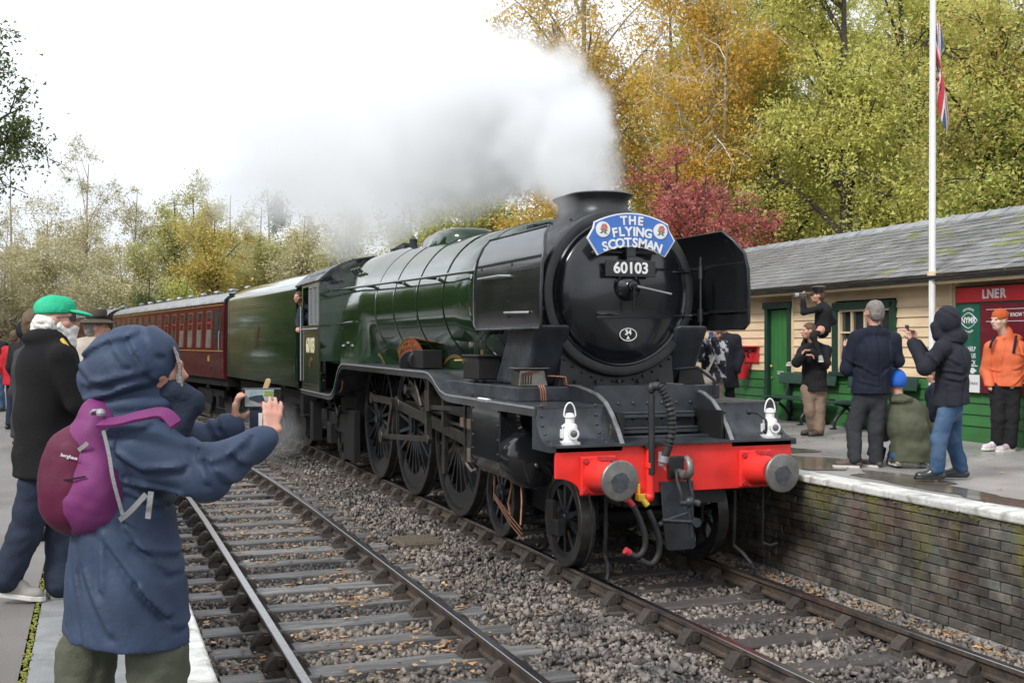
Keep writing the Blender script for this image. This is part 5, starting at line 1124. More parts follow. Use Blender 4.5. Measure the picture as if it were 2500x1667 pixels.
def tree(name, label, base, H, cr, cz, nleaf, lsize, lmat, tmat='bark', seed=0, limbs=14, droop=0, tr=.2, lean=(0, 0), group=None, sub=6, twigs=5, spread=.32, shell=.45, cat='tree', twigr=.012, bare=False, sigz=1.0):
    r = random.Random(seed); bx_, by_, bz_ = base; t = thing(name, label, cat, base, 0, group)
    def P(k): return Vector((lean[0]*k*k+.15*math.sin(k*5+seed)*k, lean[1]*k*k+.12*math.cos(k*4+seed)*k, H*k))
    m = MB(); K = 9; m.tube([P(i/K*.92) for i in range(K+1)], [tr*(1-.88*i/K) for i in range(K+1)], 9)
    ends = []; cen = P(cz/H); cen = Vector((cen.x, cen.y, cz))
    for i in range(limbs):
        while True:
            d = Vector((r.gauss(0, 1), r.gauss(0, 1), r.gauss(0, 1)))
            if d.length > .1: break
        d.normalize(); q = (shell+(1-shell)*r.random()**.6); tgt = cen+Vector((d.x*cr[0]*q, d.y*cr[1]*q, d.z*cr[2]*q))
        k0 = max(.12, min(.88, (tgt.z-r.uniform(.15, .45)*H*.5)/H)); s0 = P(k0); mid = s0.lerp(tgt, .5)+Vector((0, 0, .08*(tgt-s0).length*(1 if not droop else 2)))
        path = [s0*(1-t_)**2+mid*2*t_*(1-t_)+tgt*t_*t_ for t_ in (0, .2, .4, .6, .8, 1)]
        r0 = tr*(1-.88*k0)*.55; m.tube(path, [r0*(1-.8*j/5) for j in range(6)], 6)
        for j in range(sub):
            k = r.uniform(.3, 1); i0 = int(k*4.99); s1 = path[i0].lerp(path[i0+1], k*4.99-i0); ln = r.uniform(.5, 1.0)*min(cr)*.55
            dd = Vector((r.gauss(0, 1), r.gauss(0, 1), r.gauss(.15-droop*.9, .8))).normalized(); e1 = s1+dd*ln+Vector((0, 0, -droop*.25*ln)); m.tube([s1, s1.lerp(e1, .5)+Vector((r.gauss(0, .06), r.gauss(0, .06), .08*ln)), e1], [r0*.3, r0*.2, r0*.1], 4)
            for q_ in range(twigs):
                kk = r.uniform(.3, 1); s2 = s1.lerp(e1, kk); d2 = Vector((r.gauss(0, 1), r.gauss(0, 1), r.gauss(.1-droop*1.2, .7))).normalized(); e2 = s2+d2*ln*r.uniform(.35, .7); m.tube([s2, e2], [twigr, twigr*.4], 3); ends.append((s2, e2))
    tk = obj('trunk', m, tmat, t, smooth=50)
    if nleaf:
        nleaf = int(nleaf*1.45); lsize *= .87
        E1 = np.array([list(a) for a, b in ends]); E2 = np.array([list(b) for a, b in ends]); w = rng.random(len(ends))**1.5+.05; idx = rng.choice(len(ends), nleaf, p=w/w.sum())
        tt = rng.uniform(.1, 1.1, (nleaf, 1)); C = E1[idx]*(1-tt)+E2[idx]*tt+rng.normal(0, spread, (nleaf, 3))*np.array([1, 1, sigz])*rng.random((nleaf, 1))**.7
        if droop: C[:, 2] -= rng.exponential(.35*droop, nleaf)
        obj('crown', leaf_cloud(C, lsize, lmat, droop), lmat, t)
    return t
G1 = 'trees on the bank behind the station'
def bank(px, d, **k): x, y, _ = wpos(px, d); return (x, y, gz(x, y)-.1)
b = bank(1420, 37); tree('birch_tree', 'tall golden birch rising behind the chimney, the one farther left', b, 18.5-b[2], (3.2, 3.2, 6.0), 11.2-b[2], 30000, .12, 'leaf_birch', 'bark_light', 11, limbs=26, droop=.6, tr=.2, group=G1, shell=.25, spread=.34)
b = bank(1600, 33); tree('birch_tree', 'golden birch with a white leaning trunk right of the steam', bank(1800, 33), 17-b[2], (2.7, 2.5, 5.4), 9.6-b[2], 30000, .11, 'leaf_birch', 'birch_bark', 12, limbs=26, droop=.7, tr=.20, lean=(-3.4, .6), group=G1, shell=.25, spread=.32)
b = bank(1640, 44); tree('broadleaf_tree', 'green tree in the gap between the golden birches', b, 17-b[2], (4.2, 3.5, 5.5), 9.5-b[2], 22000, .15, 'leaf_green', 'bark', 19, limbs=18, tr=.25, group=G1)
b = bank(1150, 44); tree('broadleaf_tree', 'loose green and yellow tree seen over the boiler under the steam', b, 9.6-b[2], (4.2, 3, 3.0), 6.4-b[2], 16000, .14, 'leaf_green', 'bark', 13, limbs=18, tr=.2, group=G1, spread=.3)
b = bank(1330, 38); tree('broadleaf_tree', 'golden-leaved small tree behind the chimney base', b, 7.6-b[2], (2.1, 2, 2.2), 5.6-b[2], 12000, .11, 'leaf_birch', 'bark', 14, limbs=14, droop=.3, tr=.13, group=G1)
b = bank(1720, 27); tree('maple_tree', 'crimson maple behind the black smoke deflector', b, 6.9-b[2], (1.8, 1.5, 1.15), 5.35-b[2], 9000, .085, 'leaf_red', 'bark', 15, limbs=22, tr=.12, group=G1, spread=.2, shell=.35, sigz=.5)
b = bank(1655, 30); tree('maple_tree', 'dark purple maple top above the crimson one', b, 7.9-b[2], (1.3, 1.2, 1.0), 6.6-b[2], 3600, .085, 'leaf_red', 'bark', 25, limbs=12, tr=.1, group=G1, spread=.25, sigz=.6)
b = bank(1590, 27.5); tree('maple_tree', 'orange maple beside the chimney and headboard', b, 6.0-b[2], (1.5, 1.3, 1.1), 4.7-b[2], 13000, .08, 'leaf_orange', 'bark', 16, limbs=14, tr=.1, group=G1, spread=.22, sigz=.6)
for i, (px, d, top, cz, cr, nl, mt, lb) in enumerate((
    (1890, 36, 15.5, 9.2, (3.4, 3, 6), 34000, 'leaf_green', 'dark green tree left of the bare-stemmed tree on the bank'),
    (2070, 30, 14.5, 8.8, (3.0, 2.8, 5.6), 36000, 'leaf_lime', 'lime green tree with a bent dark trunk above the station roof'),
    (2210, 34, 16, 9.5, (3.0, 2.8, 6.2), 30000, 'leaf_lime', 'yellow-green tree just left of the flagpole'),
    (2440, 27, 12.5, 8.3, (2.9, 2.6, 4.0), 36000, 'leaf_cherry', 'orange-tinged cherry tree right of the flag'),
    (2330, 36, 17, 10.5, (3.2, 3, 6), 26000, 'leaf_lime', 'tall pale green tree behind the flag'),
    (2000, 46, 20, 11, (5, 4, 7), 24000, 'leaf_green', 'large green tree farther up the bank, behind the lime green one'),
    (2250, 48, 20, 11.5, (5, 4, 7), 22000, 'leaf_green', 'large dark tree farther up the bank, behind the flagpole'),
    (2520, 42, 18, 10.5, (4.2, 4, 7), 22000, 'leaf_green', 'dark tree at the right edge farther up the bank'),
    (1780, 48, 18, 11, (4, 4, 6.5), 18000, 'leaf_green', 'thin-topped green tree behind the white birch trunk'))):
    b = bank(px, d); tree('broadleaf_tree', lb, b, top-b[2], cr, cz-b[2], int(nl*1.22), (.105 if d < 40 else .15), mt, 'bark', 40+i, limbs=22, tr=.22, lean=(random.uniform(-.6, .6), 0), group=G1, shell=.3, droop=.15)
# house roof glimpsed among the trunks
pmat('pantile', (.30, .21, .18), .8, var=.2, vs=5, bump=.4, bs=20); pmat('house_wall', (.42, .38, .33), .8, var=.1)
hx, hy, _ = wpos(2120, 47); hz = gz(hx, hy)
H_ = thing('house', 'house with a pinkish tiled roof half hidden among the trees', 'house', (hx, hy, hz), R(8))
m = MB(); m.box((0, 0, 1.2), (6, 7, 3.4)); obj('wall', m, 'house_wall', H_)
m = MB(); m.prism([(-3.3, 2.6), (0, 4.4), (3.3, 2.6), (3.3, 2.75), (0, 4.58), (-3.3, 2.75)], (0, -3.8, 0), X3, Z3, Y3, 7.6); obj('roof', m, 'pantile', H_)
# left background
G2 = 'trees beyond the train'
for i, (px, d, top, crw, nl, ls, mt, tm, lb, dr, nm) in enumerate((
    (30, 72, 345, 120, 9000, .13, 'leaf_tan', 'twig_tan', 'thin tan willow at the far left beyond the train', .2, 'willow_tree'),
    (215, 66, 352, 120, 8000, .12, 'leaf_tan', 'twig_tan', 'tallest nearly bare willow left of the coaches', .1, 'willow_tree'),
    (330, 70, 420, 105, 7000, .13, 'leaf_tan', 'twig_tan', 'nearly bare willow leaning right above the first coach', .1, 'willow_tree'),
    (110, 60, 500, 170, 15000, .14, 'leaf_tan', 'twig_tan', 'tan bushy sallow behind the man in the green cap', .2, 'sallow_bush'),
    (290, 58, 560, 140, 13000, .14, 'leaf_tan', 'twig_tan', 'tan bushy sallow behind the hooded woman', .2, 'sallow_bush'),
    (430, 62, 450, 110, 13000, .14, 'leaf_olive', 'bark', 'olive bushy tree beyond the first coach', .1, 'broadleaf_tree'),
    (530, 56, 500, 105, 15000, .13, 'leaf_yellow', 'bark', 'yellow tree above the roof of the first coach', .1, 'broadleaf_tree'),
    (640, 60, 470, 110, 15000, .14, 'leaf_olive', 'bark', 'pale olive tree above the tender', .1, 'broadleaf_tree'),
    (740, 56, 500, 100, 12000, .14, 'leaf_tan', 'bark', 'tan thin tree above the cab roof', .1, 'broadleaf_tree'),
    (850, 54, 510, 110, 12000, .14, 'leaf_olive', 'bark', 'olive tree behind the steam over the firebox', .1, 'broadleaf_tree'),
    (1000, 52, 470, 110, 12000, .14, 'leaf_green', 'bark', 'green tree behind the steam over the dome', .1, 'broadleaf_tree'),
    (655, 80, 425, 45, 9000, .2, 'leaf_dark', 'bark', 'distant dark pine top at the edge of the steam', .3, 'pine_tree'),
    (475, 82, 415, 90, 7000, .17, 'leaf_olive', 'bark', 'distant slender poplar above the olive tree', 0, 'poplar_tree'),
    (565, 84, 445, 90, 7000, .17, 'leaf_olive', 'bark', 'distant slender poplar above the yellow tree', 0, 'poplar_tree'),
    (15, 66, 520, 120, 13000, .14, 'leaf_tan', 'twig_tan', 'pale tan sallow at the far left edge behind the crowd', .2, 'sallow_bush'),
    (190, 72, 540, 130, 13000, .14, 'leaf_tan', 'twig_tan', 'pale tan sallow below the tallest willow', .2, 'sallow_bush'),
    (360, 66, 560, 120, 13000, .14, 'leaf_olive', 'twig_tan', 'olive sallow between the willows and the yellow tree', .2, 'sallow_bush'),
    (600, 70, 520, 120, 12000, .15, 'leaf_tan', 'twig_tan', 'pale tan bush behind the yellow tree', .2, 'sallow_bush'),
    (800, 66, 520, 130, 12000, .15, 'leaf_olive', 'twig_tan', 'pale olive bush behind the cab', .2, 'sallow_bush'),
    (370, 50, 660, 60, 6000, .12, 'leaf_dark', 'bark', 'dark evergreen shrub over the second coach roof', 0, 'evergreen_shrub'),
    (455, 48, 668, 48, 6000, .11, 'leaf_cherry', 'bark', 'russet and yellow shrub just over the first coach roof', 0, 'russet_shrub'))):
    x, y, _ = wpos(px, d); z0 = gz(x, y)-.1; zt = zat(py := top, d); h = zt-z0; w = crw*d/2761
    tree(nm, lb, (x, y, z0), h, (w*1.12, w*.9, h*.47), h*.53, int(nl*1.5), ls*.9, mt, tm, 70+i, limbs=16 if nm != 'willow_tree' else 20, tr=.16, droop=dr, group=G2, spread=.4 if nm != 'willow_tree' else .25, shell=.2, twigs=5, twigr=.016 if nm == 'willow_tree' else .012)
# near dark green branches at the upper left
x, y, _ = wpos(-150, 19)
tree('alder_tree', 'dark green tree reaching in at the upper left edge', (x, y, LZ), 9.0, (1.75, 1.5, 1.85), 5.7, 17000, .085, 'leaf_alder', 'bark', 5, limbs=20, tr=.16, droop=.1, spread=.2, shell=.3)
# undergrowth on the slopes and the mass of woodland on the far side of the near platform
n = 60000; ux = rng.uniform(9, 34, n); uy = rng.uniform(6, 60, n); uz = np.array([gz(a, b_) for a, b_ in zip(ux, uy)])+rng.exponential(.5, n)
stuff(tag(obj('undergrowth', leaf_cloud(np.stack([ux, uy, uz], -1), .2, 'leaf_green', .2, 'undergrowth'), 'leaf_green'), 'green undergrowth covering the bank behind the station', 'undergrowth'))
n = 40000; tt = rng.uniform(0, 1, n); ux = rng.uniform(-30, 16, n); uy = rng.uniform(46, 62, n)+rng.uniform(0, 12, n); uz = np.array([gz(a, b_) for a, b_ in zip(ux, uy)])+rng.exponential(1.1, n); k = ux > -np.maximum(0, uy-20)**2/330+3.5
stuff(tag(obj('undergrowth', leaf_cloud(np.stack([ux, uy, uz], -1)[k], .24, 'leaf_tan', .2, 'undergrowth'), 'leaf_tan'), 'tan scrub on the slope beyond the coaches', 'undergrowth'))
C = []
for i in range(58):
    a = i/57; cx = -15-6*random.random()-(6 if a > .7 else 0)*random.random(); cy_ = -28+150*a; cx -= max(0, cy_-60)*.12; rr_ = random.uniform(2.4, 3.8); hh = (random.uniform(3.0, 5.5)+(2 if a > .5 else 0)) if cy_ > 24 else random.uniform(.9, 1.5); nn = 1300
    d = rng.normal(size=(nn, 3)); d /= np.linalg.norm(d, axis=1)[:, None]; d *= rng.uniform(.5, 1, (nn, 1)); C.append(np.array([cx, cy_, .8+hh*.9])+d*np.array([rr_, rr_, hh]))
C = np.concatenate(C); C = C[C[:, 2] > .8]
stuff(tag(obj('woodland', leaf_cloud(C, .5, 'leaf_dark', .2, 'woodland', .8), 'leaf_dark'), 'dark belt of trees along the back of the near platform', 'woodland'))
# ================================================================ STEAM FROM THE CHIMNEY (a real scattering volume, density field in a voxel grid)
def smoke(name, label, blobs, dens, nscale, erode, vox, pad=.5, col=(.965, .975, .985), warp=1.1, near=(0, 1, 1, 1)):
    lo = [min(c[i]-r[i] for c, r in blobs)-pad for i in range(3)]; hi = [max(c[i]+r[i] for c, r in blobs)+pad for i in range(3)]
    mt = bpy.data.materials.new(name); mt.use_nodes = True; n, l = mt.node_tree.nodes, mt.node_tree.links; n.clear()
    out = n.new('ShaderNodeOutputMaterial'); pv = n.new('ShaderNodeVolumePrincipled'); l.new(pv.outputs[0], out.inputs['Volume']); pv.inputs['Color'].default_value = (*col, 1); pv.inputs['Density'].default_value = dens; pv.inputs['Anisotropy'].default_value = .0
    M[name] = mt
    ng = bpy.data.node_groups.new(name, 'GeometryNodeTree'); ng.interface.new_socket('Geometry', in_out='OUTPUT', socket_type='NodeSocketGeometry'); n, l = ng.nodes, ng.links
    go = n.new('NodeGroupOutput'); vc = n.new('GeometryNodeVolumeCube'); sm = n.new('GeometryNodeSetMaterial'); sm.inputs['Material'].default_value = mt
    vc.inputs['Min'].default_value = lo; vc.inputs['Max'].default_value = hi
    for i, ax in enumerate('XYZ'): vc.inputs['Resolution '+ax].default_value = max(8, int((hi[i]-lo[i])/vox))
    pos = n.new('GeometryNodeInputPosition').outputs[0]
    nz = n.new('ShaderNodeTexNoise'); nz.inputs['Scale'].default_value = nscale; nz.inputs['Detail'].default_value = 6; nz.inputs['Roughness'].default_value = .62; l.new(pos, nz.inputs['Vector'])
    wv = n.new('ShaderNodeVectorMath'); wv.operation = 'MULTIPLY_ADD'; l.new(nz.outputs['Color'], wv.inputs[0]); wv.inputs[1].default_value = (warp,)*3
    sb_ = n.new('ShaderNodeVectorMath'); sb_.operation = 'ADD'; l.new(pos, sb_.inputs[0]); sb_.inputs[1].default_value = (-warp/2,)*3; l.new(sb_.outputs[0], wv.inputs[2])
    cur = None
    for c, r in blobs:
        a = n.new('ShaderNodeVectorMath'); a.operation = 'SUBTRACT'; l.new(wv.outputs[0], a.inputs[0]); a.inputs[1].default_value = c
        b = n.new('ShaderNodeVectorMath'); b.operation = 'DIVIDE'; l.new(a.outputs[0], b.inputs[0]); b.inputs[1].default_value = r
        ln = n.new('ShaderNodeVectorMath'); ln.operation = 'LENGTH'; l.new(b.outputs[0], ln.inputs[0])
        s_ = n.new('ShaderNodeMath'); s_.operation = 'SUBTRACT'; s_.use_clamp = True; s_.inputs[0].default_value = 1; l.new(ln.outputs['Value'], s_.inputs[1])
        if cur is None: cur = s_.outputs[0]
        else:
            x = n.new('ShaderNodeMath'); x.operation = 'MAXIMUM'; l.new(cur, x.inputs[0]); l.new(s_.outputs[0], x.inputs[1]); cur = x.outputs[0]
    e = n.new('ShaderNodeMath'); e.operation = 'MULTIPLY_ADD'; l.new(nz.outputs['Fac'], e.inputs[0]); e.inputs[1].default_value = erode
    nf = n.new('ShaderNodeTexNoise'); nf.inputs['Scale'].default_value = nscale*3.2; nf.inputs['Detail'].default_value = 4; nf.inputs['Roughness'].default_value = .6; l.new(pos, nf.inputs['Vector'])
    ef = n.new('ShaderNodeMath'); ef.operation = 'MULTIPLY_ADD'; l.new(nf.outputs['Fac'], ef.inputs[0]); ef.inputs[1].default_value = .7; ef.inputs[2].default_value = -.35
    ea = n.new('ShaderNodeMath'); ea.operation = 'ADD'; l.new(cur, ea.inputs[0]); l.new(ef.outputs[0], ea.inputs[1])
    e2 = n.new('ShaderNodeMath'); e2.operation = 'SUBTRACT'; l.new(ea.outputs[0], e2.inputs[0]); e2.inputs[1].default_value = erode*.5+.06; l.new(e2.outputs[0], e.inputs[2])
    gate = n.new('ShaderNodeMath'); gate.operation = 'MULTIPLY'; g2 = n.new('ShaderNodeMapRange'); g2.inputs[1].default_value = 0; g2.inputs[2].default_value = .12; l.new(cur, g2.inputs[0])
    mr = n.new('ShaderNodeMapRange'); mr.interpolation_type = 'SMOOTHSTEP'; mr.inputs[1].default_value = 0; mr.inputs[2].default_value = .2; l.new(e.outputs[0], mr.inputs[0])
    l.new(mr.outputs[0], gate.inputs[0]); l.new(g2.outputs[0], gate.inputs[1]); sxy = n.new('ShaderNodeSeparateXYZ'); l.new(pos, sxy.inputs[0])
    fy = n.new('ShaderNodeMapRange'); fy.inputs[1].default_value = near[0]; fy.inputs[2].default_value = near[1]; fy.inputs[3].default_value = near[2]; fy.inputs[4].default_value = near[3]; l.new(sxy.outputs['Y'], fy.inputs[0])
    g3 = n.new('ShaderNodeMath'); g3.operation = 'MULTIPLY'; l.new(gate.outputs[0], g3.inputs[0]); l.new(fy.outputs[0], g3.inputs[1]); l.new(g3.outputs[0], vc.inputs['Density'])
    l.new(vc.outputs[0], sm.inputs[0]); l.new(sm.outputs[0], go.inputs[0])
    m = MB(); m.box([(a+b)/2 for a, b in zip(lo, hi)], [.1, .1, .1]); o = obj(name, m, name); md = o.modifiers.new('steam', 'NODES'); md.node_group = ng
    return stuff(tag(o, label, 'steam'))
def sp_(px, py, d): x, y, _ = wpos(px, d); return (x, y, zat(py, d))
smoke('steam_plume', 'white steam billowing from the chimney back over the locomotive', [
    (sp_(1440, 450, 12.9), (.40, .40, .5)), (sp_(1405, 385, 13.3), (.58, .6, .75)), (sp_(1360, 325, 14), (.8, .9, .85)), (sp_(1300, 275, 15.3), (1.05, 1.3, 1.0)), (sp_(1210, 320, 17), (1.4, 2.0, 1.2)), (sp_(1225, 215, 16.8), (1.1, 1.6, .9)), (sp_(1090, 360, 20), (1.9, 2.8, 1.4)), (sp_(940, 410, 23), (2.1, 3.0, 1.5)),
    (sp_(900, 510, 22.5), (1.25, 1.7, 1.2)), (sp_(870, 575, 22), (1.0, 1.4, .7)), (sp_(960, 470, 21), (1.2, 1.6, 1.0)), (sp_(640, 450, 29), (1.8, 2.4, 1.5)), (sp_(1160, 250, 19), (1.6, 2.4, 1.1)), (sp_(1010, 290, 23), (2.2, 3.2, 1.4)), (sp_(780, 430, 27), (2.0, 3.2, 1.6)), (sp_(720, 360, 30), (2.2, 3.2, 1.7))], .8, .9, 1.35, .10, warp=1.5, near=(12, 22, 2.6, .36))
smoke('steam_wisp', 'thin grey steam low down beside the tender wheels', [((-1.75, 24.6, .5), (.7, 1.6, .6)), ((-1.7, 23.2, .3), (.5, 1.0, .4))], .16, 1.7, 1.1, .08)
# ================================================================ FIGURES: smooth implicit surfaces turned into meshes
def V3(p): return np.array(p, np.float32)
class Cap:      # tapered capsule, flattened by fl across direction ang (about z)
    def __init__(s, a, b, ra, rb=None, fl=None, ang=0): s.a, s.b, s.ra, s.rb, s.fl, s.ang = V3(a), V3(b), ra, (ra if rb is None else rb), fl, ang
    def box(s): r = max(s.ra, s.rb); return np.minimum(s.a, s.b)-r, np.maximum(s.a, s.b)+r
    def d(s, X, Y, Z):
        a, b = s.a.copy(), s.b.copy(); sc = 1
        if s.fl:        # compress along the front direction so that the section becomes an ellipse
            c, q = math.cos(s.ang), math.sin(s.ang)
            def rt(x, y): return x*c+y*q, (-x*q+y*c)/s.fl
            X, Y = rt(X, Y); a[0], a[1] = rt(a[0], a[1]); b[0], b[1] = rt(b[0], b[1]); sc = .5*(1+s.fl)
        ba = b-a; t = np.clip(((X-a[0])*ba[0]+(Y-a[1])*ba[1]+(Z-a[2])*ba[2])/max(float(ba@ba), 1e-9), 0, 1)
        return (np.sqrt((X-a[0]-t*ba[0])**2+(Y-a[1]-t*ba[1])**2+(Z-a[2]-t*ba[2])**2)-(s.ra+t*(s.rb-s.ra)))*sc
class Ell:
    def __init__(s, c, r, ang=0, tilt=0): s.c, s.r, s.ang, s.tilt = V3(c), r, ang, tilt
    def box(s): r = max(s.r); return s.c-r, s.c+r
    def d(s, X, Y, Z):
        c, q = math.cos(s.ang), math.sin(s.ang); x, y, z = X-s.c[0], Y-s.c[1], Z-s.c[2]; x, y = x*c+y*q, -x*q+y*c
        if s.tilt: ct, st = math.cos(s.tilt), math.sin(s.tilt); y, z = y*ct+z*st, -y*st+z*ct
        k0 = np.sqrt((x/s.r[0])**2+(y/s.r[1])**2+(z/s.r[2])**2); k1 = np.sqrt((x/s.r[0]**2)**2+(y/s.r[1]**2)**2+(z/s.r[2]**2)**2)+1e-6
        return k0*(k0-1)/k1
def wrinkle(X, Y, Z, seed, f, amp, st=(1, 1, 1)):
    r = random.Random(seed); out = 0
    for i in range(5):
        d = Vector((r.gauss(0, 1)*st[0], r.gauss(0, 1)*st[1], r.gauss(0, 1)*st[2])).normalized()*f*r.uniform(.7, 1.8); e = Vector((r.gauss(0, 1), r.gauss(0, 1), r.gauss(0, 1)))*f*.35; p = r.uniform(0, 6)
        out = out+1-2*np.abs(np.sin(.5*(X*d.x+Y*d.y+Z*d.z+p+1.6*np.sin(X*e.x+Y*e.y+Z*e.z+p*2))))
    return out*(amp/2.2)
def ridges(lines, amp, w):
    """cloth folds: raised creases with a valley beside them, along curves given in the figure's x-z plane"""
    def fn(X, Y, Z):
        out = 0
        for L, k in lines:
            best = None
            for (x0, z0), (x1, z1) in zip(L, L[1:]):
                dx, dz = x1-x0, z1-z0; t = np.clip(((X-x0)*dx+(Z-z0)*dz)/(dx*dx+dz*dz+1e-9), 0, 1); u = X-x0-t*dx; v = Z-z0-t*dz; d = np.sqrt(u*u+v*v); sgn = np.sign(u*dz-v*dx)
                best = (d, sgn) if best is None else (np.minimum(best[0], d), np.where(d < best[0], sgn, best[1]))
            d, sgn = best; out = out-k*amp*np.exp(-(d/w)**2)+k*amp*.9*np.exp(-((d-w*1.5)/w)**2)*(sgn > 0)
        return out
    return fn
def skin(prims, vox=.012, k=.03, cuts=(), wr=None, sub=()):
    lo = np.min([p.box()[0] for p in prims], 0)-.05; hi = np.max([p.box()[1] for p in prims], 0)+.05
    n = np.ceil((hi-lo)/vox).astype(int)+1; ax = [np.float32(lo[i])+np.arange(n[i], dtype=np.float32)*np.float32(vox) for i in range(3)]
    F = np.full(n, 1.0, np.float32)
    for p in prims:
        a, b = p.box(); i0 = np.maximum(0, ((a-.09-lo)/vox).astype(int)); i1 = np.minimum(n, ((b+.09-lo)/vox).astype(int)+2)
        sl = tuple(slice(u, v) for u, v in zip(i0, i1)); X, Y, Z = np.meshgrid(*[ax[i][sl[i]] for i in range(3)], indexing='ij', sparse=True)
        d = p.d(X, Y, Z); G = F[sl]; h = np.clip(.5+.5*(G-d)/k, 0, 1); F[sl] = d*h+G*(1-h)-k*h*(1-h)
    X, Y, Z = np.meshgrid(*ax, indexing='ij', sparse=True)
    for w in (wr or ()): F += (w(X, Y, Z) if callable(w) else wrinkle(X, Y, Z, *w)).astype(np.float32)
    for p in sub: F = np.maximum(F, -p.d(X, Y, Z))
    for pt, nn in cuts: F = np.maximum(F, (X-pt[0])*nn[0]+(Y-pt[1])*nn[1]+(Z-pt[2])*nn[2])
    S = F < 0; c = np.zeros(n-1, np.int8)
    cs = [(i, j, l_) for i in (0, 1) for j in (0, 1) for l_ in (0, 1)]
    def sh(A, o): return A[o[0]:n[0]-1+o[0], o[1]:n[1]-1+o[1], o[2]:n[2]-1+o[2]]
    for o in cs: c += sh(S, o)
    act = (c > 0) & (c < 8); idx = np.full(n-1, -1, np.int64); ijk = np.argwhere(act); idx[act] = np.arange(len(ijk))
    acc = np.zeros((len(ijk), 3)); cnt = np.zeros(len(ijk))
    for ai, a in enumerate(cs):
        for b in cs:
            if sum(b)-sum(a) == 1 and all(y >= x for x, y in zip(a, b)):
                fa = F[tuple((ijk+a).T)]; fb_ = F[tuple((ijk+b).T)]; x = (fa < 0) != (fb_ < 0); t = np.where(x, fa/(fa-fb_+1e-12*(~x)), 0)
                acc += np.where(x[:, None], np.array(a)+t[:, None]*(np.array(b)-np.array(a)), 0); cnt += x
    V = lo+(ijk+acc/np.maximum(cnt, 1)[:, None])*vox; Q = []
    for d in range(3):
        o = [0, 0, 0]; o[d] = 1; A = S[tuple(slice(0, n[i]-o[i]) for i in range(3))]; B = S[tuple(slice(o[i], n[i]) for i in range(3))]
        e = np.argwhere(A != B); u, v = [(1, 2), (2, 0), (0, 1)][d]; e = e[(e[:, u] > 0) & (e[:, v] > 0) & (e[:, u] < n[u]-1) & (e[:, v] < n[v]-1)]
        du = np.eye(3, dtype=int)[u]; dv = np.eye(3, dtype=int)[v]; q = np.stack([idx[tuple((e-x).T)] for x in (du+dv, dv, 0*du, du)], 1)
        flip = ~A[tuple(e.T)]; q[flip] = q[flip][:, ::-1]; Q.append(q)
    Q = np.concatenate(Q); Q = Q[(Q >= 0).all(1)]
    return V, Q
def skmesh(name, *parts, mat):
    Vs, Qs, o = [], [], 0
    for V, Q in parts: Vs.append(V); Qs.append(Q+o); o += len(V)
    return npmesh(name, np.concatenate(Vs), np.concatenate(Qs), 4, mat, smooth=True)
def cloth(name, col, rough=.85, bs=90, bump=.25, **k): return pmat(name, col, rough, var=k.pop('var', .12), vs=k.pop('vs', 9), bump=bump, bs=bs, spec=.25, **k)
pmat('skin', (.52, .30, .22), .5, var=.1, vs=18, bump=.05, bs=120, col2=(.58, .27, .20), c2s=14)
pmat('skin_pale', (.58, .39, .31), .5, var=.08, vs=18)
pmat('eye', (.02, .018, .016), .2, var=0)
pmat('lip', (.38, .13, .11), .5, var=0)
def dirs(phi): return Vector((-math.sin(phi), math.cos(phi), 0)), Vector((math.cos(phi), math.sin(phi), 0))
def stand(H, phi):
    k = H/1.75; f, s = dirs(R(phi)); J = {'k': k, 'phi': R(phi)}
    def P(a, b, z): return s*a*k+f*b*k+Vector((0, 0, z*k))
    J.update(pel=P(0, 0, .96), chest=P(0, .0, 1.27), neck=P(0, 0, 1.46), head=P(0, .03, 1.635))
    for n_, q in (('L', -1), ('R', 1)):
        J.update({'hip'+n_: P(q*.09, 0, .93), 'knee'+n_: P(q*.10, .02, .50), 'ank'+n_: P(q*.105, -.02, .08), 'sho'+n_: P(q*.185, -.01, 1.41), 'elb'+n_: P(q*.245, -.03, 1.12), 'wri'+n_: P(q*.25, .08, .88)}); J['foot'+n_] = R(phi)-q*R(8)*-1
    return J
def hand(w, f, n, ts, k=1, curl=(.5, .6), spread=.15, r=.0095, tdir=None):
    """palm and five fingers; f finger direction, n the way the palm faces, ts side of the thumb"""
    f, n = Vector(f).normalized(), Vector(n).normalized(); s = f.cross(n).normalized(); n = s.cross(f).normalized(); w = Vector(w); P = []
    for o in (-.028, -.010, .010, .028): P.append(Cap(w+f*.01*k+s*o*.6*k, w+f*.085*k+s*o*k, .013*k, .012*k))
    L = [.040, .046, .043, .032]; order = (0, 1, 2, 3) if ts < 0 else (3, 2, 1, 0)
    for i, o in enumerate((-.030, -.010, .010, .030)):
        ln = L[order[i]]*k; b = w+f*.088*k+s*o*k; c1, c2 = (curl if not isinstance(curl[0], (list, tuple)) else curl[i]); d1 = (f*math.cos(c1)+n*math.sin(c1)+s*o*spread*8).normalized(); d2 = (f*math.cos(c1+c2)+n*math.sin(c1+c2)+s*o*spread*8).normalized()
        P += [Cap(b, b+d1*ln, r*k*1.1, r*k), Cap(b+d1*ln, b+d1*ln+d2*ln*.95, r*k, r*k*.82)]
    tb = w+f*.028*k+s*ts*.03*k; td = Vector(tdir).normalized() if tdir else (f*.65+s*ts*.7+n*.3).normalized(); P += [Cap(w+f*.01*k, tb, .016*k, .015*k), Cap(tb, tb+td*.042*k, .0135*k, .0115*k), Cap(tb+td*.042*k, tb+td*.042*k+(td+f*.3).normalized()*.03*k, .0115*k, .009*k)]
    return P
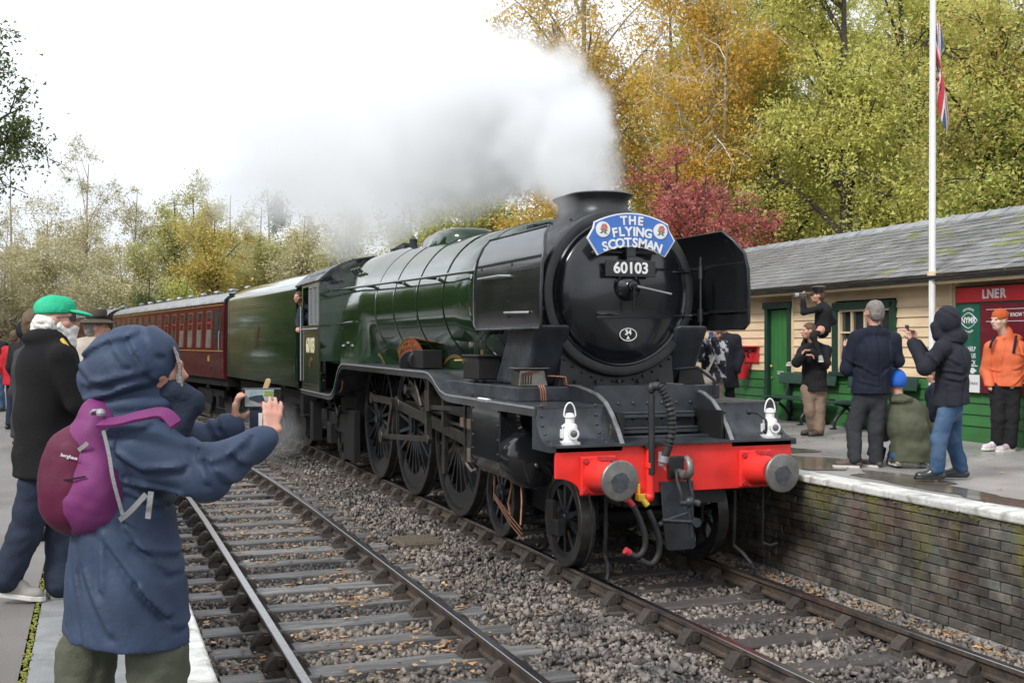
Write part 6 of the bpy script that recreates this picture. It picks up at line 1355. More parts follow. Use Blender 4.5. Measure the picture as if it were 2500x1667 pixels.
def head_prims(c, phi, k=1, beard=0):
    f, s = dirs(phi); c = Vector(c); z = Vector((0, 0, 1)); A = lambda a, b, h: c+s*a*k+f*b*k+z*h*k
    return [Ell(A(0, -.012, .022), (.075*k, .096*k, .092*k), phi), Ell(A(0, .03, -.03), (.062*k, .066*k, .082*k), phi), Ell(A(0, .05, -.085), (.040*k, .036*k, .030*k), phi), Cap(A(0, .088, .010), A(0, .112, -.022), .011*k, .015*k), Ell(A(0, .078, .03), (.055*k, .022*k, .014*k), phi), Ell(A(0, .088, -.058), (.024*k, .012*k, .008*k), phi),
            Ell(A(.076, -.005, -.005), (.012*k, .022*k, .032*k), phi), Ell(A(-.076, -.005, -.005), (.012*k, .022*k, .032*k), phi), Ell(A(.05, .06, -.02), (.022*k, .022*k, .02*k), phi), Ell(A(-.05, .06, -.02), (.022*k, .022*k, .02*k), phi)]
def face_parts(c, phi, k, root):
    f, s = dirs(phi); c = Vector(c); z = Vector((0, 0, 1))
    for q in (-1, 1):
        m = MB(); m.sph(c+s*q*.031*k+f*.082*k+z*.008*k, (.013*k, .009*k, .007*k), 8, 6, phi); obj('eye', m, 'eye', root, smooth=60)
    m = MB(); m.sph(c+f*.097*k-z*.058*k, (.022*k, .007*k, .006*k), 8, 6, phi); obj('mouth', m, 'lip', root, smooth=60)
def person(label, px0, depth, gz_, J, coat=None, trous=None, shoe=None, sole=None, hair=None, headphi=None, hem=.78, bulk=.03, hands=(), vox=.0165, face=True, coatx=(), trousx=(), wr=None, sleeve=(.062, .055, .046), leg=(.088, .068, .062), group=None, skinm='skin', hairx=None, extra_body=(), collar=True, cuts=None, hk=1.0, loc=None, cvox=None):
    x, y, _ = wpos(px0, depth); t = thing('person', label, 'person', loc or (x, y, gz_), R(-20.26), group)
    k, phi = J['k'], J['phi']; hp = R(headphi) if headphi is not None else phi; f, s = dirs(phi); b = bulk
    hd = Vector(J['head']); nk = Cap(Vector(J['neck'])-Vector((0, 0, .05*k)), hd-Vector((0, 0, .05*k)), .056*k, .052*k); hpr = head_prims(hd, hp, k*hk)+[nk]; body = [nk, Ell(J['chest'], (.15*k, .10*k, .19*k), phi), Cap(J['pel'], J['chest'], .12*k, .12*k, .75, phi)]
    for q in 'LR':
        if not J.get('noarm'+q): body += [Cap(J['sho'+q], J['elb'+q], .042*k, .036*k), Cap(J['elb'+q], J['wri'+q], .036*k, .027*k), Cap(J['chest'], J['sho'+q], .06*k, .045*k)]
        body += [Cap(J['hip'+q], J['knee'+q], .07*k, .05*k), Cap(J['knee'+q], J['ank'+q], .048*k, .035*k), Cap(J['pel'], J['hip'+q], .08*k, .08*k)]
    bm_ = [skin(body, .024, .02), skin(hpr, .0105, .02)]
    for hnd in hands: bm_.append(skin(hnd, .0065 if vox < .012 else .0085, .008))
    bo_ = obj('body', skmesh('body', *bm_, mat=skinm), skinm, t)
    if face: face_parts(hd, hp, k*hk, bo_)
    hemz = hem*k
    if coat:
        c = [Ell(Vector(J['chest'])+Vector((0, 0, .02*k)), (.165*k+b, .115*k+b, .20*k), phi), Cap(Vector(J['pel'])+Vector((0, 0, .04*k)), J['chest'], .145*k+b, .155*k+b, .74, phi)]
        lowz = Vector(J['pel']); lowz.z = min(hemz-.02, lowz.z); c.append(Cap(J['pel'], lowz, .152*k+b, .158*k+b*1.3, .78, phi))
        for q in 'LR':
            if not J.get('noarm'+q): c += [Cap(Vector(J['sho'+q])-Vector((0, 0, .012)), J['elb'+q], sleeve[0]*k*.92+b*.35, sleeve[1]*k+b*.3), Cap(J['elb'+q], Vector(J['elb'+q]).lerp(Vector(J['wri'+q]), .93), sleeve[1]*k+b*.35, sleeve[2]*k+b*.15), Cap(Vector(J['chest'])+Vector((0, 0, .10*k)), Vector(J['sho'+q])-Vector((0, 0, .012)), .09*k, .052*k+b*.35), Cap(Vector(J['neck'])-Vector((0, 0, .03*k)), Vector(J['sho'+q])-Vector((0, 0, .01)), .055*k, .045*k+b*.3)]
        if collar: c.append(Cap(Vector(J['neck'])-Vector((0, 0, .06*k)), Vector(J['neck'])-Vector((0, 0, .012*k)), .085*k, .070*k, .9, phi))
        c += list(coatx); cc = [((0, 0, hemz), (0, 0, -1))] if cuts is None else cuts
        obj('jacket', skmesh('jacket', skin(c, cvox or vox, .026, cc, wr if wr is not None else [(hash(label) % 100 if False else len(label), 28, .006)]), mat=coat), coat, t)
    if trous:
        c = [Cap(J['pel'], Vector(J['pel'])-Vector((0, 0, .06*k)), .135*k, .135*k, .8, phi)]
        for q in 'LR': c += [Cap(J['hip'+q], J['knee'+q], leg[0]*k, leg[1]*k), Cap(J['knee'+q], Vector(J['ank'+q])+Vector((0, 0, .02)), leg[1]*k, leg[2]*k)]
        obj('trousers', skmesh('trousers', skin(c+list(trousx), vox, .025, wr=[(len(label)+3, 42, .0045, (1, 1, 1.4)), (len(label)+5, 90, .002, (1, 1, 1.5))]), mat=trous), trous, t)
    if shoe:
        for q in 'LR':
            if J.get('noshoe'+q): continue
            fa = J['foot'+q]; ff, _ = dirs(fa); a = Vector(J['ank'+q]); tp = J.get('toe'+q, 0)
            heel = a-ff*.045*k; heel.z = max(a.z-.045*k, .035*k) ; toe = a+ff*.17*k; toe.z = heel.z-.004*k-tp
            o_ = obj('shoe', skmesh('shoe', skin([Cap(heel, toe, .038*k, .036*k, None), Cap(a+Vector((0, 0, .015)), a+ff*.09*k-Vector((0, 0, .035*k)), .042*k, .038*k), Ell(toe-ff*.03*k, (.043*k, .06*k, .036*k), fa)], .0125, .02), mat=shoe), shoe, t)
            if sole:
                m = MB(); pts = [(-.055, .0), (-.045, .032), (.05, .036), (.13, .045), (.18, .03), (.195, 0), (.18, -.03), (.13, -.042), (.05, -.034), (-.045, -.032)]
                sx = Vector((math.cos(fa), math.sin(fa), 0)); up = Vector((0, 0, 1)); zz = heel.z-.036*k; slope = (toe.z-heel.z)/(.215*k)
                A = [a*1+ff*u*k*1.12+sx*v*k*1.1 for u, v in pts]; A = [Vector((p.x, p.y, zz+((p-a).dot(ff)+.045*k)*slope)) for p in A]; B = [p+up*.028*k for p in A]; n_ = len(A); m.rings([A, B]); obj('sole', m, sole, o_, bev=.004)
    if hair:
        f2, s2 = dirs(hp); A = lambda u, v, h: hd+s2*u*k*hk+f2*v*k*hk+Vector((0, 0, h*k*hk)); q = hk*k
        hp_ = [Ell(A(0, -.022, .035), (.083*q, .099*q, .094*q), hp), Ell(A(0, -.05, -.02), (.076*q, .062*q, .075*q), hp)]
        fp = A(0, .052, .02); obj('hair', skmesh('hair', skin(hp_+list(hairx or ()), .0125, .02, [((fp.x, fp.y, fp.z), tuple((f2*.8-Vector((0, 0, .55))).normalized()))], [(5, 120, .004)]), mat=hair), hair, t)
    return t
# ================================================================ PEOPLE
cloth('c_black', (.014, .014, .016)); cloth('c_navy', (.012, .015, .028)); cloth('c_parka', (.020, .021, .030)); cloth('c_khaki', (.23, .165, .12)); cloth('c_grey', (.035, .038, .043)); cloth('c_jeans', (.035, .075, .15), col2=(.07, .12, .20), c2s=3)
cloth('c_olive', (.075, .08, .05), .6); cloth('c_orange', (.62, .135, .055), .6); cloth('c_beanie', (.48, .10, .03), bump=.6, bs=60); cloth('c_bluehat', (.03, .13, .55), bump=.6, bs=60); cloth('c_bluecoat', (.036, .054, .098), .6, bump=.12, bs=50, var=.15, vs=5); cloth('c_navylegs', (.022, .030, .05))
cloth('c_legs_olive', (.085, .09, .065)); cloth('c_purple', (.165, .03, .13), .55, bs=200, bump=.15); cloth('c_maroonbag', (.095, .011, .036), .55, bs=200, bump=.15); cloth('c_greycloth', (.26, .26, .27)); cloth('c_beige', (.46, .40, .33)); cloth('c_brownhat', (.075, .06, .042)); cloth('c_red', (.45, .02, .03)); cloth('c_greencap', (.02, .42, .22), .6, bs=60); cloth('c_fleece', (.010, .010, .011), .95, bs=150, bump=.5)
cloth('c_pattern', (.02, .02, .028), .45, col2=(.42, .42, .46), c2s=9, c2p=(.52, .56), bump=.1); cloth('c_greygreen', (.055, .06, .062))
pmat('hair_brown', (.10, .060, .032), .6, var=.3, vs=40, bump=.5, bs=90, stretch=(1, 1, .4)); pmat('hair_grey', (.20, .18, .165), .6, var=.3, vs=40, bump=.5, bs=90); pmat('hair_white', (.74, .72, .68), .6, var=.12, vs=30, bump=.5, bs=80, stretch=(1, 1, .3)); pmat('hair_blond', (.42, .32, .20), .6, var=.2, vs=40)
pmat('shoe_brown', (.075, .055, .042), .6, var=.2); pmat('shoe_black', (.014, .014, .015), .4, var=.2); pmat('shoe_pink', (.48, .36, .42), .5, var=.2, col2=(.70, .68, .70), c2s=16); pmat('rubber_white', (.62, .60, .56), .6, var=.1); pmat('leather', (.02, .02, .02), .3, var=.2, coat=.3); pmat('shoe_grey', (.30, .28, .25), .7, var=.2)
pmat('phone_black', (.012, .012, .014), .15, var=0, coat=1); pmat('wood_stick', (.55, .38, .2), .6, var=.15, vs=20)
PZ, LZ_ = .915, LZ
def at_(px, py, px0, py0, s, y=0):
    """point of a figure standing at depth 2761/s whose image falls at (px, py) when it is y metres behind the figure's axis"""
    d = 2761/s; return Vector(((px-1250)/2761*(d+y)-(px0-1250)/2761*d, y, (835-py)/2761*(d+y)+(py0-835)/s))

def LL(px0, y0, s, *p): return [((a-px0)/s, (y0-b)/s) for a, b in p]
# ---- man with a boy on his shoulders
px0, d, s, y0 = 1985, 16.53, 167, 1063
J = stand(1.73, 140); q = lambda a, b, y=0: at_(a, b, px0, y0, s, y)
J.update(head=q(1974, 808, -.05), neck=q(1984, 833), chest=q(1990, 880), shoL=q(2018, 852, -.02), shoR=q(1958, 858, -.05), elbL=q(2014, 890, -.16), elbR=q(1945, 885, -.10), wriL=q(1978, 857, -.26), wriR=q(1965, 868, -.25), pel=q(1987, 945), hipL=q(2003, 950), hipR=q(1970, 950), kneeL=q(2000, 1000, -.03), kneeR=q(1978, 1003, -.05), ankL=q(2000, 1050, -.05), ankR=q(1985, 1047, .05))
J['footL'] = R(120); J['footR'] = R(110)
person('man in black jacket and khaki trousers carrying a boy on his shoulders', px0, d, PZ, J, 'c_black', 'c_khaki', 'shoe_brown', 'shoe_black', 'hair_brown', headphi=95, hem=.66, bulk=.035, leg=(.095, .08, .078),
       hands=[hand(J['wriL'], (-.9, -.2, .1), (0, -.3, -1), 1, .95, (.6, .7)), hand(J['wriR'], (.8, -.2, .1), (0, -.2, -1), -1, .95, (.7, .8))], cvox=.0125, wr=[(4, 30, .005), ridges([(LL(px0, y0, s, (1990, 885), (1985, 930)), -.7), (LL(px0, y0, s, (1965, 895), (2010, 900)), .8), (LL(px0, y0, s, (2012, 860), (2025, 900)), .9)], .011, .018)])
m = MB(); 
J2 = stand(1.2, 100); q = lambda a, b, y=0: at_(a, b, px0, y0, s, y)
J2.update(head=q(1996, 722, -.02), neck=q(2003, 742), chest=q(2010, 768), shoL=q(2000, 752, -.11), shoR=q(2018, 755, .08), elbL=q(1962, 762, -.14), elbR=q(2034, 785, .02), wriL=q(1960, 730, -.14), wriR=q(2014, 800, -.10), pel=q(2008, 800, 0), hipL=q(2005, 805, -.10), hipR=q(2005, 805, .10), kneeL=q(1985, 822, -.20), kneeR=q(1972, 818, .08), ankL=q(2003, 872, -.25), ankR=q(1948, 882, .0))
J2['k'] = .80; J2['footL'] = R(170); J2['footR'] = R(85)
cap_ = person('boy in a dark peaked cap and jacket sitting on the man\'s shoulders', px0, d, PZ, J2, 'c_black', 'c_black', 'shoe_grey', 'rubber_white', 'hair_brown', headphi=88, hem=0, bulk=.02, hands=[hand(J2['wriL'], (-.1, 0, 1), (1, 0, 0), 1, .75)], sleeve=(.052, .045, .036), leg=(.062, .05, .046), cuts=[((0, 0, 1.50), (0, 0, -1))], hk=1.08)
hd = J2['head']; m = MB().lathe([(.082, .035), (.088, .05), (.09, .075), (.112, .11), (.115, .125), (.09, .14), (.001, .15)], hd+Vector((.012, 0, 0)), Z3, n=24); cp = obj('cap', m, 'leather', cap_, smooth=50)
m = MB(); m.add([hd+Vector((-.075-.055*math.sin(a)*1.0, .08*math.cos(a), .045-.028*math.sin(a))) for a in [math.pi*i/10 for i in range(11)]]+[hd+Vector((-.07, .08*math.cos(a), .056)) for a in [math.pi*i/10 for i in range(11)]], [(i, i+1, 12+i, 11+i) for i in range(10)]); obj('peak', m, 'leather', cp)
x, y, _ = wpos(px0, d); loc = Vector((x, y, PZ)); rot = Matrix.Rotation(R(-20.26), 3, 'Z')
cp_ = loc+rot@q(1958, 721, -.14)
vc_ = thing('video_camera', 'small black video camera held up by the boy in the cap', 'camera', cp_, R(-20.26)); m = MB(); m.box((.01, 0, 0), (.12, .06, .07)); obj('camera_body', m, 'phone_black', vc_, bev=.012); m = MB().lathe([(.032, .05), (.034, .095), (.03, .10), (.001, .10)], (0, 0, .0), (-1, 0, 0), n=18); obj('lens', m, 'grey_line', vc_, smooth=40)

# ---- man in the dark coat seen from behind
px0, d, s, y0 = 2110, 12.33, 224, 1140; q = lambda a, b, y=0: at_(a, b, px0, y0, s, y)
J = stand(1.86, 8); J.update(head=q(2133, 762, -.01), neck=q(2136, 800), chest=q(2135, 868), shoL=q(2090, 822), shoR=q(2182, 825), elbL=q(2068, 900, .04), elbR=q(2190, 880, .02), wriL=q(2070, 850, .25), wriR=q(2168, 845, .28), pel=q(2125, 955), hipL=q(2105, 965), hipR=q(2145, 965), kneeL=q(2085, 1045, .05), kneeR=q(2138, 1050), ankL=q(2086, 1122, -.02), ankR=q(2138, 1125, .03))
J['footL'] = R(72); J['footR'] = R(30)
person('grey-haired man in a long dark navy coat, seen from behind', px0, d, PZ, J, 'c_navy', 'c_grey', 'shoe_brown', 'rubber_white', 'hair_grey', headphi=20, hem=.76, bulk=.045, face=False, leg=(.09, .075, .066), cvox=.0115, wr=[(9, 22, .004, (1, 1, .6)), ridges([(LL(px0, y0, s, (2135, 815), (2136, 880), (2138, 945)), -.7), (LL(px0, y0, s, (2152, 905), (2153, 955)), 1), (LL(px0, y0, s, (2098, 895), (2125, 912)), .9), (LL(px0, y0, s, (2176, 890), (2146, 915)), .9), (LL(px0, y0, s, (2106, 832), (2110, 880), (2100, 915)), 1), (LL(px0, y0, s, (2168, 835), (2168, 880)), .9), (LL(px0, y0, s, (2095, 930), (2130, 938)), .7), (LL(px0, y0, s, (2070, 880), (2095, 892)), .9)], .011, .016)], coatx=[Cap(q(2112, 812, -.02), q(2158, 812, -.02), .05, .05)], hands=[hand(J['wriL'], (.1, .8, .3), (.3, 0, 1), 1, 1)])
# ---- kneeling person
px0, d, s, y0 = 2215, 12.35, 223, 1142; q = lambda a, b, y=0: at_(a, b, px0, y0, s, y)
J = stand(1.75, 12); J.update(head=q(2189, 936, .05), neck=q(2194, 966, .03), chest=q(2212, 1020, .02), pel=q(2222, 1085, -.05), shoL=q(2180, 1000, .08), shoR=q(2246, 1005, .08), elbL=q(2172, 1050, .25), elbR=q(2262, 1060, .22), wriL=q(2160, 1070, .40), wriR=q(2240, 1050, .42), hipL=q(2195, 1085, .0), hipR=q(2245, 1085, .0), kneeL=q(2180, 1128, .38), kneeR=q(2262, 1050, .38), ankL=q(2190, 1120, -.10), ankR=q(2255, 1125, .25))
J['footL'] = R(0); J['footR'] = R(0); J['toeL'] = 0
kp = person('person in olive hooded coat and blue woolly hat kneeling on the platform', px0, d, PZ, J, 'c_olive', 'c_jeans', 'shoe_grey', 'rubber_white', None, headphi=15, hem=.10, bulk=.05, collar=False, face=False, cuts=[((0, 0, .07), (0, 0, -1))], coatx=[Ell(q(2216, 1050, -.03), (.215, .20, .22)), Ell(q(2226, 1098, -.04), (.19, .20, .14)), Ell(q(2200, 978, -.04), (.12, .10, .05))], wr=[(8, 26, .006), (9, 70, .003)])
hd = J['head']; obj('woolly_hat', skmesh('woolly_hat', skin([Ell(hd+Vector((0, 0, .03)), (.105, .115, .125), R(15))], .0125, .02, [(hd-Vector((0, 0, .045)), (0, 0, -1))]), mat='c_bluehat'), 'c_bluehat', kp)
x, y, _ = wpos(2140, 12.9)
m = MB(); m.box((0, 0, .12), (.2, .12, .16), ry=.4); tag(obj('camera_bag', m, 'c_navy', loc=(x, y, PZ+.0), rot=(0, 0, .3), bev=.02), 'small dark bag on the ground beside the kneeling person', 'bag')
# ---- hooded man with phone
px0, d, s, y0 = 2300, 11.08, 249, 1178; q = lambda a, b, y=0: at_(a, b, px0, y0, s, y)
J = stand(1.75, 70); J.update(head=q(2306, 790, .02), neck=q(2315, 828), chest=q(2325, 890), shoL=q(2300, 850, -.16), shoR=q(2318, 850, .14), elbL=q(2258, 900, -.14), elbR=q(2270, 895, .16), wriL=q(2226, 835, -.03), wriR=q(2236, 838, .08), pel=q(2322, 985), hipL=q(2318, 990, -.09), hipR=q(2326, 990, .09), kneeL=q(2292, 1075, -.10), kneeR=q(2326, 1080, .12), ankL=q(2288, 1152, -.08), ankR=q(2346, 1148, .16))
J['footL'] = R(78); J['footR'] = R(70)
person('man in a dark hooded parka and blue jeans taking a picture with a phone', px0, d, PZ, J, 'c_parka', 'c_jeans', 'leather', 'shoe_black', None, headphi=84, hem=.82, bulk=.055, leg=(.09, .072, .068), cuts=[(q(2300, 994), tuple(Vector((.12, 0, -1)).normalized()))],
       coatx=[Ell(q(2314, 785, .0), (.125, .135, .145)), Ell(q(2330, 825, 0), (.12, .13, .10)), Cap(q(2283, 800, 0), q(2290, 822, 0), .045, .06), Cap(q(2325, 940), q(2322, 1000), .165, .19, .9, R(70))], cvox=.0115, wr=[(13, 24, .004, (1, 1, .6)), ridges([(LL(px0, y0, s, (2250, 868), (2285, 905), (2330, 912)), 1), (LL(px0, y0, s, (2290, 870), (2320, 890)), .8), (LL(px0, y0, s, (2296, 925), (2325, 930), (2350, 918)), 1), (LL(px0, y0, s, (2340, 860), (2346, 930), (2338, 985)), .8), (LL(px0, y0, s, (2300, 950), (2296, 985)), .8), (LL(px0, y0, s, (2315, 835), (2345, 840)), .9), (LL(px0, y0, s, (2300, 760), (2330, 780), (2335, 815)), .7), (LL(px0, y0, s, (2262, 880), (2268, 905)), .7)], .012, .015)], hands=[hand(J['wriL'], (-.35, .1, 1), (-.6, .5, 0), 1, 1, (.5, .7)), hand(J['wriR'], (-.35, 0, 1), (-.6, -.5, 0), -1, 1, (.5, .7))])
x, y, _ = wpos(px0, d); pl = Vector((x, y, PZ))+rot@q(2214, 805, .04)
ph = thing('phone', 'dark phone held out by the man in the hooded parka', 'phone', pl, R(-20.26)+R(80)); m = MB(); m.box((0, 0, 0), (.15, .012, .075)); obj('phone_case', m, 'phone_black', ph, bev=.006); m = MB(); m.box((0, -.0075, 0), (.135, .002, .066)); obj('phone_screen', m, 'glass_dark', ph)
# ---- man in orange
px0, d, s, y0 = 2436, 14.2, 194, 1100; q = lambda a, b, y=0: at_(a, b, px0, y0, s, y)
J = stand(1.82, 128); J.update(head=q(2440, 783, -.05), neck=q(2455, 815), chest=q(2455, 870), shoL=q(2490, 845, -.06), shoR=q(2418, 845, .02), elbL=q(2496, 910, -.04), elbR=q(2408, 905, .06), wriL=q(2470, 945, -.14), wriR=q(2418, 950, -.08), pel=q(2455, 940), hipL=q(2472, 945, -.04), hipR=q(2434, 945), kneeL=q(2470, 1020, -.05), kneeR=q(2438, 1020, -.03), ankL=q(2466, 1085, -.05), ankR=q(2434, 1080)); J['footL'] = R(110); J['footR'] = R(105)
om = person('man in a bright orange jacket and rust woolly hat by the posters', px0, d, PZ, J, 'c_orange', 'c_black', 'shoe_pink', 'rubber_white', None, headphi=112, hem=.78, bulk=.045, skinm='skin_pale', coatx=[Ell(q(2470, 826, .06), (.13, .11, .06)), Cap(Vector(J['neck'])-Vector((0, 0, .04)), Vector(J['neck'])+Vector((0, 0, .03)), .08, .074)], cvox=.0125, wr=[(21, 24, .004), ridges([(LL(px0, y0, s, (2446, 830), (2438, 880), (2432, 935)), -.8), (LL(px0, y0, s, (2466, 862), (2488, 868)), 1), (LL(px0, y0, s, (2462, 900), (2492, 888)), 1), (LL(px0, y0, s, (2460, 935), (2490, 910)), 1), (LL(px0, y0, s, (2412, 900), (2430, 905)), .8), (LL(px0, y0, s, (2478, 830), (2484, 870)), .8)], .012, .016)], leg=(.095, .08, .074))
hd = J['head']; obj('woolly_hat', skmesh('woolly_hat', skin([Ell(hd+Vector((.012, .0, .05)), (.098, .112, .105), R(112)), Ell(hd+Vector((.03, .02, .01)), (.09, .095, .07), R(112))], .0125, .02, [(hd+Vector((0, 0, .018)), tuple(Vector((.30, 0, -1)).normalized()))]), mat='c_beanie'), 'c_beanie', om)
m = MB(); m.tube(spl([q(2481, 820, -.11), q(2478, 838, -.185), q(2474, 862, -.20)], 4), .016, 6); m.tube(spl([q(2430, 822, -.06), q(2421, 836, -.11), q(2417, 850, -.10)], 4), .016, 6); obj('backpack_straps', m, 'c_navy', om)
# ---- woman in the patterned coat and the person behind her
px0, d, s, y0 = 1742, 17.5, 157.8, 1050; q = lambda a, b, y=0: at_(a, b, px0, y0, s, y)
J = stand(1.66, 145); J.update(head=q(1748, 818, -.04), wriL=q(1742, 826, -.28), wriR=q(1716, 828, -.20), elbL=q(1762, 885, -.24), elbR=q(1708, 872, -.10))
wp = person('woman in a black and white patterned coat holding up a phone', px0, d, PZ, J, 'c_pattern', 'c_khaki', 'shoe_black', None, 'hair_brown', headphi=125, hem=.80, bulk=.05, hands=[hand(J['wriL'], (-.3, -.2, .6), (-.2, -.9, 0), 1, .95), hand(J['wriR'], (-.1, -.1, 1), (.9, 0, 0), -1, .95)])
m = MB(); m.tube(spl([q(1768, 838, -.02), q(1756, 850, -.20), q(1738, 885, -.25), q(1722, 915, -.22)], 5), .017, 6); obj('bag_strap', m, 'c_beige', wp, smooth=60)
x, y, _ = wpos(px0, d); wl0 = Vector((x, y, PZ))
o_ = obj('shoulder_bag', skmesh('shoulder_bag', skin([Ell((0, 0, 0), (.13, .09, .15)), Ell((.02, 0, -.06), (.12, .09, .1))], .01, .03, wr=[(3, 30, .01)]), mat='c_beige'), 'c_beige', loc=wl0+rot@q(1716, 925, -.22), rot=(0, 0, R(-20))); tag(o_, 'cream cloth shoulder bag carried by the woman in the patterned coat', 'bag')
pl = wl0+rot@q(1737, 812, -.32); ph = thing('phone', 'blue-backed phone held before the face of the woman in the patterned coat', 'phone', pl, R(-20.26)); m = MB(); m.box((0, 0, 0), (.075, .012, .14), rz=.4); obj('phone_case', m, 'head_blue', ph, bev=.006); m = MB(); m.box((.0, -.009, .04), (.03, .004, .03), rz=.4); obj('camera_lens', m, 'phone_black', ph)
m = MB(); m.box((0, 0, 0), (.10, .015, .13), rz=-.3, ry=.15); tag(obj('phone_wallet', m, 'dark_green', loc=wl0+rot@q(1712, 812, -.22), bev=.005), 'dark green folded wallet in the raised hand of the woman in the patterned coat', 'wallet')
J = stand(1.78, 150); person('person in a plain dark coat standing behind the woman in the patterned coat', 1768, 18.3, PZ, J, 'c_parka', 'c_black', 'shoe_black', None, 'hair_brown', hem=.62, bulk=.06)
# ---- child hidden behind the hooded man
J = stand(1.05, 60); J['footL'] = R(80); J['footR'] = R(75)
person('small child half hidden behind the man in the hooded parka', 2282, 12.7, PZ, J, 'c_navy', 'c_khaki', 'shoe_black', 'rubber_white', 'hair_brown', hem=.8)
# ---- driver leaning from the cab
x, y, z = -1.32, 23.55, 3.22; J = stand(1.75, 150); kz = 1.635
dl = Vector((x, y, z-kz)); J.update(head=Vector((-.02, 0, 1.62)), neck=Vector((.06, .08, 1.48)), chest=Vector((.22, .22, 1.25)), shoR=Vector((-.0, .14, 1.35)), elbR=Vector((-.02, .0, 1.12)), wriR=Vector((.02, -.2, 1.0)), shoL=Vector((.3, .05, 1.36)), elbL=Vector((.36, -.1, 1.12)), wriL=Vector((.3, -.3, 1.05)))
for n_ in ('pel', 'hipL', 'hipR', 'kneeL', 'kneeR', 'ankL', 'ankR'): J[n_] = Vector(J[n_])+Vector((.45, .2, -.16 if n_ != 'pel' else -.1))
person('young driver in a dark blue jacket leaning out of the cab', 0, 0, 0, J, 'c_navylegs', 'c_black', 'shoe_black', None, 'hair_brown', headphi=155, hem=.75, loc=dl, hands=[hand(J['wriR'], (0, -.8, -.3), (0, 0, -1), 1, 1)])
# ================= near platform
# ---- man in the green cap
px0, d, s, y0 = 112, 6.57, 420, 1465; q = lambda a, b, y=0: at_(a, b, px0, y0, s, y)
J = stand(1.76, -52); J.update(head=q(140, 782, 0), neck=q(125, 822), chest=q(118, 905), pel=q(115, 1085), shoL=q(95, 855, .12), shoR=q(150, 868, -.16), elbL=q(175, 985, .2), elbR=q(192, 985, -.12), wriL=q(235, 900, .25), wriR=q(240, 905, .0), hipL=q(120, 1130, .06), hipR=q(102, 1130, -.06), kneeL=q(150, 1290, .10), kneeR=q(62, 1300, -.05), ankL=q(148, 1430, .06), ankR=q(14, 1418, -.08))
J['footL'] = R(-75); J['footR'] = R(-80); J['toeR'] = .03
gm = person('white-bearded man in a green cap and black fleece striding on the near platform', px0, d, LZ_, J, 'c_fleece', 'c_navylegs', 'shoe_grey', 'rubber_white', None, headphi=-78, hem=.70, bulk=.05, vox=.0135, leg=(.10, .085, .085), wr=[(31, 16, .010, (1, 1, .5))], cuts=[(q(110, 1162), (0, 0, -1))], coatx=[Ell(q(122, 1010, 0), (.19, .17, .28)), Ell(q(118, 1110, 0), (.185, .175, .12)), Ell(q(108, 828, -.02), (.13, .13, .06))], hands=[hand(J['wriL'], (.7, .2, .5), (0, 0, 1), 1)])
hd = J['head']; f2, s2 = dirs(R(-78)); A = lambda u, v, h: hd+s2*u+f2*v+Vector((0, 0, h))
obj('hair', skmesh('hair', skin([Ell(A(0, -.075, -.02), (.085, .055, .065), R(-78)), Ell(A(0, -.095, -.045), (.07, .045, .05), R(-78)), Ell(A(-.04, -.03, -.02), (.05, .05, .05), R(-78)), Ell(A(.045, -.03, -.02), (.05, .05, .05), R(-78))], .007, .02, wr=[(3, 110, .005)]), mat='hair_white'), 'hair_white', gm)
obj('beard', skmesh('beard', skin([Ell(A(0, .055, -.075), (.058, .05, .05), R(-78)), Ell(A(0, .06, -.13), (.05, .045, .065), R(-78)), Cap(A(.06, .02, -.03), A(.03, .05, -.09), .022, .03), Cap(A(-.06, .02, -.03), A(-.03, .05, -.09), .022, .03), Ell(A(0, .098, -.045), (.035, .018, .015), R(-78))], .007, .02, wr=[(4, 110, .004)]), mat='hair_white'), 'hair_white', gm)
cpv = skin([Ell(A(0, -.018, .058), (.093, .112, .088), R(-78)), Ell(A(0, .045, .085), (.06, .05, .045), R(-78))], .007, .02, [(A(0, 0, .038), (0, 0, -1))], [(6, 60, .003)], [Ell(A(0, -.125, .035), (.035, .06, .03), R(-78))])
cpo = obj('cap', skmesh('cap', cpv, mat='c_greencap'), 'c_greencap', gm)
obj('peak', skmesh('peak', skin([Ell(A(0, .125, .043), (.075, .075, .014), R(-78), -.25)], .006, .01), mat='c_greencap'), 'c_greencap', cpo)
m = MB(); m.box(A(.045, .085, .01), (.004, .05, .034), rz=R(-78)+.3); m.tube([A(.07, .08, .018), A(.082, 0, .015)], .003, 5); obj('sunglasses', m, 'phone_black', gm)
m = MB(); m.box(q(100, 1160, -.13), (.2, .02, .03), rz=.2); obj('shirt_hem', m, 'c_red', gm)
m = MB(); m.tube(spl([q(150, 828, -.12), q(163, 845, -.13), q(168, 860, -.12)], 4), .012, 6); obj('shirt_collar', m, 'yellow', gm)
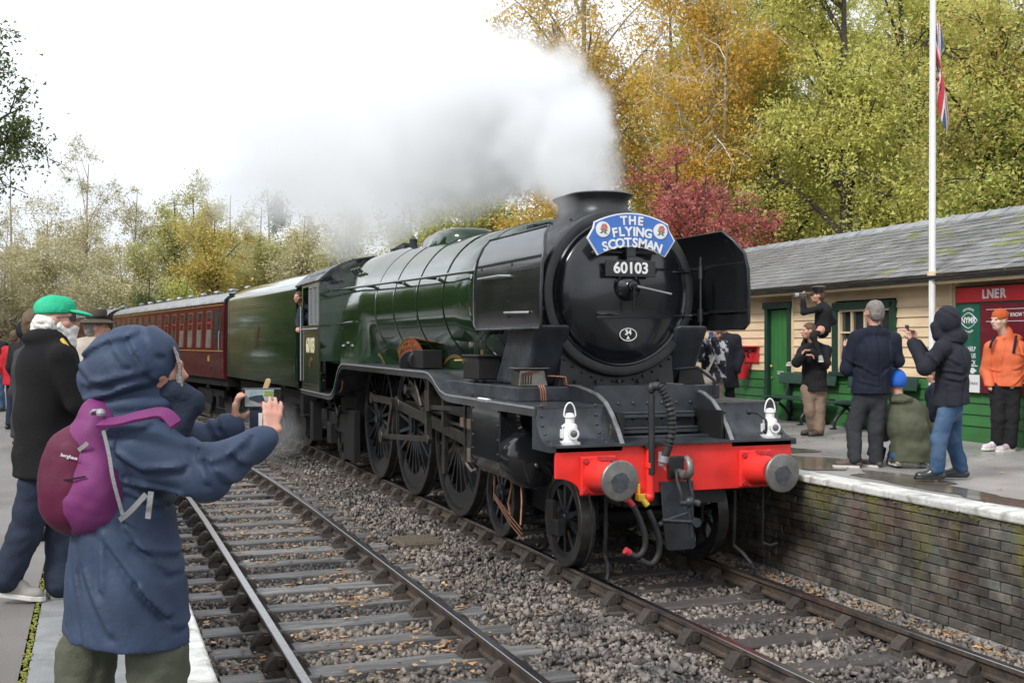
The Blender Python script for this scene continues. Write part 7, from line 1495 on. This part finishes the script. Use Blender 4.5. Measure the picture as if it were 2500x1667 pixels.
# ---- man in the brown hat
px0, d, s, y0 = 225, 10.6, 260, 1225; q = lambda a, b, y=0: at_(a, b, px0, y0, s, y)
J = stand(1.72, -35); J.update(head=q(236, 800, 0), neck=q(228, 832), chest=q(220, 890)); J['elbL'] = Vector(J['elbL'])+Vector((.1, .2, .1)); J['wriL'] = q(262, 850, .4); J['wriR'] = q(275, 855, .3); J['elbR'] = q(268, 905, .05)
hm = person('man in a brown brimmed hat and cream top with a dark shoulder strap', px0, d, LZ_, J, 'c_beige', 'c_grey', 'shoe_brown', None, 'hair_grey', headphi=-70, hem=.72, bulk=.05, wr=[(7, 20, .008)], coatx=[Ell(q(222, 850, 0), (.22, .15, .10))])
hd = J['head']; m = MB().lathe([(.17, .015), (.175, .02), (.12, .05), (.098, .055), (.092, .09), (.09, .13), (.075, .15), (.001, .145)], hd+Vector((-.01, 0, .025)), Vector((.12, 0, 1)), n=32); ht = obj('hat', m, 'c_brownhat', hm, smooth=50); m = MB().lathe([(.099, .058), (.101, .062), (.097, .085), (.094, .085)], hd+Vector((-.01, 0, .025)), Vector((.12, 0, 1)), n=32); obj('hat_band', m, 'c_black', ht)
m = MB(); m.rings([[p+Vector((-.018, -.012, 0)), p+Vector((.022, -.02, .0)), p+Vector((.022, -.008, 0)), p+Vector((-.018, 0, 0))] for p in spl([q(240, 838, -.10), q(228, 852, -.17), q(212, 880, -.20), q(198, 915, -.20)], 4)]); obj('strap', m, 'c_grey', hm)
# ---- others in the crowd
J = stand(1.74, -50); J['wriL'] = Vector(J['wriL'])+Vector((.1, 0, .3)); person('person with brown hair just behind the green cap', 80, 8.6, LZ_, J, 'c_grey', 'c_jeans', 'shoe_black', None, 'hair_brown', headphi=-30, face=False)
J = stand(1.78, -30); J['elbR'] = Vector((.3, .15, 1.35)); J['wriR'] = Vector((.1, .35, 1.55)); p_ = person('person in a black pointed hood among the crowd at the far left', 58, 16.5, LZ_, J, 'c_black', 'c_jeans', 'shoe_black', None, None, face=False, bulk=.05, coatx=[Ell(Vector(J['head'])+Vector((0, -.02, .01)), (.12, .13, .15)), Cap(Vector(J['head'])+Vector((-.02, -.02, .1)), Vector(J['head'])+Vector((-.03, -.02, .19)), .06, .015)])
J = stand(1.70, -20); person('person in a red coat half hidden in the crowd at the far left', 36, 19.5, LZ_, J, 'c_red', 'c_navylegs', 'shoe_black', None, 'hair_brown', face=False, bulk=.05)
J = stand(1.78, 150); J['elbR'] = Vector(J['elbR'])+Vector((.0, -.1, .05)); J['wriR'] = Vector((.10, -.28, 1.02)); J['wriL'] = Vector((.16, -.25, 1.0)); person('person in a black jacket and blue jeans at the left edge of the picture', -4, 24.5, LZ_, J, 'c_black', 'c_jeans', 'shoe_brown', None, 'hair_brown', bulk=.06, hem=.85, hands=[hand(J['wriR'], (-.3, -.6, -.3), (0, 0, -1), 1), hand(J['wriL'], (.3, -.6, -.3), (0, 0, -1), -1)])
# ---- woman in the blue hooded coat (foreground)
px0, d, s, y0 = 300, 4.03, 685, 1862; q = lambda a, b, y=0: at_(a, b, px0, y0, s, y)
J = stand(1.55, -50); J.update(head=q(383, 905, -.01), neck=q(325, 985, 0), chest=q(300, 1110, 0), pel=q(305, 1330, .0), shoR=q(345, 1075, -.13), shoL=q(300, 1050, .15), elbR=q(505, 1150, -.12), elbL=q(470, 1085, .22), wriR=q(660, 1062, .09), wriL=q(572, 1040, .25), hipR=q(345, 1400, -.03), hipL=q(260, 1400, .04), kneeR=q(385, 1620, -.05), kneeL=q(206, 1620, .04), ankR=q(372, 1815, -.04), ankL=q(205, 1815, .05)); J['footL'] = R(-45); J['footR'] = R(-55)
def L_(*p): return [((a-px0)/s, (y0-b)/s) for a, b in p]
C1 = lambda *p: L_(*[(180+.3827*a, 760+.3827*b) for a, b in p]); C6 = lambda *p: L_(*[(.629*a, 680+.629*b) for a, b in p]); C2 = lambda *p: L_(*[(440+.1913*a, 880+.1913*b) for a, b in p])
FL = [(C1((100, 270), (250, 190), (420, 150)), .9), (C1((420, 150), (520, 300), (560, 400)), 1), (C1((110, 560), (330, 510), (560, 430)), 1.1), (C1((80, 340), (200, 430), (300, 450)), .7), (C1((280, 140), (430, 330)), .6), (C1((500, 100), (600, 260)), .7), (C1((150, 460), (350, 420), (520, 380)), .7),
      (C1((220, 770), (400, 745), (560, 700)), .8), (C1((190, 960), (350, 1020), (560, 1085), (780, 1130)), 1.3), (C1((400, 860), (560, 960), (784, 950)), 1), (C1((260, 840), (330, 900), (420, 1000)), .7), (C1((300, 1060), (480, 1110), (600, 1190)), 1),
      (C6((330, 1010), (390, 1230), (430, 1400)), .9), (C6((480, 960), (600, 1120), (700, 1260)), 1), (C6((560, 930), (700, 1110)), .8), (C6((400, 1100), (520, 1310)), .9), (C6((620, 1150), (730, 1320)), .7), (C6((270, 1100), (300, 1300)), .8), (C6((440, 880), (470, 1000), (480, 1150)), .8), (C6((600, 1000), (740, 1060)), .7),
      (C2((430, 1140), (480, 1250), (540, 1430)), .8), (C2((600, 1240), (700, 1350), (800, 1480)), .9), (C2((780, 1130), (900, 1260)), .8), (C2((560, 1190), (680, 1180), (850, 1020)), .9), (C2((300, 760), (360, 900)), .7), (C2((150, 800), (260, 900), (300, 1000)), .7)]
def folds(X, Y, Z):
    th = np.arctan2(Y, X); w = np.clip((1.0-Z)/.5, 0, 1)
    return -.006*w*np.sin(th*6+5*Z+1.2*np.sin(7*Z+2*th))
jw = person('woman in a blue hooded waterproof coat photographing the train with her phone', px0, d, LZ_, J, 'c_bluecoat', 'c_legs_olive', 'shoe_brown', None, None, headphi=-62, face=False, vox=.0092, bulk=.02, leg=(.085, .092, .09), collar=False, cuts=[(q(300, 1548), tuple(Vector((-.10, 0, -1)).normalized()))], hk=1.0,
    sleeve=(.088, .078, .046), wr=[folds, ridges(FL, .0125, .0135), (17, 13, .004), (23, 34, .0022)], trousx=[Cap(q(385, 1590, -.05), q(385, 1700, -.05), .10, .097), Cap(q(212, 1590, .05), q(205, 1700, .05), .10, .097)],
    coatx=[Ell(q(308, 900, .0), (.155, .15, .150), R(-62)), Ell(q(262, 920, .02), (.095, .12, .115)), Ell(q(352, 882, .0), (.115, .135, .125)), Cap(q(396, 856, .0), q(405, 950, .0), .045, .05), Ell(q(335, 985, 0), (.15, .14, .055)), Ell(q(300, 1085, .0), (.20, .17, .15), R(-50)), Cap(q(300, 1150, .0), q(308, 1440, 0), .185, .225, .86, R(-50)), Cap(q(308, 1440, 0), q(308, 1570, 0), .225, .245, .86, R(-50)),            Cap(q(345, 1085, -.12), q(500, 1158, -.12), .10, .088), Cap(q(500, 1158, -.12), q(618, 1093, .03), .083, .050), Cap(q(628, 1086, .045), q(638, 1080, .055), .053, .051), Cap(q(545, 1053, .25), q(556, 1048, .25), .050, .049)],
    hands=[hand(J['wriR'], (.02, .28, .85), (-.35, .9, -.1), -1, .90, [(.35, .45), (.25, .4), (.2, .35), (.3, .45)], .35, tdir=(-.7, .35, .5)), hand(J['wriL'], (.04, .08, .95), (.8, .1, -.1), 1, .90, (.3, .9), .12, tdir=(.85, -.25, .35))])
# collar flap and the strand of hair at the hood's opening
obj('collar', skmesh('collar', skin([Cap(q(425, 960, -.02), q(468, 985, -.01), .05, .045), Cap(q(440, 1000, .0), q(430, 1060, -.02), .05, .05)], .008, .03, wr=[(3, 40, .005)]), mat='c_navylegs'), 'c_navylegs', jw)
m = MB(); 
for i in range(14): m.tube(spl([q(424+i*.6, 845+i*3, -.04+i*.004), q(438+i*.5, 880+i*4, -.05), q(430+i, 925+i*2, -.05)], 3), .004, 4)
obj('hair', m, 'hair_grey', jw)
m = MB(); m.rings([[p+Vector((0, -.01, .012)), p+Vector((0, -.014, -.012)), p+Vector((0, -.004, -.012)), p+Vector((0, 0, .012))] for p in spl([q(372, 1195, -.245), q(366, 1230, -.258), q(360, 1262, -.262)], 3)]); m2 = MB(); m2.box(q(365, 1232, -.262), (.018, .006, .09), ry=.12); obj('cord_tag', m2, 'c_greycloth', jw)
# phone, with its flap and stick
x, y, _ = wpos(px0, d); L0 = Vector((x, y, LZ_)); pp = L0+rot@q(639, 972, .26)
ph = thing('phone', 'phone showing the train on its screen, held up by the woman in the blue coat', 'phone', pp, R(-20.26)+.1)
m = MB(); m.box((0, 0, 0), (.143, .010, .078)); obj('phone_case', m, 'phone_black', ph, bev=.008, seg=3)
pmat('screen_sky', (.24, .31, .38), .2, var=.2, vs=40, col2=(.35, .42, .36), c2s=30); pmat('screen_train', (.03, .045, .06), .2, var=.3, vs=60); pmat('screen_red', (.35, .05, .06), .2, var=.2); pmat('screen_ground', (.25, .26, .26), .2, var=.2, vs=90); pmat('screen_green', (.20, .27, .08), .2, var=.3, vs=90)
m = MB(); m.box((-.008, -.0062, .014), (.108, .001, .04)); sc_ = obj('phone_screen', m, 'screen_sky', ph); m = MB(); m.box((-.008, -.0062, -.018), (.108, .001, .024)); obj('screen_ground', m, 'screen_ground', sc_)
m = MB(); m.prism([(-.048, .005), (-.02, .012), (.004, .014), (.010, -.002), (.012, -.014), (-.012, -.016), (-.046, -.004)], (0, -.0072, 0), X3, Z3, Y3, .0006); obj('screen_train', m, 'screen_train', sc_)
m = MB(); m.box((.002, -.0076, -.014), (.022, .0006, .005)); obj('screen_beam', m, 'screen_red', sc_); m = MB(); m.box((.028, -.0072, .018), (.035, .0006, .02)); obj('screen_trees', m, 'screen_green', sc_)
m = MB(); m.prism([(-.0, .03), (.02, .03), (.033, .065), (.030, .075), (.016, .075), (.012, .066)], (0, .006, 0), X3, Z3, Y3, .004); obj('stick', m, 'wood_stick', ph, bev=.002)
m = MB(); m.box((.005, .004, -.085), (.10, .006, .10)); fl_ = obj('case_flap', m, 'c_navylegs', ph); m = MB(); m.box((-.005, .0, -.09), (.014, .004, .07)); m.box((.033, .0, -.08), (.03, .004, .06)); obj('card', m, 'poster_white', fl_)
# backpack
bp_o = L0+rot@q(190, 1140, -.02)
BP = thing('backpack', 'purple and maroon backpack worn by the woman in the blue coat', 'backpack', bp_o, R(-20.26))
b_ = lambda a, b, y=0: at_(a+14, b, 190, 1140, s, y-.05)
obj('bag', skmesh('bag', skin([Ell(b_(205, 1165, .0), (.125, .145, .20)), Ell(b_(235, 1060, .0), (.085, .12, .13)), Ell(b_(215, 1215, .0), (.125, .15, .12)), Ell(b_(250, 1180, -.02), (.09, .14, .16))], .009, .05, wr=[(4, 14, .006), (8, 40, .003)]), mat='c_purple'), 'c_purple', BP)
obj('front_pocket', skmesh('front_pocket', skin([Ell(b_(172, 1165, -.02), (.115, .13, .165)), Ell(b_(170, 1215, -.02), (.11, .13, .12)), Ell(b_(185, 1100, -.02), (.085, .11, .09))], .009, .05, wr=[(6, 18, .005), (9, 44, .003)]), mat='c_maroonbag'), 'c_maroonbag', BP)
m = MB()
def ribbon(P, w, th_, nrm=(0, -1, 0)):
    P = spl(P, 6); rs = []; nrm = Vector(nrm)
    for i, p in enumerate(P):
        t_ = (P[min(i+1, len(P)-1)]-P[max(i-1, 0)]).normalized(); sd_ = t_.cross(nrm).normalized()*w/2; n2 = nrm*th_; rs.append([p+sd_, p-sd_, p-sd_+n2, p+sd_+n2])
    return MB().rings(rs)
obj('strap', ribbon([b_(232, 1035, -.12), b_(275, 1032, -.17), b_(330, 1018, -.20), b_(385, 1012, -.205), b_(415, 1040, -.21)], .045, .012, (0, -.6, .8)), 'c_purple', BP, smooth=50)
obj('strap', ribbon([b_(225, 1040, -.08), b_(205, 1020, .0), b_(215, 985, .10)], .045, .012, (-.5, -.5, .5)), 'c_purple', BP, smooth=50)
obj('lower_strap', ribbon([b_(278, 1268, -.12), b_(305, 1245, -.19), b_(342, 1205, -.235)], .018, .004), 'c_greycloth', BP)
obj('zip', ribbon([b_(238, 1050, -.145), b_(252, 1110, -.165), b_(262, 1170, -.172), b_(285, 1255, -.15)], .012, .004, (.3, -1, 0)), 'c_greycloth', BP)
obj('zip', ribbon([b_(112, 1172, -.13), b_(150, 1170, -.158), b_(195, 1162, -.172)], .006, .003), 'c_black', BP); obj('zip', ribbon([b_(178, 1098, -.14), b_(192, 1088, -.15), b_(200, 1080, -.15)], .014, .004), 'c_greycloth', BP)
m = MB(); m.tube([Vector(b_(222, 1012, -.10))+Vector((.02*math.cos(a), -.01*math.sin(a), .016*math.sin(a))) for a in [2*math.pi*i/12 for i in range(13)]], .005, 6); m.sph(b_(232, 1008, -.125), .016, 10, 6); obj('buckle', m, 'grey_line', BP)
text('lettering', 'berghaus', .017, 'poster_white', BP, tuple(b_(155, 1114, -.155)), (R(80), R(12), R(-8)), ext=.001)

# ================================================================ tidy: loose pieces become parts of their own; tiny ones stay joined as stuff
def split_part(o, new):
    bm = bmesh.new(); bm.from_mesh(o.data); bm.verts.ensure_lookup_table(); seen = set(); groups = []
    for v in bm.verts:
        if v.index in seen: continue
        st, g = [v], []; seen.add(v.index)
        while st:
            a = st.pop(); g.append(a.index)
            for e in a.link_edges:
                b = e.other_vert(a)
                if b.index not in seen: seen.add(b.index); st.append(b)
        groups.append(g)
    bm.free()
    if len(groups) < 2: return
    me = o.data; co = [tuple(v.co) for v in me.vertices]; polys = [(tuple(p.vertices), p.material_index, p.use_smooth) for p in me.polygons]; own = {}
    for gi, g in enumerate(groups):
        for i in g: own[i] = gi
    lists = [[] for _ in groups]
    for p in polys: lists[own[p[0][0]]].append(p)
    for gi, g in enumerate(groups):
        mp = {i: k for k, i in enumerate(g)}; nm = bpy.data.meshes.new(new); nm.from_pydata([co[i] for i in g], [], [tuple(mp[i] for i in p[0]) for p in lists[gi]])
        if lists[gi] and lists[gi][0][2]: nm.shade_smooth(); nm.set_sharp_from_angle(angle=R(40))
        nm.update()
        for m_ in me.materials: nm.materials.append(m_)
        q = o.copy(); q.data = nm; q.name = new; COL.objects.link(q)
        for ch_ in list(o.children) if gi == 0 else []: ch_.parent = q
    bpy.data.objects.remove(o)
SPLIT = {'rear_bulkhead': 'bulkhead', 'lifting_lug': 'lifting_lug', 'boiler_bands': 'boiler_band', 'axles': 'axle', 'trailing_frame': 'trailing_frame', 'ledges': 'ledge', 'copper_pipes': 'copper_pipe', 'drain_pipes': 'drain_pipe', 'oil_pipes': 'oil_pipe', 'stays': 'stay', 'guard_irons': 'guard_iron', 'safety_valves': 'safety_valve', 'frames': 'frame_member', 'bogie_frame': 'bogie_frame', 'tender_frame': 'tender_frame', 'roof_end': 'roof_end', 'pipes': 'pipe', 'backpack_straps': 'backpack_strap', 'cover_ribs': 'cover_rib', 'copper_pipe': 'copper_pipe'}
STUFF = ('emblem_pattern', 'poster_rules', 'rivets', 'bolts', 'roof_rivets', 'washout_plugs', 'hair', 'lining')
for o in list(bpy.data.objects):
    if o.type != 'MESH' or o.parent is None: continue
    st_ = o.name.split('.')[0]
    if st_ in SPLIT: split_part(o, SPLIT[st_])
    elif st_ in STUFF: o['kind'] = 'stuff'
